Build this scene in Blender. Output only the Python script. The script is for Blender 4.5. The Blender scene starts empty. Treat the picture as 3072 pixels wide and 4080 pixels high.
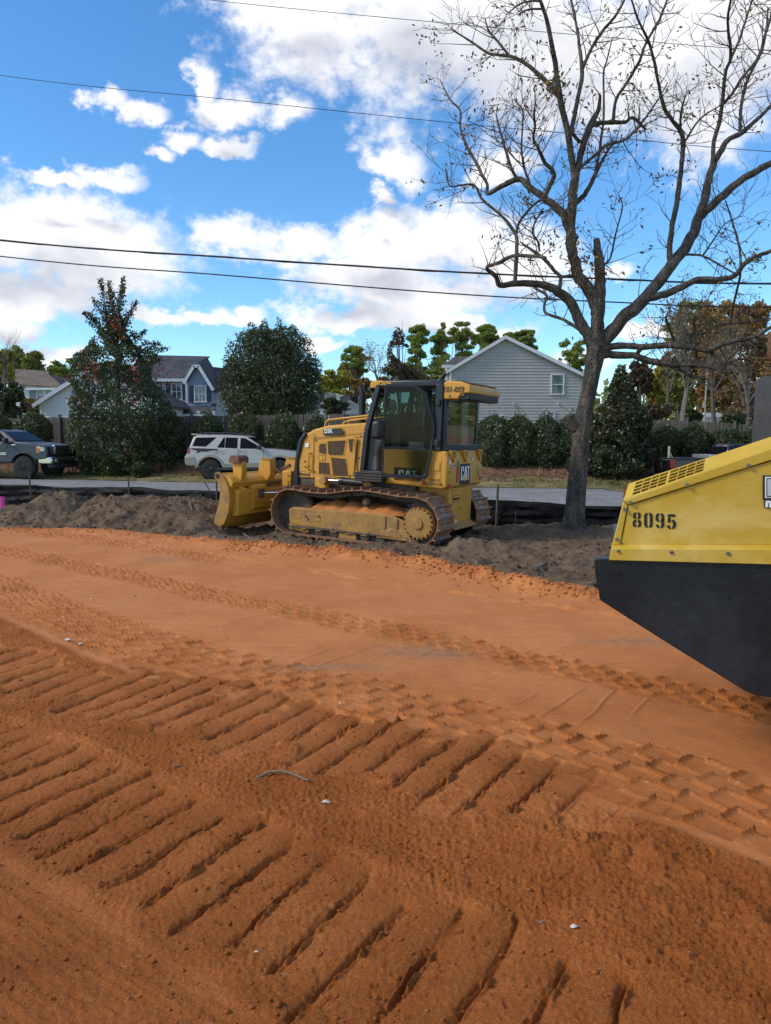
import bpy, math, random
import numpy as np
from mathutils import Vector, Matrix, Euler
R = math.radians
random.seed(7); rng = np.random.default_rng(7)
S = bpy.context.scene
COL = S.collection

# ------------------------------------------------------------------ camera
FPX, PW, PH, CAM_H = 2946.0, 3072.0, 4080.0, 1.6
PITCH = math.atan((2040 - 1755) / FPX)
cam = bpy.data.cameras.new('camera'); cam_o = bpy.data.objects.new('camera', cam); COL.objects.link(cam_o)
cam_o.location = (0, 0, CAM_H); cam_o.rotation_euler = (math.pi / 2 - PITCH, 0, 0)
cam.sensor_fit = 'VERTICAL'; cam.sensor_height = 24.0; cam.lens = FPX / PH * 24.0
cam.clip_start = 0.05; cam.clip_end = 3000
S.camera = cam_o
def ray(px, py):
    a = (px - PW / 2) / FPX; b = -(py - PH / 2) / FPX
    c, s = math.cos(PITCH), math.sin(PITCH)
    return Vector((a, c + b * s, b * c - s))
def at(px, py, Y):
    r = ray(px, py); t = Y / r.y
    return Vector((r.x * t, Y, CAM_H + r.z * t))
def gp(px, py, z=0.0):
    r = ray(px, py); t = (z - CAM_H) / r.z
    return Vector((r.x * t, r.y * t, z))

# ------------------------------------------------------------------ sky, sun, exposure
SUN_EL, SUN_AZ = R(38), R(-104)          # azimuth clockwise from +Y (ahead) towards +X (right)
W = bpy.data.worlds.new('World'); S.world = W; W.use_nodes = True
nt = W.node_tree; nt.nodes.clear()
def N(t, typ, **kw):
    n = t.nodes.new(typ)
    for k, v in kw.items(): setattr(n, k, v)
    return n
def math_n(t, op, a, b=None, c=None, clamp=False):
    n = N(t, 'ShaderNodeMath', operation=op, use_clamp=clamp)
    for i, v in enumerate((a, b, c)):
        if v is None: continue
        if isinstance(v, (int, float)): n.inputs[i].default_value = v
        else: t.links.new(v, n.inputs[i])
    return n.outputs[0]
def vmath(t, op, a, b=None):
    n = N(t, 'ShaderNodeVectorMath', operation=op)
    for i, v in enumerate((a, b)):
        if v is None: continue
        if isinstance(v, (tuple, Vector)): n.inputs[i].default_value = v
        else: t.links.new(v, n.inputs[i])
    return n.outputs['Value'] if op in ('LENGTH', 'DOT_PRODUCT') else n.outputs[0]
def maprange(t, v, a, b, c=0.0, d=1.0, smooth=True):
    n = N(t, 'ShaderNodeMapRange', interpolation_type='SMOOTHSTEP' if smooth else 'LINEAR')
    t.links.new(v, n.inputs[0])
    for i, x in enumerate((a, b, c, d)): n.inputs[i + 1].default_value = x
    return n.outputs[0]
def mixc(t, f, a, b, mode='MIX'):
    n = N(t, 'ShaderNodeMix', data_type='RGBA', blend_type=mode)
    for i, v in ((0, f), (6, a), (7, b)):
        if isinstance(v, (int, float)): n.inputs[i].default_value = v
        elif isinstance(v, tuple): n.inputs[i].default_value = (*v, 1) if len(v) == 3 else v
        else: t.links.new(v, n.inputs[i])
    return n.outputs[2]
def noise(t, vec, scale, detail=4, rough=.55, dist=0.0, dim='3D'):
    n = N(t, 'ShaderNodeTexNoise', noise_dimensions=dim)
    if vec is not None: t.links.new(vec, n.inputs['Vector'])
    n.inputs['Scale'].default_value = scale; n.inputs['Detail'].default_value = detail
    n.inputs['Roughness'].default_value = rough; n.inputs['Distortion'].default_value = dist
    return n.outputs[0]

# cumulus banks, as (x, y, rx, ry) in photograph pixels, turned into azimuth / elevation of the real sky
CL = [(1760,110,760,360),(1230,0,400,140),(2250,200,560,380),(2800,200,560,440),(1050,-40,320,100),
 (400,355,80,60),(530,410,120,60),(810,320,60,100),(900,430,180,75),(1130,450,120,85),(700,520,110,55),(600,575,80,45),(920,565,120,48),
 (430,685,130,62),(200,702,170,36),
 (200,960,560,210),(-60,900,330,200),(420,1080,330,130),(60,1180,380,100),
 (900,980,220,100),(1180,1000,270,105),(1560,985,340,150),(1800,930,330,140),(1450,1130,420,100),(1700,1180,430,110),(2060,1050,300,170),
 (1590,670,125,105),(1500,820,80,50),(2020,640,150,90),
 (780,1275,220,60),(640,1285,130,55),(960,1290,110,55),(60,1280,110,55),(180,1400,190,50),(1310,1370,90,40),
 (1500,1260,420,60),(2600,1310,260,40),(2450,1080,90,40),(1900,1300,260,45),(2950,1480,300,60),(2300,1420,160,50),(2700,1490,200,40)]
def make_cloud_group():
    g = bpy.data.node_groups.new('cloud_mask', 'ShaderNodeTree')
    g.interface.new_socket('P', in_out='INPUT', socket_type='NodeSocketVector')
    g.interface.new_socket('M', in_out='OUTPUT', socket_type='NodeSocketFloat')
    gi = N(g, 'NodeGroupInput'); go = N(g, 'NodeGroupOutput'); acc = None
    for (x, y, rx, ry) in CL:
        d = ray(x, y); az = math.atan2(d.x, d.y); el = d.z / math.hypot(d.x, d.y)
        k = FPX * (1 + el * el) * (1 if abs(az) < .6 else 1)
        v = vmath(g, 'SUBTRACT', gi.outputs[0], (az, el, 0))
        v = vmath(g, 'MULTIPLY', v, (FPX / rx, FPX / ry, 0))
        m = math_n(g, 'SUBTRACT', 1.0, vmath(g, 'LENGTH', v))
        acc = m if acc is None else math_n(g, 'SMOOTH_MAX', acc, m, 0.25)
    g.links.new(acc, go.inputs[0])
    return g
CG = make_cloud_group()
tc = N(nt, 'ShaderNodeTexCoord')
dirv = vmath(nt, 'NORMALIZE', tc.outputs['Generated'])
sep = N(nt, 'ShaderNodeSeparateXYZ'); nt.links.new(dirv, sep.inputs[0])
az = math_n(nt, 'ARCTAN2', sep.outputs[0], sep.outputs[1])
hor = math_n(nt, 'SQRT', math_n(nt, 'ADD', math_n(nt, 'POWER', sep.outputs[0], 2.0), math_n(nt, 'POWER', sep.outputs[1], 2.0)))
el = math_n(nt, 'DIVIDE', sep.outputs[2], math_n(nt, 'MAXIMUM', hor, 0.05))
def cloud_density(shift, fine=True):
    dv = N(nt, 'ShaderNodeCombineXYZ'); nt.links.new(sep.outputs[0], dv.inputs[0]); nt.links.new(sep.outputs[1], dv.inputs[1])
    nt.links.new(math_n(nt, 'MULTIPLY', math_n(nt, 'ADD', sep.outputs[2], shift), 1.35) if shift else math_n(nt, 'MULTIPLY', sep.outputs[2], 1.35), dv.inputs[2])
    def wv(scale, det, amp):
        n = N(nt, 'ShaderNodeTexNoise'); nt.links.new(dv.outputs[0], n.inputs['Vector']); n.inputs['Scale'].default_value = scale; n.inputs['Detail'].default_value = det; n.inputs['Roughness'].default_value = .6
        sc = N(nt, 'ShaderNodeVectorMath', operation='SCALE'); nt.links.new(vmath(nt, 'SUBTRACT', n.outputs['Color'], (.5, .5, .5)), sc.inputs[0]); sc.inputs['Scale'].default_value = amp; return sc.outputs[0], n.outputs[0]
    w1, n1 = wv(9.0, 5 if fine else 3, .11)
    cv = N(nt, 'ShaderNodeCombineXYZ'); nt.links.new(az, cv.inputs[0]); nt.links.new(math_n(nt, 'ADD', el, shift), cv.inputs[1])
    p = vmath(nt, 'ADD', cv.outputs[0], w1)
    if fine: w2, n2 = wv(42.0, 4, .022); p = vmath(nt, 'ADD', p, w2)
    gn = N(nt, 'ShaderNodeGroup'); gn.node_tree = CG; nt.links.new(p, gn.inputs[0])
    # the same kind of broken cumulus carries on over the rest of the sky
    far = maprange(nt, math_n(nt, 'ABSOLUTE', az), .56, .75); up = maprange(nt, el, .78, .95)
    gen = math_n(nt, 'MULTIPLY_ADD', noise(nt, dv.outputs[0], 2.6, 2, .5), 3.4, -1.75)
    gen = math_n(nt, 'MULTIPLY_ADD', math_n(nt, 'SUBTRACT', math_n(nt, 'MAXIMUM', far, up), 1.0), 2.5, gen)
    m = math_n(nt, 'MAXIMUM', math_n(nt, 'MAXIMUM', gn.outputs[0], gen), -.6)
    nn = math_n(nt, 'MULTIPLY', math_n(nt, 'SUBTRACT', n1, .5), 1.5)
    if fine: nn = math_n(nt, 'MULTIPLY_ADD', math_n(nt, 'SUBTRACT', n2, .5), .9, nn)
    return math_n(nt, 'ADD', m, nn), nn
d0, nn0 = cloud_density(0.0)
d1, nn1 = cloud_density(.05, False)
sky = N(nt, 'ShaderNodeTexSky', sky_type='NISHITA', sun_disc=False, sun_elevation=SUN_EL, sun_rotation=SUN_AZ, altitude=50, air_density=1.0, dust_density=.0, ozone_density=2.0)
hs = N(nt, 'ShaderNodeHueSaturation'); nt.links.new(sky.outputs[0], hs.inputs['Color'])
hs.inputs['Saturation'].default_value = 1.22; hs.inputs['Value'].default_value = 1.12
alpha = maprange(nt, d0, -.12, .58)
lit = math_n(nt, 'SUBTRACT', maprange(nt, d1, .12, 1.15), math_n(nt, 'MULTIPLY', nn0, .30), clamp=True)
ccol = mixc(nt, lit, (7.0, 7.0, 7.2), (3.8, 4.05, 4.65))
skyb = mixc(nt, 1.0, hs.outputs[0], (.92, 1.12, 1.22), 'MULTIPLY')
skyc = mixc(nt, alpha, skyb, ccol)
bg = N(nt, 'ShaderNodeBackground'); nt.links.new(skyc, bg.inputs[0]); bg.inputs[1].default_value = 0.085
wo = N(nt, 'ShaderNodeOutputWorld'); nt.links.new(bg.outputs[0], wo.inputs[0])
W.cycles.sampling_method = 'MANUAL'; W.cycles.sample_map_resolution = 512

sun = bpy.data.lights.new('sun', 'SUN'); sun.energy = 1.5; sun.angle = R(12); sun.color = (1, .91, .78)
sun_o = bpy.data.objects.new('sun', sun); COL.objects.link(sun_o)
sd = Vector((math.sin(SUN_AZ) * math.cos(SUN_EL), math.cos(SUN_AZ) * math.cos(SUN_EL), math.sin(SUN_EL)))
sun_o.rotation_euler = sd.to_track_quat('Z', 'Y').to_euler(); sun_o.location = sd * 60
S.view_settings.view_transform = 'Standard'; S.view_settings.look = 'None'
S.view_settings.exposure = 0.88; S.view_settings.gamma = 1.0; S.view_settings.use_curve_mapping = False
S.cycles.max_bounces = 6; S.cycles.transparent_max_bounces = 12

# ------------------------------------------------------------------ helpers
def link(o, parent=None):
    COL.objects.link(o)
    if parent is not None: o.parent = parent
    return o
def tag(o, label=None, cat=None, group=None, kind=None):
    if label: o['label'] = label
    if cat: o['category'] = cat
    if group: o['group'] = group
    if kind: o['kind'] = kind
    return o
def thing(name, label, cat, loc=(0, 0, 0), rz=0, group=None):
    o = bpy.data.objects.new(name, None); o.empty_display_size = .2; COL.objects.link(o)
    o.location = loc; o.rotation_euler = (0, 0, rz)
    return tag(o, label, cat, group)
def copy_tree(o, parent=None):
    c = o.copy(); COL.objects.link(c); c.parent = parent
    for ch in o.children: copy_tree(ch, c)
    return c
class MB:
    def __init__(s): s.v = []; s.f = []
    def add(s, vs, fs):
        b = len(s.v); s.v += [tuple(v) for v in vs]; s.f += [tuple(i + b for i in f) for f in fs]; return s
    def box(s, c, d, rot=None):
        x, y, z = (k / 2 for k in d); M = rot.to_3x3() if rot is not None else None
        vs = [Vector((i * x, j * y, k * z)) for i in (-1, 1) for j in (-1, 1) for k in (-1, 1)]
        if M: vs = [M @ v for v in vs]
        vs = [v + Vector(c) for v in vs]
        return s.add(vs, [(0, 1, 3, 2), (4, 6, 7, 5), (0, 4, 5, 1), (2, 3, 7, 6), (0, 2, 6, 4), (1, 5, 7, 3)])
    def prism(s, poly, a, b, axis='y', scale_b=None):
        # poly: list of 2D points; axis y: (x,z), axis x: (y,z), axis z: (x,y)
        n = len(poly)
        def P(p, t):
            return {'y': (p[0], t, p[1]), 'x': (t, p[0], p[1]), 'z': (p[0], p[1], t)}[axis]
        pb = poly if scale_b is None else scale_b
        vs = [P(p, a) for p in poly] + [P(p, b) for p in pb]
        fs = [tuple(range(n))[::-1], tuple(range(n, 2 * n))] + [(i, (i + 1) % n, n + (i + 1) % n, n + i) for i in range(n)]
        return s.add(vs, fs)
    def cyl(s, p0, p1, r0, r1=None, seg=14, caps=True):
        return s.tube([p0, p1], [r0, r0 if r1 is None else r1], seg, caps)
    def tube(s, pts, rad, seg=8, caps=True):
        pts = [Vector(p) for p in pts]; n = len(pts)
        if isinstance(rad, (int, float)): rad = [rad] * n
        up = None; vs = []
        for i, p in enumerate(pts):
            d = (pts[min(i + 1, n - 1)] - pts[max(i - 1, 0)])
            d = d.normalized() if d.length > 1e-9 else Vector((0, 0, 1))
            if up is None:
                up = d.orthogonal().normalized()
            else:
                up = up - d * up.dot(d)
                up = up.normalized() if up.length > 1e-6 else d.orthogonal().normalized()
            w = d.cross(up)
            for k in range(seg):
                t = 2 * math.pi * k / seg
                vs.append(p + (up * math.cos(t) + w * math.sin(t)) * rad[i])
        fs = [(i * seg + k, i * seg + (k + 1) % seg, (i + 1) * seg + (k + 1) % seg, (i + 1) * seg + k) for i in range(n - 1) for k in range(seg)]
        if caps: fs += [tuple(range(seg))[::-1], tuple((n - 1) * seg + k for k in range(seg))]
        return s.add(vs, fs)
    def lathe(s, prof, o, ax, seg=24):
        # prof: (r, t) along axis ax from o
        ax = Vector(ax).normalized(); u = ax.orthogonal().normalized(); w = ax.cross(u); o = Vector(o); n = len(prof)
        vs = [o + ax * t + (u * math.cos(2 * math.pi * k / seg) + w * math.sin(2 * math.pi * k / seg)) * r for r, t in prof for k in range(seg)]
        fs = [(i * seg + k, i * seg + (k + 1) % seg, (i + 1) * seg + (k + 1) % seg, (i + 1) * seg + k) for i in range(n - 1) for k in range(seg)]
        fs += [tuple(range(seg))[::-1], tuple((n - 1) * seg + k for k in range(seg))]
        return s.add(vs, fs)
    def mesh(s, name):
        m = bpy.data.meshes.new(name); m.from_pydata(s.v, [], s.f); m.update(); return m
    def build(s, name, mat, parent=None, bevel=0, seg=2, smooth=40, mat4=None, recalc=True):
        m = s.mesh(name)
        if recalc:
            import bmesh
            b = bmesh.new(); b.from_mesh(m); bmesh.ops.recalc_face_normals(b, faces=b.faces); b.to_mesh(m); b.free()
        if mat4 is not None: m.transform(mat4)
        m.materials.append(mat)
        if smooth: m.shade_smooth(); m.set_sharp_from_angle(angle=R(smooth))
        o = bpy.data.objects.new(name, m); link(o, parent)
        if bevel:
            md = o.modifiers.new('bevel', 'BEVEL'); md.width = bevel; md.segments = seg; md.limit_method = 'ANGLE'; md.angle_limit = R(35); md.harden_normals = False
        return o
def np_mesh(name, V, F, mat, smooth=False, attr=None):
    V = np.asarray(V, np.float32); F = np.asarray(F, np.int32); k = F.shape[1]
    m = bpy.data.meshes.new(name)
    m.vertices.add(len(V)); m.vertices.foreach_set('co', V.ravel())
    m.loops.add(F.size); m.loops.foreach_set('vertex_index', F.ravel())
    m.polygons.add(len(F)); m.polygons.foreach_set('loop_start', np.arange(0, F.size, k, dtype=np.int32))
    try: m.polygons.foreach_set('loop_total', np.full(len(F), k, np.int32))
    except Exception: pass
    if smooth: m.polygons.foreach_set('use_smooth', np.ones(len(F), bool))
    if attr is not None:
        for an, av in attr.items():
            a = m.attributes.new(an, 'FLOAT', 'POINT'); a.data.foreach_set('value', np.asarray(av, np.float32).ravel())
    m.update(calc_edges=True); m.materials.append(mat)
    return m
def new_obj(name, mesh, parent=None):
    return link(bpy.data.objects.new(name, mesh), parent)

# ------------------------------------------------------------------ materials
MATS = {}
def mat(name, col, rough=.6, metal=0.0, col2=None, vscale=3.0, vmix=(.35, .7), bump=0.0, bscale=40.0, dirt=None, dscale=4.0, damt=(.5, .75), spec=.5, coat=0, grain=.12, stretch=None, world=False, detail=5):
    m = bpy.data.materials.new(name); m.use_nodes = True; t = m.node_tree
    b = t.nodes['Principled BSDF']; MATS[name] = m
    tcn = N(t, 'ShaderNodeTexCoord')
    if world:
        vec = N(t, 'ShaderNodeNewGeometry').outputs['Position']
    else: vec = tcn.outputs['Object']
    if stretch: vec = vmath(t, 'MULTIPLY', vec, stretch)
    c = col
    big = noise(t, vec, vscale, detail, .6)
    if col2: c = mixc(t, maprange(t, big, *vmix), col, col2)
    if grain:
        fine = noise(t, vec, vscale * 9, 4, .65)
        fv = maprange(t, fine, .25, .75, 1 - grain, 1 + grain, False)
        cm = N(t, 'ShaderNodeMix', data_type='RGBA', blend_type='MULTIPLY'); cm.inputs[0].default_value = 1
        if isinstance(c, tuple): cm.inputs[6].default_value = (*c, 1)
        else: t.links.new(c, cm.inputs[6])
        cv = N(t, 'ShaderNodeCombineColor')
        for i in range(3): t.links.new(fv, cv.inputs[i])
        t.links.new(cv.outputs[0], cm.inputs[7]); c = cm.outputs[2]
    rsock = None
    if dirt:
        dn = noise(t, vec, dscale, 8, .68, .4)
        f = maprange(t, dn, *damt)
        c = mixc(t, f, c, dirt)
        rsock = math_n(t, 'MULTIPLY_ADD', f, .9 - rough, rough)
    if isinstance(c, tuple): b.inputs['Base Color'].default_value = (*c, 1)
    else: t.links.new(c, b.inputs['Base Color'])
    if rsock is not None: t.links.new(rsock, b.inputs['Roughness'])
    else: b.inputs['Roughness'].default_value = rough
    b.inputs['Metallic'].default_value = metal; b.inputs['Specular IOR Level'].default_value = spec
    if coat: b.inputs['Coat Weight'].default_value = coat; b.inputs['Coat Roughness'].default_value = .08
    if bump:
        bn = N(t, 'ShaderNodeBump'); bn.inputs['Strength'].default_value = bump; bn.inputs['Distance'].default_value = .02
        t.links.new(noise(t, vec, bscale, 6, .65), bn.inputs['Height']); t.links.new(bn.outputs[0], b.inputs['Normal'])
    return m
def leaf_mat(name, c1, c2, c3=None, p3=.92, rough=.55, trans=.25):
    m = bpy.data.materials.new(name); m.use_nodes = True; t = m.node_tree; b = t.nodes['Principled BSDF']; MATS[name] = m
    g = N(t, 'ShaderNodeNewGeometry'); rnd = g.outputs['Random Per Island']
    tcn = N(t, 'ShaderNodeTexCoord'); big = noise(t, tcn.outputs['Object'], .9, 3, .5)
    f = math_n(t, 'ADD', math_n(t, 'MULTIPLY', rnd, .6), math_n(t, 'MULTIPLY', big, .5), clamp=True)
    c = mixc(t, f, c1, c2)
    if c3: c = mixc(t, maprange(t, math_n(t, 'ADD', rnd, math_n(t, 'MULTIPLY', math_n(t, 'SUBTRACT', big, .5), .5)), p3, p3 + .03), c, c3)
    t.links.new(c, b.inputs['Base Color']); b.inputs['Roughness'].default_value = rough
    tr = N(t, 'ShaderNodeBsdfTranslucent'); t.links.new(mixc(t, .6, c, (.25, .3, .03), 'MIX'), tr.inputs[0])
    if trans:
        ms = N(t, 'ShaderNodeMixShader'); ms.inputs[0].default_value = trans
        t.links.new(b.outputs[0], ms.inputs[1]); t.links.new(tr.outputs[0], ms.inputs[2])
        t.links.new(ms.outputs[0], t.nodes['Material Output'].inputs[0])
    return m

# ------------------------------------------------------------------ numpy noise
_perm = rng.permutation(4096).astype(np.int64)
_grad = rng.random(4096) * 2 * math.pi
def pnoise(x, y, seed=0):
    xi = np.floor(x).astype(np.int64); yi = np.floor(y).astype(np.int64); xf = x - xi; yf = y - yi
    u = xf * xf * xf * (xf * (xf * 6 - 15) + 10); v = yf * yf * yf * (yf * (yf * 6 - 15) + 10)
    def g(ix, iy, dx, dy):
        h = _grad[_perm[(_perm[(ix + seed * 131) & 4095] + iy) & 4095]]
        return np.cos(h) * dx + np.sin(h) * dy
    a = g(xi, yi, xf, yf); b = g(xi + 1, yi, xf - 1, yf); c = g(xi, yi + 1, xf, yf - 1); d = g(xi + 1, yi + 1, xf - 1, yf - 1)
    return ((a + (b - a) * u) * (1 - v) + (c + (d - c) * u) * v) * 1.5
def fbm(x, y, freq, octv=4, gain=.5, seed=0, ridged=False):
    r = np.zeros_like(x); a = 1.0
    for i in range(octv):
        n = pnoise(x * freq, y * freq, seed + i)
        r += a * ((1 - np.abs(n) * 2) if ridged else n); a *= gain; freq *= 2.03
    return r
def sstep(a, b, x):
    t = np.clip((x - a) / (b - a), 0, 1); return t * t * (3 - 2 * t)
def band(px, py, pts):
    """distance along (s) and across (t, + to the left of travel) a polyline"""
    pts = np.array(pts, float); best = np.full(px.shape, 1e9); s = np.zeros(px.shape); t = np.zeros(px.shape); acc = 0
    for i in range(len(pts) - 1):
        a, b = pts[i], pts[i + 1]; d = b - a; L = np.hypot(*d); d = d / L
        rx, ry = px - a[0], py - a[1]; u = rx * d[0] + ry * d[1]
        uc = np.clip(u, 0 if i else -99, L if i < len(pts) - 2 else 99)
        dist = np.hypot(rx - d[0] * uc, ry - d[1] * uc); k = dist < best
        cr = d[0] * ry - d[1] * rx
        s = np.where(k, acc + uc, s); t = np.where(k, np.sign(cr) * dist, t); best = np.where(k, dist, best); acc += L
    return s, t
def smooth_poly(pts, n=6):
    P = [Vector((*p, 0)) if len(p) == 2 else Vector(p) for p in pts]; out = []
    for i in range(len(P) - 1):
        p0 = P[max(i - 1, 0)]; p1 = P[i]; p2 = P[i + 1]; p3 = P[min(i + 2, len(P) - 1)]
        for k in range(n):
            t = k / n
            out.append(.5 * ((2 * p1) + (p2 - p0) * t + (2 * p0 - 5 * p1 + 4 * p2 - p3) * t * t + (3 * p1 - p0 - 3 * p2 + p3) * t ** 3))
    out.append(P[-1]); return out
# ================================================================== SETTING: ground, pad, dirt, road, verge
def sand_material():
    m = bpy.data.materials.new('orange_sand'); m.use_nodes = True; t = m.node_tree; b = t.nodes['Principled BSDF']
    pos = N(t, 'ShaderNodeNewGeometry').outputs['Position']
    am = N(t, 'ShaderNodeAttribute', attribute_name='moist_shade'); moist_shade = am.outputs['Fac']
    n1 = noise(t, pos, 1.3, 6, .6, .3); n2 = noise(t, pos, 14, 6, .7); n3 = noise(t, pos, 160, 3, .7)
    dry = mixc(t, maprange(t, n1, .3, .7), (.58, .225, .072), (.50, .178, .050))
    wet_shade = mixc(t, maprange(t, n1, .35, .65), (.47, .142, .024), (.37, .104, .016))
    c = mixc(t, math_n(t, 'ADD', moist_shade, math_n(t, 'MULTIPLY', math_n(t, 'SUBTRACT', n2, .5), .5), clamp=True), dry, wet_shade)
    c = mixc(t, math_n(t, 'MULTIPLY', maprange(t, n3, .38, .62, 0, .85), math_n(t, 'MULTIPLY_ADD', moist_shade, .65, .35)), c, (.24, .064, .011)); c = mixc(t, maprange(t, noise(t, pos, 260, 2, .6), .60, .75, 0, .30), c, (.62, .25, .08))
    # pale quartz flecks and scuffs drawn out along the rolling direction
    rot = N(t, 'ShaderNodeMapping'); rot.inputs['Rotation'].default_value = (0, 0, R(36)); rot.inputs['Scale'].default_value = (7, 26, 1); t.links.new(pos, rot.inputs[0])
    fl = maprange(t, noise(t, rot.outputs[0], 2.2, 5, .72), .60, .655)
    c = mixc(t, math_n(t, 'MULTIPLY', fl, math_n(t, 'SUBTRACT', .55, math_n(t, 'MULTIPLY', moist_shade, .45))), c, (.68, .45, .27))
    vor = N(t, 'ShaderNodeTexVoronoi'); vor.inputs['Scale'].default_value = 11; t.links.new(pos, vor.inputs['Vector'])
    sp = maprange(t, vor.outputs['Distance'], .05, .085, 1, 0)
    c = mixc(t, math_n(t, 'MULTIPLY', math_n(t, 'MULTIPLY', sp, maprange(t, vor.outputs['Color'], .70, .72)), math_n(t, 'SUBTRACT', 1.0, math_n(t, 'MULTIPLY', moist_shade, .9))), c, (.66, .50, .36))
    sa = N(t, 'ShaderNodeAttribute', attribute_name='stain').outputs['Fac']
    c = mixc(t, math_n(t, 'MULTIPLY', sa, maprange(t, n2, .35, .6)), c, (.31, .165, .09))
    # long faint rolling streaks
    rs_ = N(t, 'ShaderNodeMapping'); rs_.inputs['Rotation'].default_value = (0, 0, R(36)); rs_.inputs['Scale'].default_value = (.5, 9, 1); t.links.new(pos, rs_.inputs[0])
    c = mixc(t, math_n(t, 'MULTIPLY', maprange(t, noise(t, rs_.outputs[0], 1.6, 5, .65), .5, .72), math_n(t, 'SUBTRACT', .45, math_n(t, 'MULTIPLY', moist_shade, .45))), c, (.36, .11, .028))
    # a few dark damp stains on the rolled pad
    st = maprange(t, noise(t, vmath(t, 'MULTIPLY', pos, (.6, 1.5, 0)), .9, 5, .6), .69, .76)
    c = mixc(t, math_n(t, 'MULTIPLY', st, .5), c, (.10, .055, .035))
    t.links.new(c, b.inputs['Base Color']); b.inputs['Roughness'].default_value = .92; b.inputs['Specular IOR Level'].default_value = .25
    bn = N(t, 'ShaderNodeBump'); bn.inputs['Distance'].default_value = .009
    t.links.new(math_n(t, 'MULTIPLY_ADD', moist_shade, .75, .25), bn.inputs['Strength'])
    h = math_n(t, 'ADD', noise(t, pos, 130, 4, .8), math_n(t, 'MULTIPLY', noise(t, pos, 420, 2, .7), .5))
    t.links.new(h, bn.inputs['Height']); t.links.new(bn.outputs[0], b.inputs['Normal'])
    return m
SAND = sand_material()
DIRT = mat('dark_soil', (.175, .120, .076), .95, 0, (.115, .077, .048), 2.2, (.35, .65), .9, 45, dirt=(.27, .20, .135), dscale=9, damt=(.6, .75), spec=.15, grain=.3, world=True)
def gx(v): return np.asarray(v, float)
RIM = [(-16, 14.6), (-9, 13.7), (-6.96, 13.2), (-5.05, 13.0), (-4.18, 12.45), (-2.46, 11.3), (-1.6, 10.75), (-.48, 10.25), (.67, 9.25), (1.3, 8.3), (2.14, 7.5), (4.2, 6.3), (9, 4.3), (16, 2)]
RIMS = [(p.x, p.y) for p in smooth_poly(RIM, 3)]
EDGE = np.array([(-80, 50), (-40, 38.5), (-16.4, 31.4), (-6.5, 28.0), (3.1, 25.0), (8, 24.3), (20, 23.4), (45, 22.0), (90, 20)])
_ex = np.linspace(-80, 90, 341); _ey = np.interp(_ex, EDGE[:, 0], EDGE[:, 1])
for _ in range(40): _ey[1:-1] = (_ey[:-2] + _ey[1:-1] + _ey[2:]) / 3
def road_edge(x): return np.interp(x, _ex, _ey)
BZ = [(-50, 0), (0, 0.0), (.8, .04), (2.4, .16), (3.4, .58), (4.6, .98), (6, 1.08), (400, 1.08)]
def bank_z(o): return np.interp(o, [a for a, _ in BZ], [b for _, b in BZ])

# --- the tracked dozer's line of travel and the roller's tyre runs, in metres on the pad
A_C = [(-4.6, 5.39), (-1.385, 3.155), (2.6, .39)]
B_C = [(-6, 6.9), (-4, 5.72), (-2.8, 5.12), (-1.7, 4.63), (-.6, 4.02), (.2, 3.58), (.95, 3.08), (1.6, 2.5)]
C_C = [(-9, 13), (-5.6, 9.3), (-4.05, 7.75), (-2.66, 6.4), (-1.53, 5.38), (.08, 4.3), (.73, 3.83), (1.23, 3.42), (1.6, 3.1), (3.0, 1.7)]
D_C = [(-9, 13.4), (-7, 11.9), (-5.6, 10.7), (-3.0, 8.62), (-1.86, 7.65), (-.4, 6.46), (.5, 5.75), (1.0, 5.37), (1.63, 4.82), (2.24, 4.32), (4.5, 2.4)]
E_C = [(-8, 14.6), (-6.3, 13.1), (-4.4, 11.6), (-2.5, 10.05), (-.6, 8.6), (0.2, 8.0)]
RG = [(-6, 13.4), (-3.75, 11.5), (-1.8, 9.85), (0, 8.27), (1.37, 7.19), (2.21, 6.53), (5, 4.3)]
def sp2(l): return [(p.x, p.y) for p in smooth_poly(l, 3)]
A_C, B_C, C_C, D_C, E_C, RG = [sp2(l) for l in (A_C, B_C, C_C, D_C, E_C, RG)]
def local(fn):
    """evaluate an imprint only where its run passes"""
    def f(x, y, cl, half, *a, **k):
        s, t = band(x, y, cl); near = np.abs(t) < half + .22; h = np.zeros(x.shape); ins = np.zeros(x.shape); rg = np.zeros(x.shape)
        if near.any(): h[near], ins[near], rg[near] = fn(x[near], y[near], s[near], t[near], half, *a, **k)
        return h, ins, s, t, rg
    return f
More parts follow.
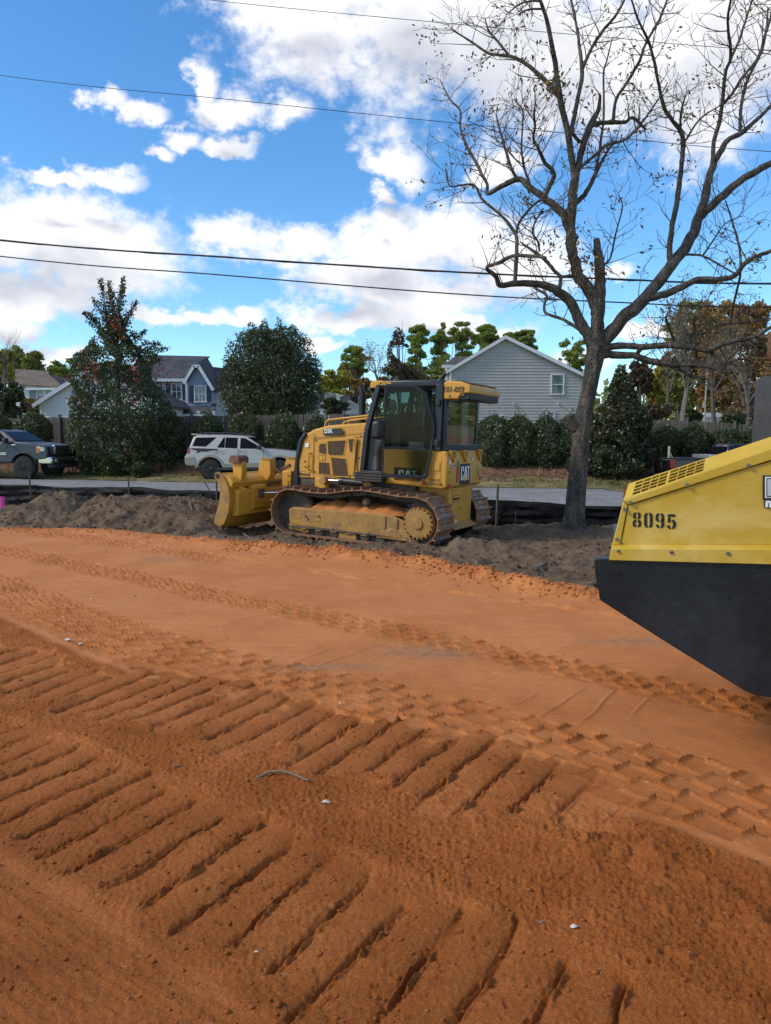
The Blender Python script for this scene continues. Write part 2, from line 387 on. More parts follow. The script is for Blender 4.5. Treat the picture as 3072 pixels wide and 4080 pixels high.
@local
def grouser(x, y, s, t, half, pitch, depth, seed, edge_noise=.05, skew=0.0):
    wob = fbm(x, y, 3.0, 3, .5, seed)
    s2 = s + wob * .018 + t * skew
    ph = np.mod(s2 / pitch, 1.0); cell = np.floor(s2 / pitch)
    rnd = np.modf(np.abs(np.sin(cell * 12.9898 + seed) * 43758.5453))[0]
    inside = sstep(half + edge_noise * (wob + .3) * 2, half - .03 + edge_noise * wob * 2, np.abs(t - (rnd - .5) * .03))
    # a smooth pressed pillow between two grouser slots, a sharp broken lip on one side of each slot
    pil = np.sin(np.pi * np.clip((ph - .16) / .84, 0, 1)) ** .3
    slot = np.exp(-((ph - .08) / .030) ** 2)
    lipn = .55 + .9 * fbm(x, y, 9, 3, .6, seed + 5)
    lip = np.exp(-((ph - .155) / .026) ** 2) * np.clip(lipn, 0, 1.4)
    crack = np.clip(fbm(x, y, 6, 3, .6, seed + 9, True) - 1.42, 0, .4)
    seg_ = np.clip(.65 + 1.1 * fbm(x, y, 1.7, 2, .5, seed + 13), .12, 1.15); lip2 = np.exp(-((ph - .015) / .02) ** 2) * np.clip(fbm(x, y, 6, 3, .6, seed + 15) + .1, 0, 1)
    slot = slot * seg_; lip = (lip + lip2 * .8) * np.clip(seg_ + .25, 0, 1.2)
    h = depth * (-.75 + pil * (.55 + .35 * rnd) - slot * (.50 + .4 * rnd) + lip * (.95 + .4 * rnd)) - crack * .018
    brk = sstep(.12, .5, fbm(x, y, 2.3, 3, .5, seed + 3)) * .6
    h = h * (1 - brk * .55) + brk * fbm(x, y, 30, 3, .6, seed + 4) * .005
    shoulder = np.exp(-((np.abs(t) - half - .03) / .05) ** 2) * (.001 + .010 * fbm(x, y, 5, 2, .5, seed + 7))
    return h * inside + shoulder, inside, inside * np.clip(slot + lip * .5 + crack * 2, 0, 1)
@local
def tyre(x, y, s, t, half, depth, seed, pitch=.22, cols=5):
    wob = fbm(x, y, 2.0, 2, .5, seed) * .012
    s2 = s + wob; t2 = t + wob * .6
    inside = sstep(half + .03, half - .05, np.abs(t + .05 * fbm(x, y, 2.2, 2, .5, seed + 2)))
    # staggered lugs: a thin ridge is squeezed up across each row and a weaker one between rows
    w = 2 * half / cols; tz = (t2 + half) / w; ci = np.floor(tz); fr = tz - ci
    jit = np.modf(np.abs(np.sin(ci * 7.13 + seed) * 437.58))[0] * .1
    ph = np.mod(s2 / pitch + .5 * np.mod(ci, 2) - .16 * (fr - .5) + jit, 1.0)
    am = np.clip(1.0 + .55 * fbm(x, y, 3.5, 2, .6, seed + 4), .35, 1.5)
    d1 = np.abs(ph - .5) * pitch; d2 = np.minimum(fr, 1 - fr) * w                       # metres from the ridge lines
    r1 = np.exp(-(d1 / .011) ** 2); r2 = np.exp(-(d2 / .010) ** 2) * .85 * np.clip(.8 + .8 * fbm(x, y, 4, 2, .5, seed + 8), 0, 1)
    tilt = np.where(ph > .5, (1 - ph) * 2, 0) * .8 - .55 * (ph < .5) * (1 - d1 / (.5 * pitch))   # each pad dips towards the ridge behind it
    h = depth * (np.maximum(r1, r2) * am + tilt - .5)
    h += fbm(x, y, 30, 2, .6, seed + 6) * .003 * np.maximum(r1, r2)
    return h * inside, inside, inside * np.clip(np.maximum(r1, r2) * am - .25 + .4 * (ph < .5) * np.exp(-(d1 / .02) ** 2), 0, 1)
def pad_height(x, y, detail=True):
    rs, rt = band(x, y, RIMS)
    z = .02 * fbm(x, y, .35, 3, .5, 11) + .006 * fbm(x, y, 2.2, 3, .5, 12)
    hA, iA, sA, tA, gA = grouser(x, y, A_C, .325, .19, .030, 21, .05, .05)
    hB, iB, sB, tB, gB = grouser(x, y, B_C, .34, .19, .036, 31, .14, .0)
    fadeB = sstep(1.25, .55, x); hB *= fadeB
    hC, iC, sC, tC, gC = tyre(x, y, C_C, .36, .021, 41, .22, 5); hD, iD, _, _, gD = tyre(x, y, D_C, .23, .020, 51, .20, 4); hE, iE, _, _, gE = tyre(x, y, E_C, .26, .021, 61, .22, 4)
    fE = sstep(-1.4, -2.6, x); hE *= fE
    free = 1 - np.maximum(iA, iB * fadeB)
    z += hA + hB + hC * (1 - iB * fadeB) * free + hD + hE
    # loose crumbly spoil between and beside the two tracks
    u = (x + 1.385) * .8218 + (y - 3.155) * -.5698; v = (x + 1.385) * .5698 + (y - 3.155) * .8218
    loose = sstep(.30, .42, v) * sstep(-.40, -.5, tC) * (1 - iB * fadeB * .8)
    cr = fbm(x, y, 26, 2, .6, 71); gr = fbm(x, y, 52, 2, .85, 72)
    lump = np.clip(fbm(x, y, 9, 3, .55, 75) - .25, 0, 1)
    z += loose * (cr * .004 + gr * .0075 + .010 + lump * .022 * sstep(-.5, .8, x) + .016 * fbm(x, y, 3, 2, .5, 77))
    z += sstep(.12, .5, -tC - .3) * sstep(1.1, .4, -tC) * sstep(.2, .9, x) * np.clip(fbm(x, y, 6, 4, .6, 79), 0, 1) * .06
    low = sstep(-.33, -.5, v)                      # swept strip at the very bottom left
    z += low * (.004 * fbm(u * 1.0, v * 9, 4.0, 3, .5, 81) + cr * .002 + gr * .0022)
    z += (sstep(.55, .3, np.abs(v)) * (1 - iA * .55) * (1 - loose) * (1 - low) + iB * fadeB * .35 + iA * .18) * gr * .005
    # windrow line and old scrape lines on the rolled pad
    s5, t5 = band(x, y, RG); z += np.exp(-(t5 / .035) ** 2) * .028 * np.clip(.8 + fbm(x, y, 4, 3, .5, 83), 0, 2) - np.exp(-((t5 - .06) / .05) ** 2) * .012
    rolled = (1 - np.maximum.reduce([iA, iB * fadeB, iC, iD, loose, low])) * sstep(.1, -.2, rt)
    z += rolled * (.0022 * fbm(x * .59 - y * .8, x * 3.2 + y * 4.4, 1.6, 4, .55, 85))
    fg = np.mod((x * .8 + y * -.6) / .21 + .2 * fbm(x, y, 1.5, 2, .5, 87), 1.0)   # faint old grouser strokes
    z += rolled * np.exp(-((fg - .5) / .05) ** 2) * .008 * sstep(.15, .5, fbm(x, y, .8, 2, .5, 88)) * sstep(-.9, -.3, -np.abs(tC - .7))
    # orange berm pushed up along the edge of the pad
    wB = sstep(-4.6, -1.2, x)
    bump = np.exp(-((rt + .02 + .12 * fbm(x, y, 1.1, 3, .5, 91)) / (.2 + .06 * wB)) ** 2)
    z += bump * (.03 + .06 * wB) * (1 + .55 * fbm(x, y, 2.6, 4, .55, 92)) + sstep(.45, .1, np.abs(rt)) * np.abs(fbm(x, y, 11, 4, .6, 93)) * .024 * (.35 + wB)
    z -= sstep(.1, .6, rt) * .6
    moist_shade = np.clip(np.maximum.reduce([iA * .62, iB * fadeB * .60, loose * .85, low * .70, sstep(.52, .36, np.abs(v)) * .70]) + .25 * bump + .12 * iC + .10 * iD + .85 * np.maximum(gC * (1 - iB * fadeB), np.maximum(gD, gE * fE)) + .3 * gA + .3 * gB * fadeB + .12 * sstep(6.5, 3.2, y) * (1 - loose), 0, 1)  # churned zones are moister; shade on ridge flanks and in slots is painted in
    moist_shade = np.clip(moist_shade + .18 * fbm(x, y, 2.2, 4, .6, 95) * (moist_shade > .02), 0, 1)
    return z, moist_shade
def make_pad():
    ys = [-1.2, -.4, .2, .7, 1.1, 1.4]; y = 1.55
    while y < 15.2: ys.append(y); y *= 1.0028 if y < 7 else 1.0048
    ys = np.array(ys); nc = 740
    tcol = np.linspace(-1.12, 1.12, nc); over = np.clip(np.abs(tcol) - 1, 0, 1)
    half = .56 * np.maximum(ys, 1.2) + .35
    X = tcol[None, :] * half[:, None] + (np.sign(tcol) * (over / .12) ** 2 * 5.0)[None, :]; Y = np.repeat(ys[:, None], nc, 1)
    Z, Mo = pad_height(X, Y)
    V = np.stack([X, Y, Z], -1).reshape(-1, 3); nr = len(ys)
    i = np.arange(nr - 1)[:, None] * nc + np.arange(nc - 1)[None, :]
    F = np.stack([i, i + 1, i + nc + 1, i + nc], -1).reshape(-1, 4)
    keep = band(V[F[:, 0], 0], V[F[:, 0], 1], RIMS)[1] < .75
    St = np.zeros(X.shape)
    for (px, py, rx, ry) in ((1640, 2592, .32, .16), (1760, 2606, .22, .10), (650, 2234, .45, .12), (1300, 2660, .4, .1), (2560, 2560, .5, .1)):
        q = gp(px, py); St += np.exp(-((X - q.x) / rx) ** 2 - ((Y - q.y) / ry) ** 2)
    me = np_mesh('sand_pad', V, F[keep], SAND, True, {'moist_shade': Mo, 'stain': np.clip(St, 0, 1)})
    o = new_obj('sand_pad', me); tag(o, 'graded orange sand pad with tyre and crawler tracks', None, None, 'structure')
make_pad()

# --- grey brown spoil between the pad and the road
TREE = (3.55, 13.6)
def dirt_height(x, y):
    x = gx(x); y = gx(y); s, t = band(x, y, RIMS)
    base = -.13 + .05 * fbm(x, y, .9, 4, .5, 101)
    crest = sstep(-8.2, -7.1, x) * sstep(-2.6, -3.6, x)
    prof = sstep(.0, 1.9, t) * sstep(4.3, 2.7, t)
    hill = .34 + .13 * fbm(x, y, .8, 3, .5, 103) + .12 * np.exp(-((x + 7.0) / .5) ** 2 - ((y - 15.6) / .7) ** 2) + .14 * np.exp(-((x + 5.5) / .6) ** 2 - ((y - 15.3) / .7) ** 2) - .15 * np.exp(-((x + 6.3) / .35) ** 2)
    z = base + crest * prof * (hill + .12)
    z += .10 * np.exp(-((t - .55) / .38) ** 2) * sstep(-4, -2.5, x) * (1 + .7 * fbm(x, y, 2.3, 3, .5, 105))
    z += .06 * np.exp(-((x - TREE[0]) ** 2 + (y - TREE[1]) ** 2) / 1.6) 
    z += .16 * np.exp(-((x - 1.6) / .9) ** 2 - ((t - 1.9) / .35) ** 2) * (1 + fbm(x, y, 2, 2, .5, 109))
    lum = fbm(x, y, 2.6, 5, .58, 111); z += (.05 + .03 * crest) * lum + .035 * np.abs(fbm(x, y, 6.5, 4, .6, 113)) + .02 * np.clip(fbm(x, y, 15, 3, .6, 117), -.3, 1)
    z = z + sstep(1.0, .1, t) * .06 - sstep(.05, -.4, t) * .5
    return z
def make_dirt():
    xs = np.concatenate([np.arange(-22, -9.5, .25), np.arange(-9.5, 5.5, .032), np.arange(5.5, 16, .25)])
    ys = np.concatenate([np.arange(3, 7.2, .12), np.arange(7.2, 17, .034), np.arange(17, 26, .3)])
    X, Y = np.meshgrid(xs, ys); Z = dirt_height(X, Y)
    V = np.stack([X, Y, Z], -1).reshape(-1, 3); nr, nc = X.shape
    i = np.arange(nr - 1)[:, None] * nc + np.arange(nc - 1)[None, :]
    F = np.stack([i, i + 1, i + nc + 1, i + nc], -1).reshape(-1, 4); s, t = band(V[F[:, 0], 0], V[F[:, 0], 1], RIMS)
    o = V[F[:, 0], 1] - road_edge(V[F[:, 0], 0]); k = (t > -.6) & (o < -6.6)
    tag(new_obj('dirt_bank', np_mesh('dirt_bank', V, F[k], DIRT, True)), 'loose grey brown spoil heaped between pad and road', None, None, 'structure')
make_dirt()

# --- strips that follow the road
def strip(name, offs, zf, m, xs, label, kind='structure', wob=0):
    xs = gx(xs); offs = gx(offs); n = len(offs); X, O = np.meshgrid(xs, offs, indexing='ij')
    if wob:
        for j in (0, n - 1): O[:, j] += wob * fbm(xs, np.full(len(xs), j * 7.3), .8, 3, .5, 131)
    Y = road_edge(X) + O; Z = zf(O, X) + np.where(offs[None, :] > -7, -.34 * sstep(7.0, 9.3, X) * sstep(2.7, 2.0, O), 0)
    V = np.stack([X, Y, Z], -1).reshape(-1, 3); i = np.arange(len(xs) - 1)[:, None] * n + np.arange(n - 1)[None, :]
    F = np.stack([i, i + n, i + n + 1, i + 1], -1).reshape(-1, 4)
    return tag(new_obj(name, np_mesh(name, V, F, m, True)), label, None, None, kind)
GRASS_G = mat('dry_turf', (.17, .15, .055), .95, 0, (.30, .23, .12), 1.6, (.4, .62), .6, 60, dirt=(.20, .13, .08), dscale=1.1, damt=(.55, .68), spec=.1, grain=.35, world=True)
MULCH = mat('pine_mulch', (.14, .075, .045), .95, 0, (.23, .135, .085), 5, (.4, .6), 1.0, 35, dirt=(.33, .25, .18), dscale=2.0, damt=(.64, .72), spec=.1, grain=.4, world=True)
YARD = mat('yard_grass', (.11, .12, .04), .95, 0, (.19, .16, .07), .4, (.4, .6), 0, 20, spec=.1, world=True)
ASPH = mat('worn_asphalt', (.255, .245, .23), .9, 0, (.20, .193, .183), .8, (.4, .62), .5, 120, dirt=(.27, .25, .225), dscale=.5, damt=(.58, .7), spec=.2, grain=.25, world=True)
xs_l = np.arange(-60, 70, .6)
strip('ground', [-90, -6.5, -.2, 2.4, 4.6, 6, 40, 120, 400, 1200], lambda o, x: np.where(o < -6, -.62, np.where(o < 7, bank_z(o) - .12, 1.06)), YARD, np.concatenate([[-900, -300, -100], xs_l, [100, 300, 900]]), 'flat ground of yards and woods behind the road')
strip('road', list(np.arange(-6.7, .05, .61)), lambda o, x: .0 + .05 * (1 - ((o + 3.3) / 3.4) ** 2), ASPH, xs_l, 'worn grey asphalt road', wob=.08)
strip('grass_verge', list(np.arange(-.05, 2.75, .28)), lambda o, x: bank_z(o) + .02 + .03 * fbm(x, o, .9, 3, .5, 141), GRASS_G, np.arange(-45, 50, .3), 'dry patchy grass verge beside the road', wob=.18)
strip('mulch_bank', list(np.arange(2.3, 7.3, .25)), lambda o, x: bank_z(o) + .01 + .05 * fbm(x, o, .8, 3, .5, 143), MULCH, np.arange(-45, 50, .35), 'brown mulched bank under the hedge', wob=.2)

def scatter_quads(n, pos_fn, size, flat=.3, aspect=.5):
    """n small leaf-like quads; returns vertices / faces"""
    P = pos_fn(n); n = len(P)
    a = rng.random(n) * 6.283; tl = (rng.random(n) - .5) * 2 * flat; sz = size[0] + (size[1] - size[0]) * rng.random(n)
    u = np.stack([np.cos(a) * np.cos(tl), np.sin(a) * np.cos(tl), np.sin(tl)], -1)
    w = np.stack([-np.sin(a), np.cos(a), (rng.random(n) - .5) * flat * 2], -1)
    V = np.stack([P - u * sz[:, None], P + w * (sz * aspect)[:, None], P + u * sz[:, None], P - w * (sz * aspect)[:, None]], 1).reshape(-1, 3)
    return V, np.arange(4 * n).reshape(-1, 4)
def grass_blades():
    n = 26000; x = rng.uniform(-22, 14, n); o = rng.uniform(-.1, 2.6, n); y = road_edge(x) + o
    k = fbm(x, y, .7, 3, .5, 151) > -.12; x, y, o = x[k], y[k], o[k]; n = len(x)
    z = np.interp(o, [a for a, _ in BZ], [b for _, b in BZ]) + .01
    h = rng.uniform(.04, .13, n); a = rng.random(n) * 6.283; l = rng.normal(0, .04, (n, 2)); w = .008 + rng.random(n) * .008
    V = np.stack([np.stack([x - np.cos(a) * w, y - np.sin(a) * w, z], -1), np.stack([x + np.cos(a) * w, y + np.sin(a) * w, z], -1), np.stack([x + l[:, 0], y + l[:, 1], z + h], -1)], 1).reshape(-1, 3)
    tag(new_obj('verge_grass', np_mesh('verge_grass', V, np.arange(3 * n).reshape(-1, 3), leaf_mat('grass_blade', (.10, .12, .03), (.30, .24, .10), None, trans=.15))), 'short dry grass blades along the road verge', None, None, 'stuff')
grass_blades()
def litter(n):
    x = rng.uniform(-22, 14, n); o = rng.uniform(1.6, 5.4, n); y = road_edge(x) + o
    return np.stack([x, y, bank_z(o) + .03 + rng.random(n) * .03], -1)
V, F = scatter_quads(22000, litter, (.025, .06), .6)
tag(new_obj('leaf_litter', np_mesh('leaf_litter', V, F, leaf_mat('litter_leaf', (.10, .045, .025), (.26, .14, .08), (.45, .33, .22), .93, trans=0))), 'fallen brown leaves and chips on the bank', None, None, 'stuff')

# --- clods
def clod_mesh(name, P, sz, m, squash=.7, moist_shade=None):
    # one low irregular lump per point: 8-vertex squashed octa-prism, 14 faces
    base = np.array([(1, 0, -.1), (.6, .7, 0), (-.1, 1, -.1), (-.75, .6, .05), (-1, -.1, -.1), (-.6, -.75, 0), (.1, -1, -.1), (.7, -.65, .05), (.45, .1, .75), (-.25, .4, .8), (-.2, -.45, .7), (0, 0, -.6)])
    fs = [(0, 1, 8), (1, 9, 8), (1, 2, 9), (2, 3, 9), (3, 4, 9), (4, 10, 9), (4, 5, 10), (5, 6, 10), (6, 7, 10), (7, 8, 10), (7, 0, 8), (8, 9, 10)] + [(11, (i + 1) % 8, i) for i in range(8)]
    n = len(P); a = rng.random(n) * 6.283; c, s = np.cos(a)[:, None], np.sin(a)[:, None]
    B = base[None] * (1 + .35 * (rng.random((n, 12, 3)) - .5)); sc = sz[:, None]
    bx = (B[..., 0] * c - B[..., 1] * s) * sc * (.7 + .6 * rng.random((n, 1))); by = (B[..., 0] * s + B[..., 1] * c) * sc; bz = B[..., 2] * sc * squash
    V = np.stack([bx + P[:, :1], by + P[:, 1:2], bz + P[:, 2:3]], -1).reshape(-1, 3)
    F = (np.array(fs)[None] + (np.arange(n) * 12)[:, None, None]).reshape(-1, 3)
    at_ = {'moist_shade': np.repeat(moist_shade, 12)} if moist_shade is not None else None
    return np_mesh(name, V, F, m, False, at_)
def pad_clods():
    n = 26000; x = rng.uniform(-3.2, 3.2, n); y = 1.6 + 6.5 * rng.random(n) ** 1.6
    z, mo = pad_height(x, y); k = rng.random(n) < np.clip((mo - .5) * 1.6, .012, .8) ; x, y, z, mo = x[k], y[k], z[k], mo[k]
    sz = .0025 + .008 * rng.random(len(x)) ** 4 + .012 * (rng.random(len(x)) > .997)
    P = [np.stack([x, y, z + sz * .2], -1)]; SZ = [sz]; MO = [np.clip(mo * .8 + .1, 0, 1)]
    n = 5200; t = rng.random(n) * (len(RIMS) - 1); i = t.astype(int); rp = np.array(RIMS); q = rp[i] + (rp[np.minimum(i + 1, len(rp) - 1)] - rp[i]) * (t - i)[:, None]
    x = q[:, 0] + rng.normal(0, .2, n); y = q[:, 1] + rng.normal(0, .2, n) - .05; k = (x > -7) & (x < 4) & (rng.random(n) < np.where(x > -2.4, 1, .3)); x, y = x[k], y[k]; z, mo = pad_height(x, y)
    s2 = .006 + .022 * rng.random(len(x)) ** 3; P.append(np.stack([x, y, z + s2 * .2], -1)); SZ.append(s2); MO.append(np.full(len(x), .22))
    tag(new_obj('sand_clods', clod_mesh('sand_clods', np.concatenate(P), np.concatenate(SZ), SAND, .7, np.concatenate(MO))), 'loose crumbs and clods of orange sand', None, None, 'stuff')
pad_clods()
def dirt_clods():
    n = 21000; x = rng.uniform(-9, 4.6, n); y = rng.uniform(7, 17, n); s, t = band(x, y, RIMS); k = (t > -.05) & (t < 4.5) & (rng.random(n) < .75); x, y = x[k], y[k]
    z = dirt_height(x, y); sz = .007 + .028 * rng.random(len(x)) ** 5 + .03 * (rng.random(len(x)) > .985)
    tag(new_obj('soil_clods', clod_mesh('soil_clods', np.stack([x, y, z + sz * .25], -1), sz, DIRT, .75)), 'loose crumbs and clods of grey brown soil', None, None, 'stuff')
dirt_clods()
# ================================================================== fences
WOODF = mat('weathered_fence_wood', (.135, .118, .10), .9, 0, (.085, .072, .062), 6, (.35, .65), .5, 30, dirt=(.20, .175, .15), dscale=5, damt=(.6, .72), spec=.15, grain=.25, stretch=(1, 1, .12))
def fence(name, label, pts, h, bw=.142, step=None, off=0.0):
    root = thing(name, label, 'fence', (pts[0][0], pts[0][1], 0)); o0 = Vector((pts[0][0], pts[0][1], 0))
    vars_ = []
    for k in range(5):
        w = bw * .5 - .004; hh = h * (1 + random.uniform(-.012, .012)); b = MB()
        b.prism([(-w, 0), (w, 0), (w, hh - .008), (w - .006, hh), (-w + .006, hh), (-w, hh - .008)], -.009, .009)
        vars_.append(b.mesh('fence_board')); vars_[-1].materials.append(WOODF)
    pb = MB().box((0, 0, h / 2 + .05), (.1, .1, h + .1)); pb.box((0, 0, h + .12), (.13, .13, .03)); pm = pb.mesh('fence_post'); pm.materials.append(WOODF)
    for i in range(len(pts) - 1):
        a, b = Vector(pts[i]), Vector(pts[i + 1]); L = (b.xy - a.xy).length; ang = math.atan2(b.y - a.y, b.x - a.x); n = int(L / bw)
        for j in range(n):
            p = a.lerp(b, (j + .5) / n); o = new_obj('board', random.choice(vars_), root); o.location = p - o0 + Vector((0, 0, random.uniform(-.02, .015)))
            o.rotation_euler = (random.uniform(-.012, .012), random.uniform(-.012, .012), ang)
        nrm = Vector((-math.sin(ang), math.cos(ang), 0))
        o = new_obj('post', pm, root); o.location = a - o0 + nrm * -.065; o.rotation_euler = (0, 0, ang)
        for zz in (.35, h - .35):
            r = MB().box((0, 0, 0), (L, .04, .09)).build('rail', WOODF, root, smooth=0); r.location = a.lerp(b, .5) - o0 + nrm * .035 + Vector((0, 0, zz)); r.rotation_euler = (0, -math.atan2(b.z - a.z, L), ang)
    return root
def fpt(x, o=5.3): return (x, float(road_edge(x)) + o, float(bank_z(o)) - .05)
fence('wooden_fence', 'long weathered grey board fence behind the hedge and parked vehicles', [fpt(x) for x in np.arange(-23, 3.1, 2.36)], 1.75)
fence('wooden_fence', 'weathered grey board fence with the white shed behind it', [(11.4, 33.2, .9), (13.2, 32.6, .86), (15.0, 32.0, .7), (16.8, 31.4, .6)], 1.62)

# --- black silt fence along the dirt
SILT = mat('silt_fabric', (.006, .006, .007), .6, 0, (.012, .012, .013), 2, (.4, .6), .35, 9, spec=.12, grain=.2, stretch=(1, 1, 6))
STAKE = mat('stake_wood', (.16, .11, .075), .85, 0, (.09, .06, .045), 8, grain=.2)
def silt_fence():
    P = [(-60, 1926, 19.6), (121, 1931, 19.3), (300, 1940, 18.7), (513, 1938, 18.1), (700, 1951, 17.4), (863, 1953, 16.9), (1200, 1978, 16.2), (1500, 1985, 15.8), (1980, 1989, 15.2), (2240, 2006, 14.9), (2480, 2020, 14.7), (2700, 2024, 14.4), (3000, 2010, 14.0)]
    top = [at(*p) for p in P]; root = thing('silt_fence', 'low black fabric silt fence sagging between thin stakes', 'silt fence', (top[0].x, top[0].y, 0)); o0 = root.location.copy()
    T = smooth_poly(top, 26); b = MB(); rows = 12
    I_, J_ = np.meshgrid(np.arange(len(T)), np.arange(rows), indexing='ij'); NZ = fbm(I_ * .11, J_ * .55, 1.0, 3, .5, 171)
    for i, t in enumerate(T):
        for j in range(rows):
            f = j / (rows - 1); dz = -.16 if t.x > -3 else -.13
            z = t.z + (dz - .1 - t.z) * f
            w = .045 * math.sin(f * 9 + .35 * i * .3) * f + .05 * float(NZ[i, j]) + .02 * math.sin(j * 2.1 + i * .05)
            b.v.append((t.x - o0.x + w * .2, t.y - o0.y - w - .10 * f * f, z - .02 * abs(math.sin(i * .11)) * (1 - f)))
    n = len(T); b.f = [(i * rows + j, i * rows + j + 1, (i + 1) * rows + j + 1, (i + 1) * rows + j) for i in range(n - 1) for j in range(rows - 1)]
    ob = b.build('fabric', SILT, root, smooth=60)
    sm = ob.modifiers.new('thick', 'SOLIDIFY'); sm.thickness = .004
    for px, y0, Yd in [(121, 1878, 19.24), (513, 1896, 18.04), (863, 1908, 16.85), (1980, 1932, 15.13), (2560, 1980, 14.5)]:
        q = at(px, y0, Yd) - o0; s = MB().box((0, 0, 0), (.038, .038, q.z + .5)).build('stake', STAKE, root, .004); s.location = (q.x, q.y - .03, (q.z - .5) / 2); s.rotation_euler = (random.uniform(-.04, .04), random.uniform(-.05, .05), .3)
silt_fence()

# ================================================================== houses
SHG = lambda n, a, b: mat(n, a, .9, 0, b, 1.2, (.35, .65), .5, 25, spec=.15, grain=.3, stretch=(1, 1, 1))
SH_DARK = SHG('dark_shingle', (.055, .058, .065), (.085, .085, .09)); SH_TAN = SHG('tan_shingle', (.20, .155, .115), (.15, .115, .09)); SH_GREY = SHG('grey_shingle', (.22, .22, .215), (.16, .16, .16)); SH_BRN = SHG('brown_shingle', (.12, .105, .095), (.085, .075, .07))
def vinyl(n, c): return mat(n, c, .55, 0, tuple(k * .9 for k in c), .5, (.3, .7), 0, 20, spec=.3, grain=.05)
V_GREY, V_WHITE, V_BLUE, V_TAN, V_LG = vinyl('grey_vinyl', (.40, .385, .355)), vinyl('white_vinyl', (.68, .68, .68)), vinyl('blue_grey_panel', (.30, .38, .50)), vinyl('tan_vinyl', (.52, .45, .37)), vinyl('slate_vinyl', (.26, .28, .31))
TRIM = mat('white_trim', (.62, .63, .64), .5, grain=.05); GLASS = mat('window_glass', (.045, .07, .068), .08, 0, (.13, .18, .165), 1.2, (.4, .6), spec=.8, grain=0); SHUT = mat('navy_shutter', (.03, .04, .06), .5, grain=.1); BLIND = mat('window_blind', (.30, .36, .36), .6, grain=.1, stretch=(1, 1, 14))
def siding(parent, span, z0, z1, mt, y=0.0, step=.2, name='siding_board', vertical=False):
    z = z0
    while z < z1 - .02:
        zt = min(z + step, z1); a, b = span(z); c, d = span(zt)
        if b - a > .05:
            m = MB(); vs = [(a, y - .05, z), (b, y - .05, z), (d, y - .006, zt), (c, y - .006, zt), (a, y + .02, z), (b, y + .02, z), (d, y + .02, zt), (c, y + .02, zt)]
            m.add(vs, [(0, 1, 2, 3), (0, 4, 5, 1), (3, 2, 6, 7), (0, 3, 7, 4), (1, 5, 6, 2)]); m.build(name, mt, parent, smooth=0, recalc=False)
        z += step
def window(parent, x, z, w, h, y=0.0, lites=(1, 2), shutters=False, blind=False, trim=.09):
    f = MB(); t = trim; y = y - .055
    f.box((x, y - .03, z + h / 2 + t / 2), (w + 2 * t, .09, t)); f.box((x, y - .035, z - h / 2 - t / 2), (w + 2 * t + .06, .11, t)); f.box((x - w / 2 - t / 2, y - .03, z), (t, .09, h)); f.box((x + w / 2 + t / 2, y - .03, z), (t, .09, h))
    win = f.build('window', TRIM, parent, smooth=0)
    nx, nz = lites
    for i in range(nx):
        for j in range(nz):
            ww, hh = w / nx, h / nz; up = j == nz - 1
            MB().box((x - w / 2 + ww * (i + .5), y - .008 + (0 if up else .008), z - h / 2 + hh * (j + .5)), (ww - .03, .02, hh - .03)).build('pane', BLIND if (blind and up) else GLASS, win, smooth=0)
    m = MB()
    for i in range(1, nx): m.box((x - w / 2 + w / nx * i, y - .02, z), (.05, .05, h - .001))
    for j in range(1, nz): m.box((x, y - .023, z - h / 2 + h / nz * j), (w - .001, .05, .06))
    if m.v: m.build('mullion', TRIM, win, smooth=0)
    if shutters:
        for s in (-1, 1):
            sh = MB(); sx = x + s * (w / 2 + trim + .18); sh.box((sx, y - .03, z), (.32, .05, h + .1))
            for q in range(10): sh.box((sx, y - .06, z - h / 2 + (q + .5) * h / 10), (.24, .02, h / 14))
            sh.build('shutter', SHUT, parent, smooth=0)
def slab(parent, name, a, b, c, d, th, mt):
    """roof slab through four corner points, thickness th downwards"""
    q = [Vector(p) for p in (a, b, c, d)]; m = MB(); dn = Vector((0, 0, -th))
    m.add(q + [p + dn for p in q], [(0, 1, 2, 3), (7, 6, 5, 4), (0, 4, 5, 1), (1, 5, 6, 2), (2, 6, 7, 3), (3, 7, 4, 0)])
    return m.build(name, mt, parent, smooth=0)
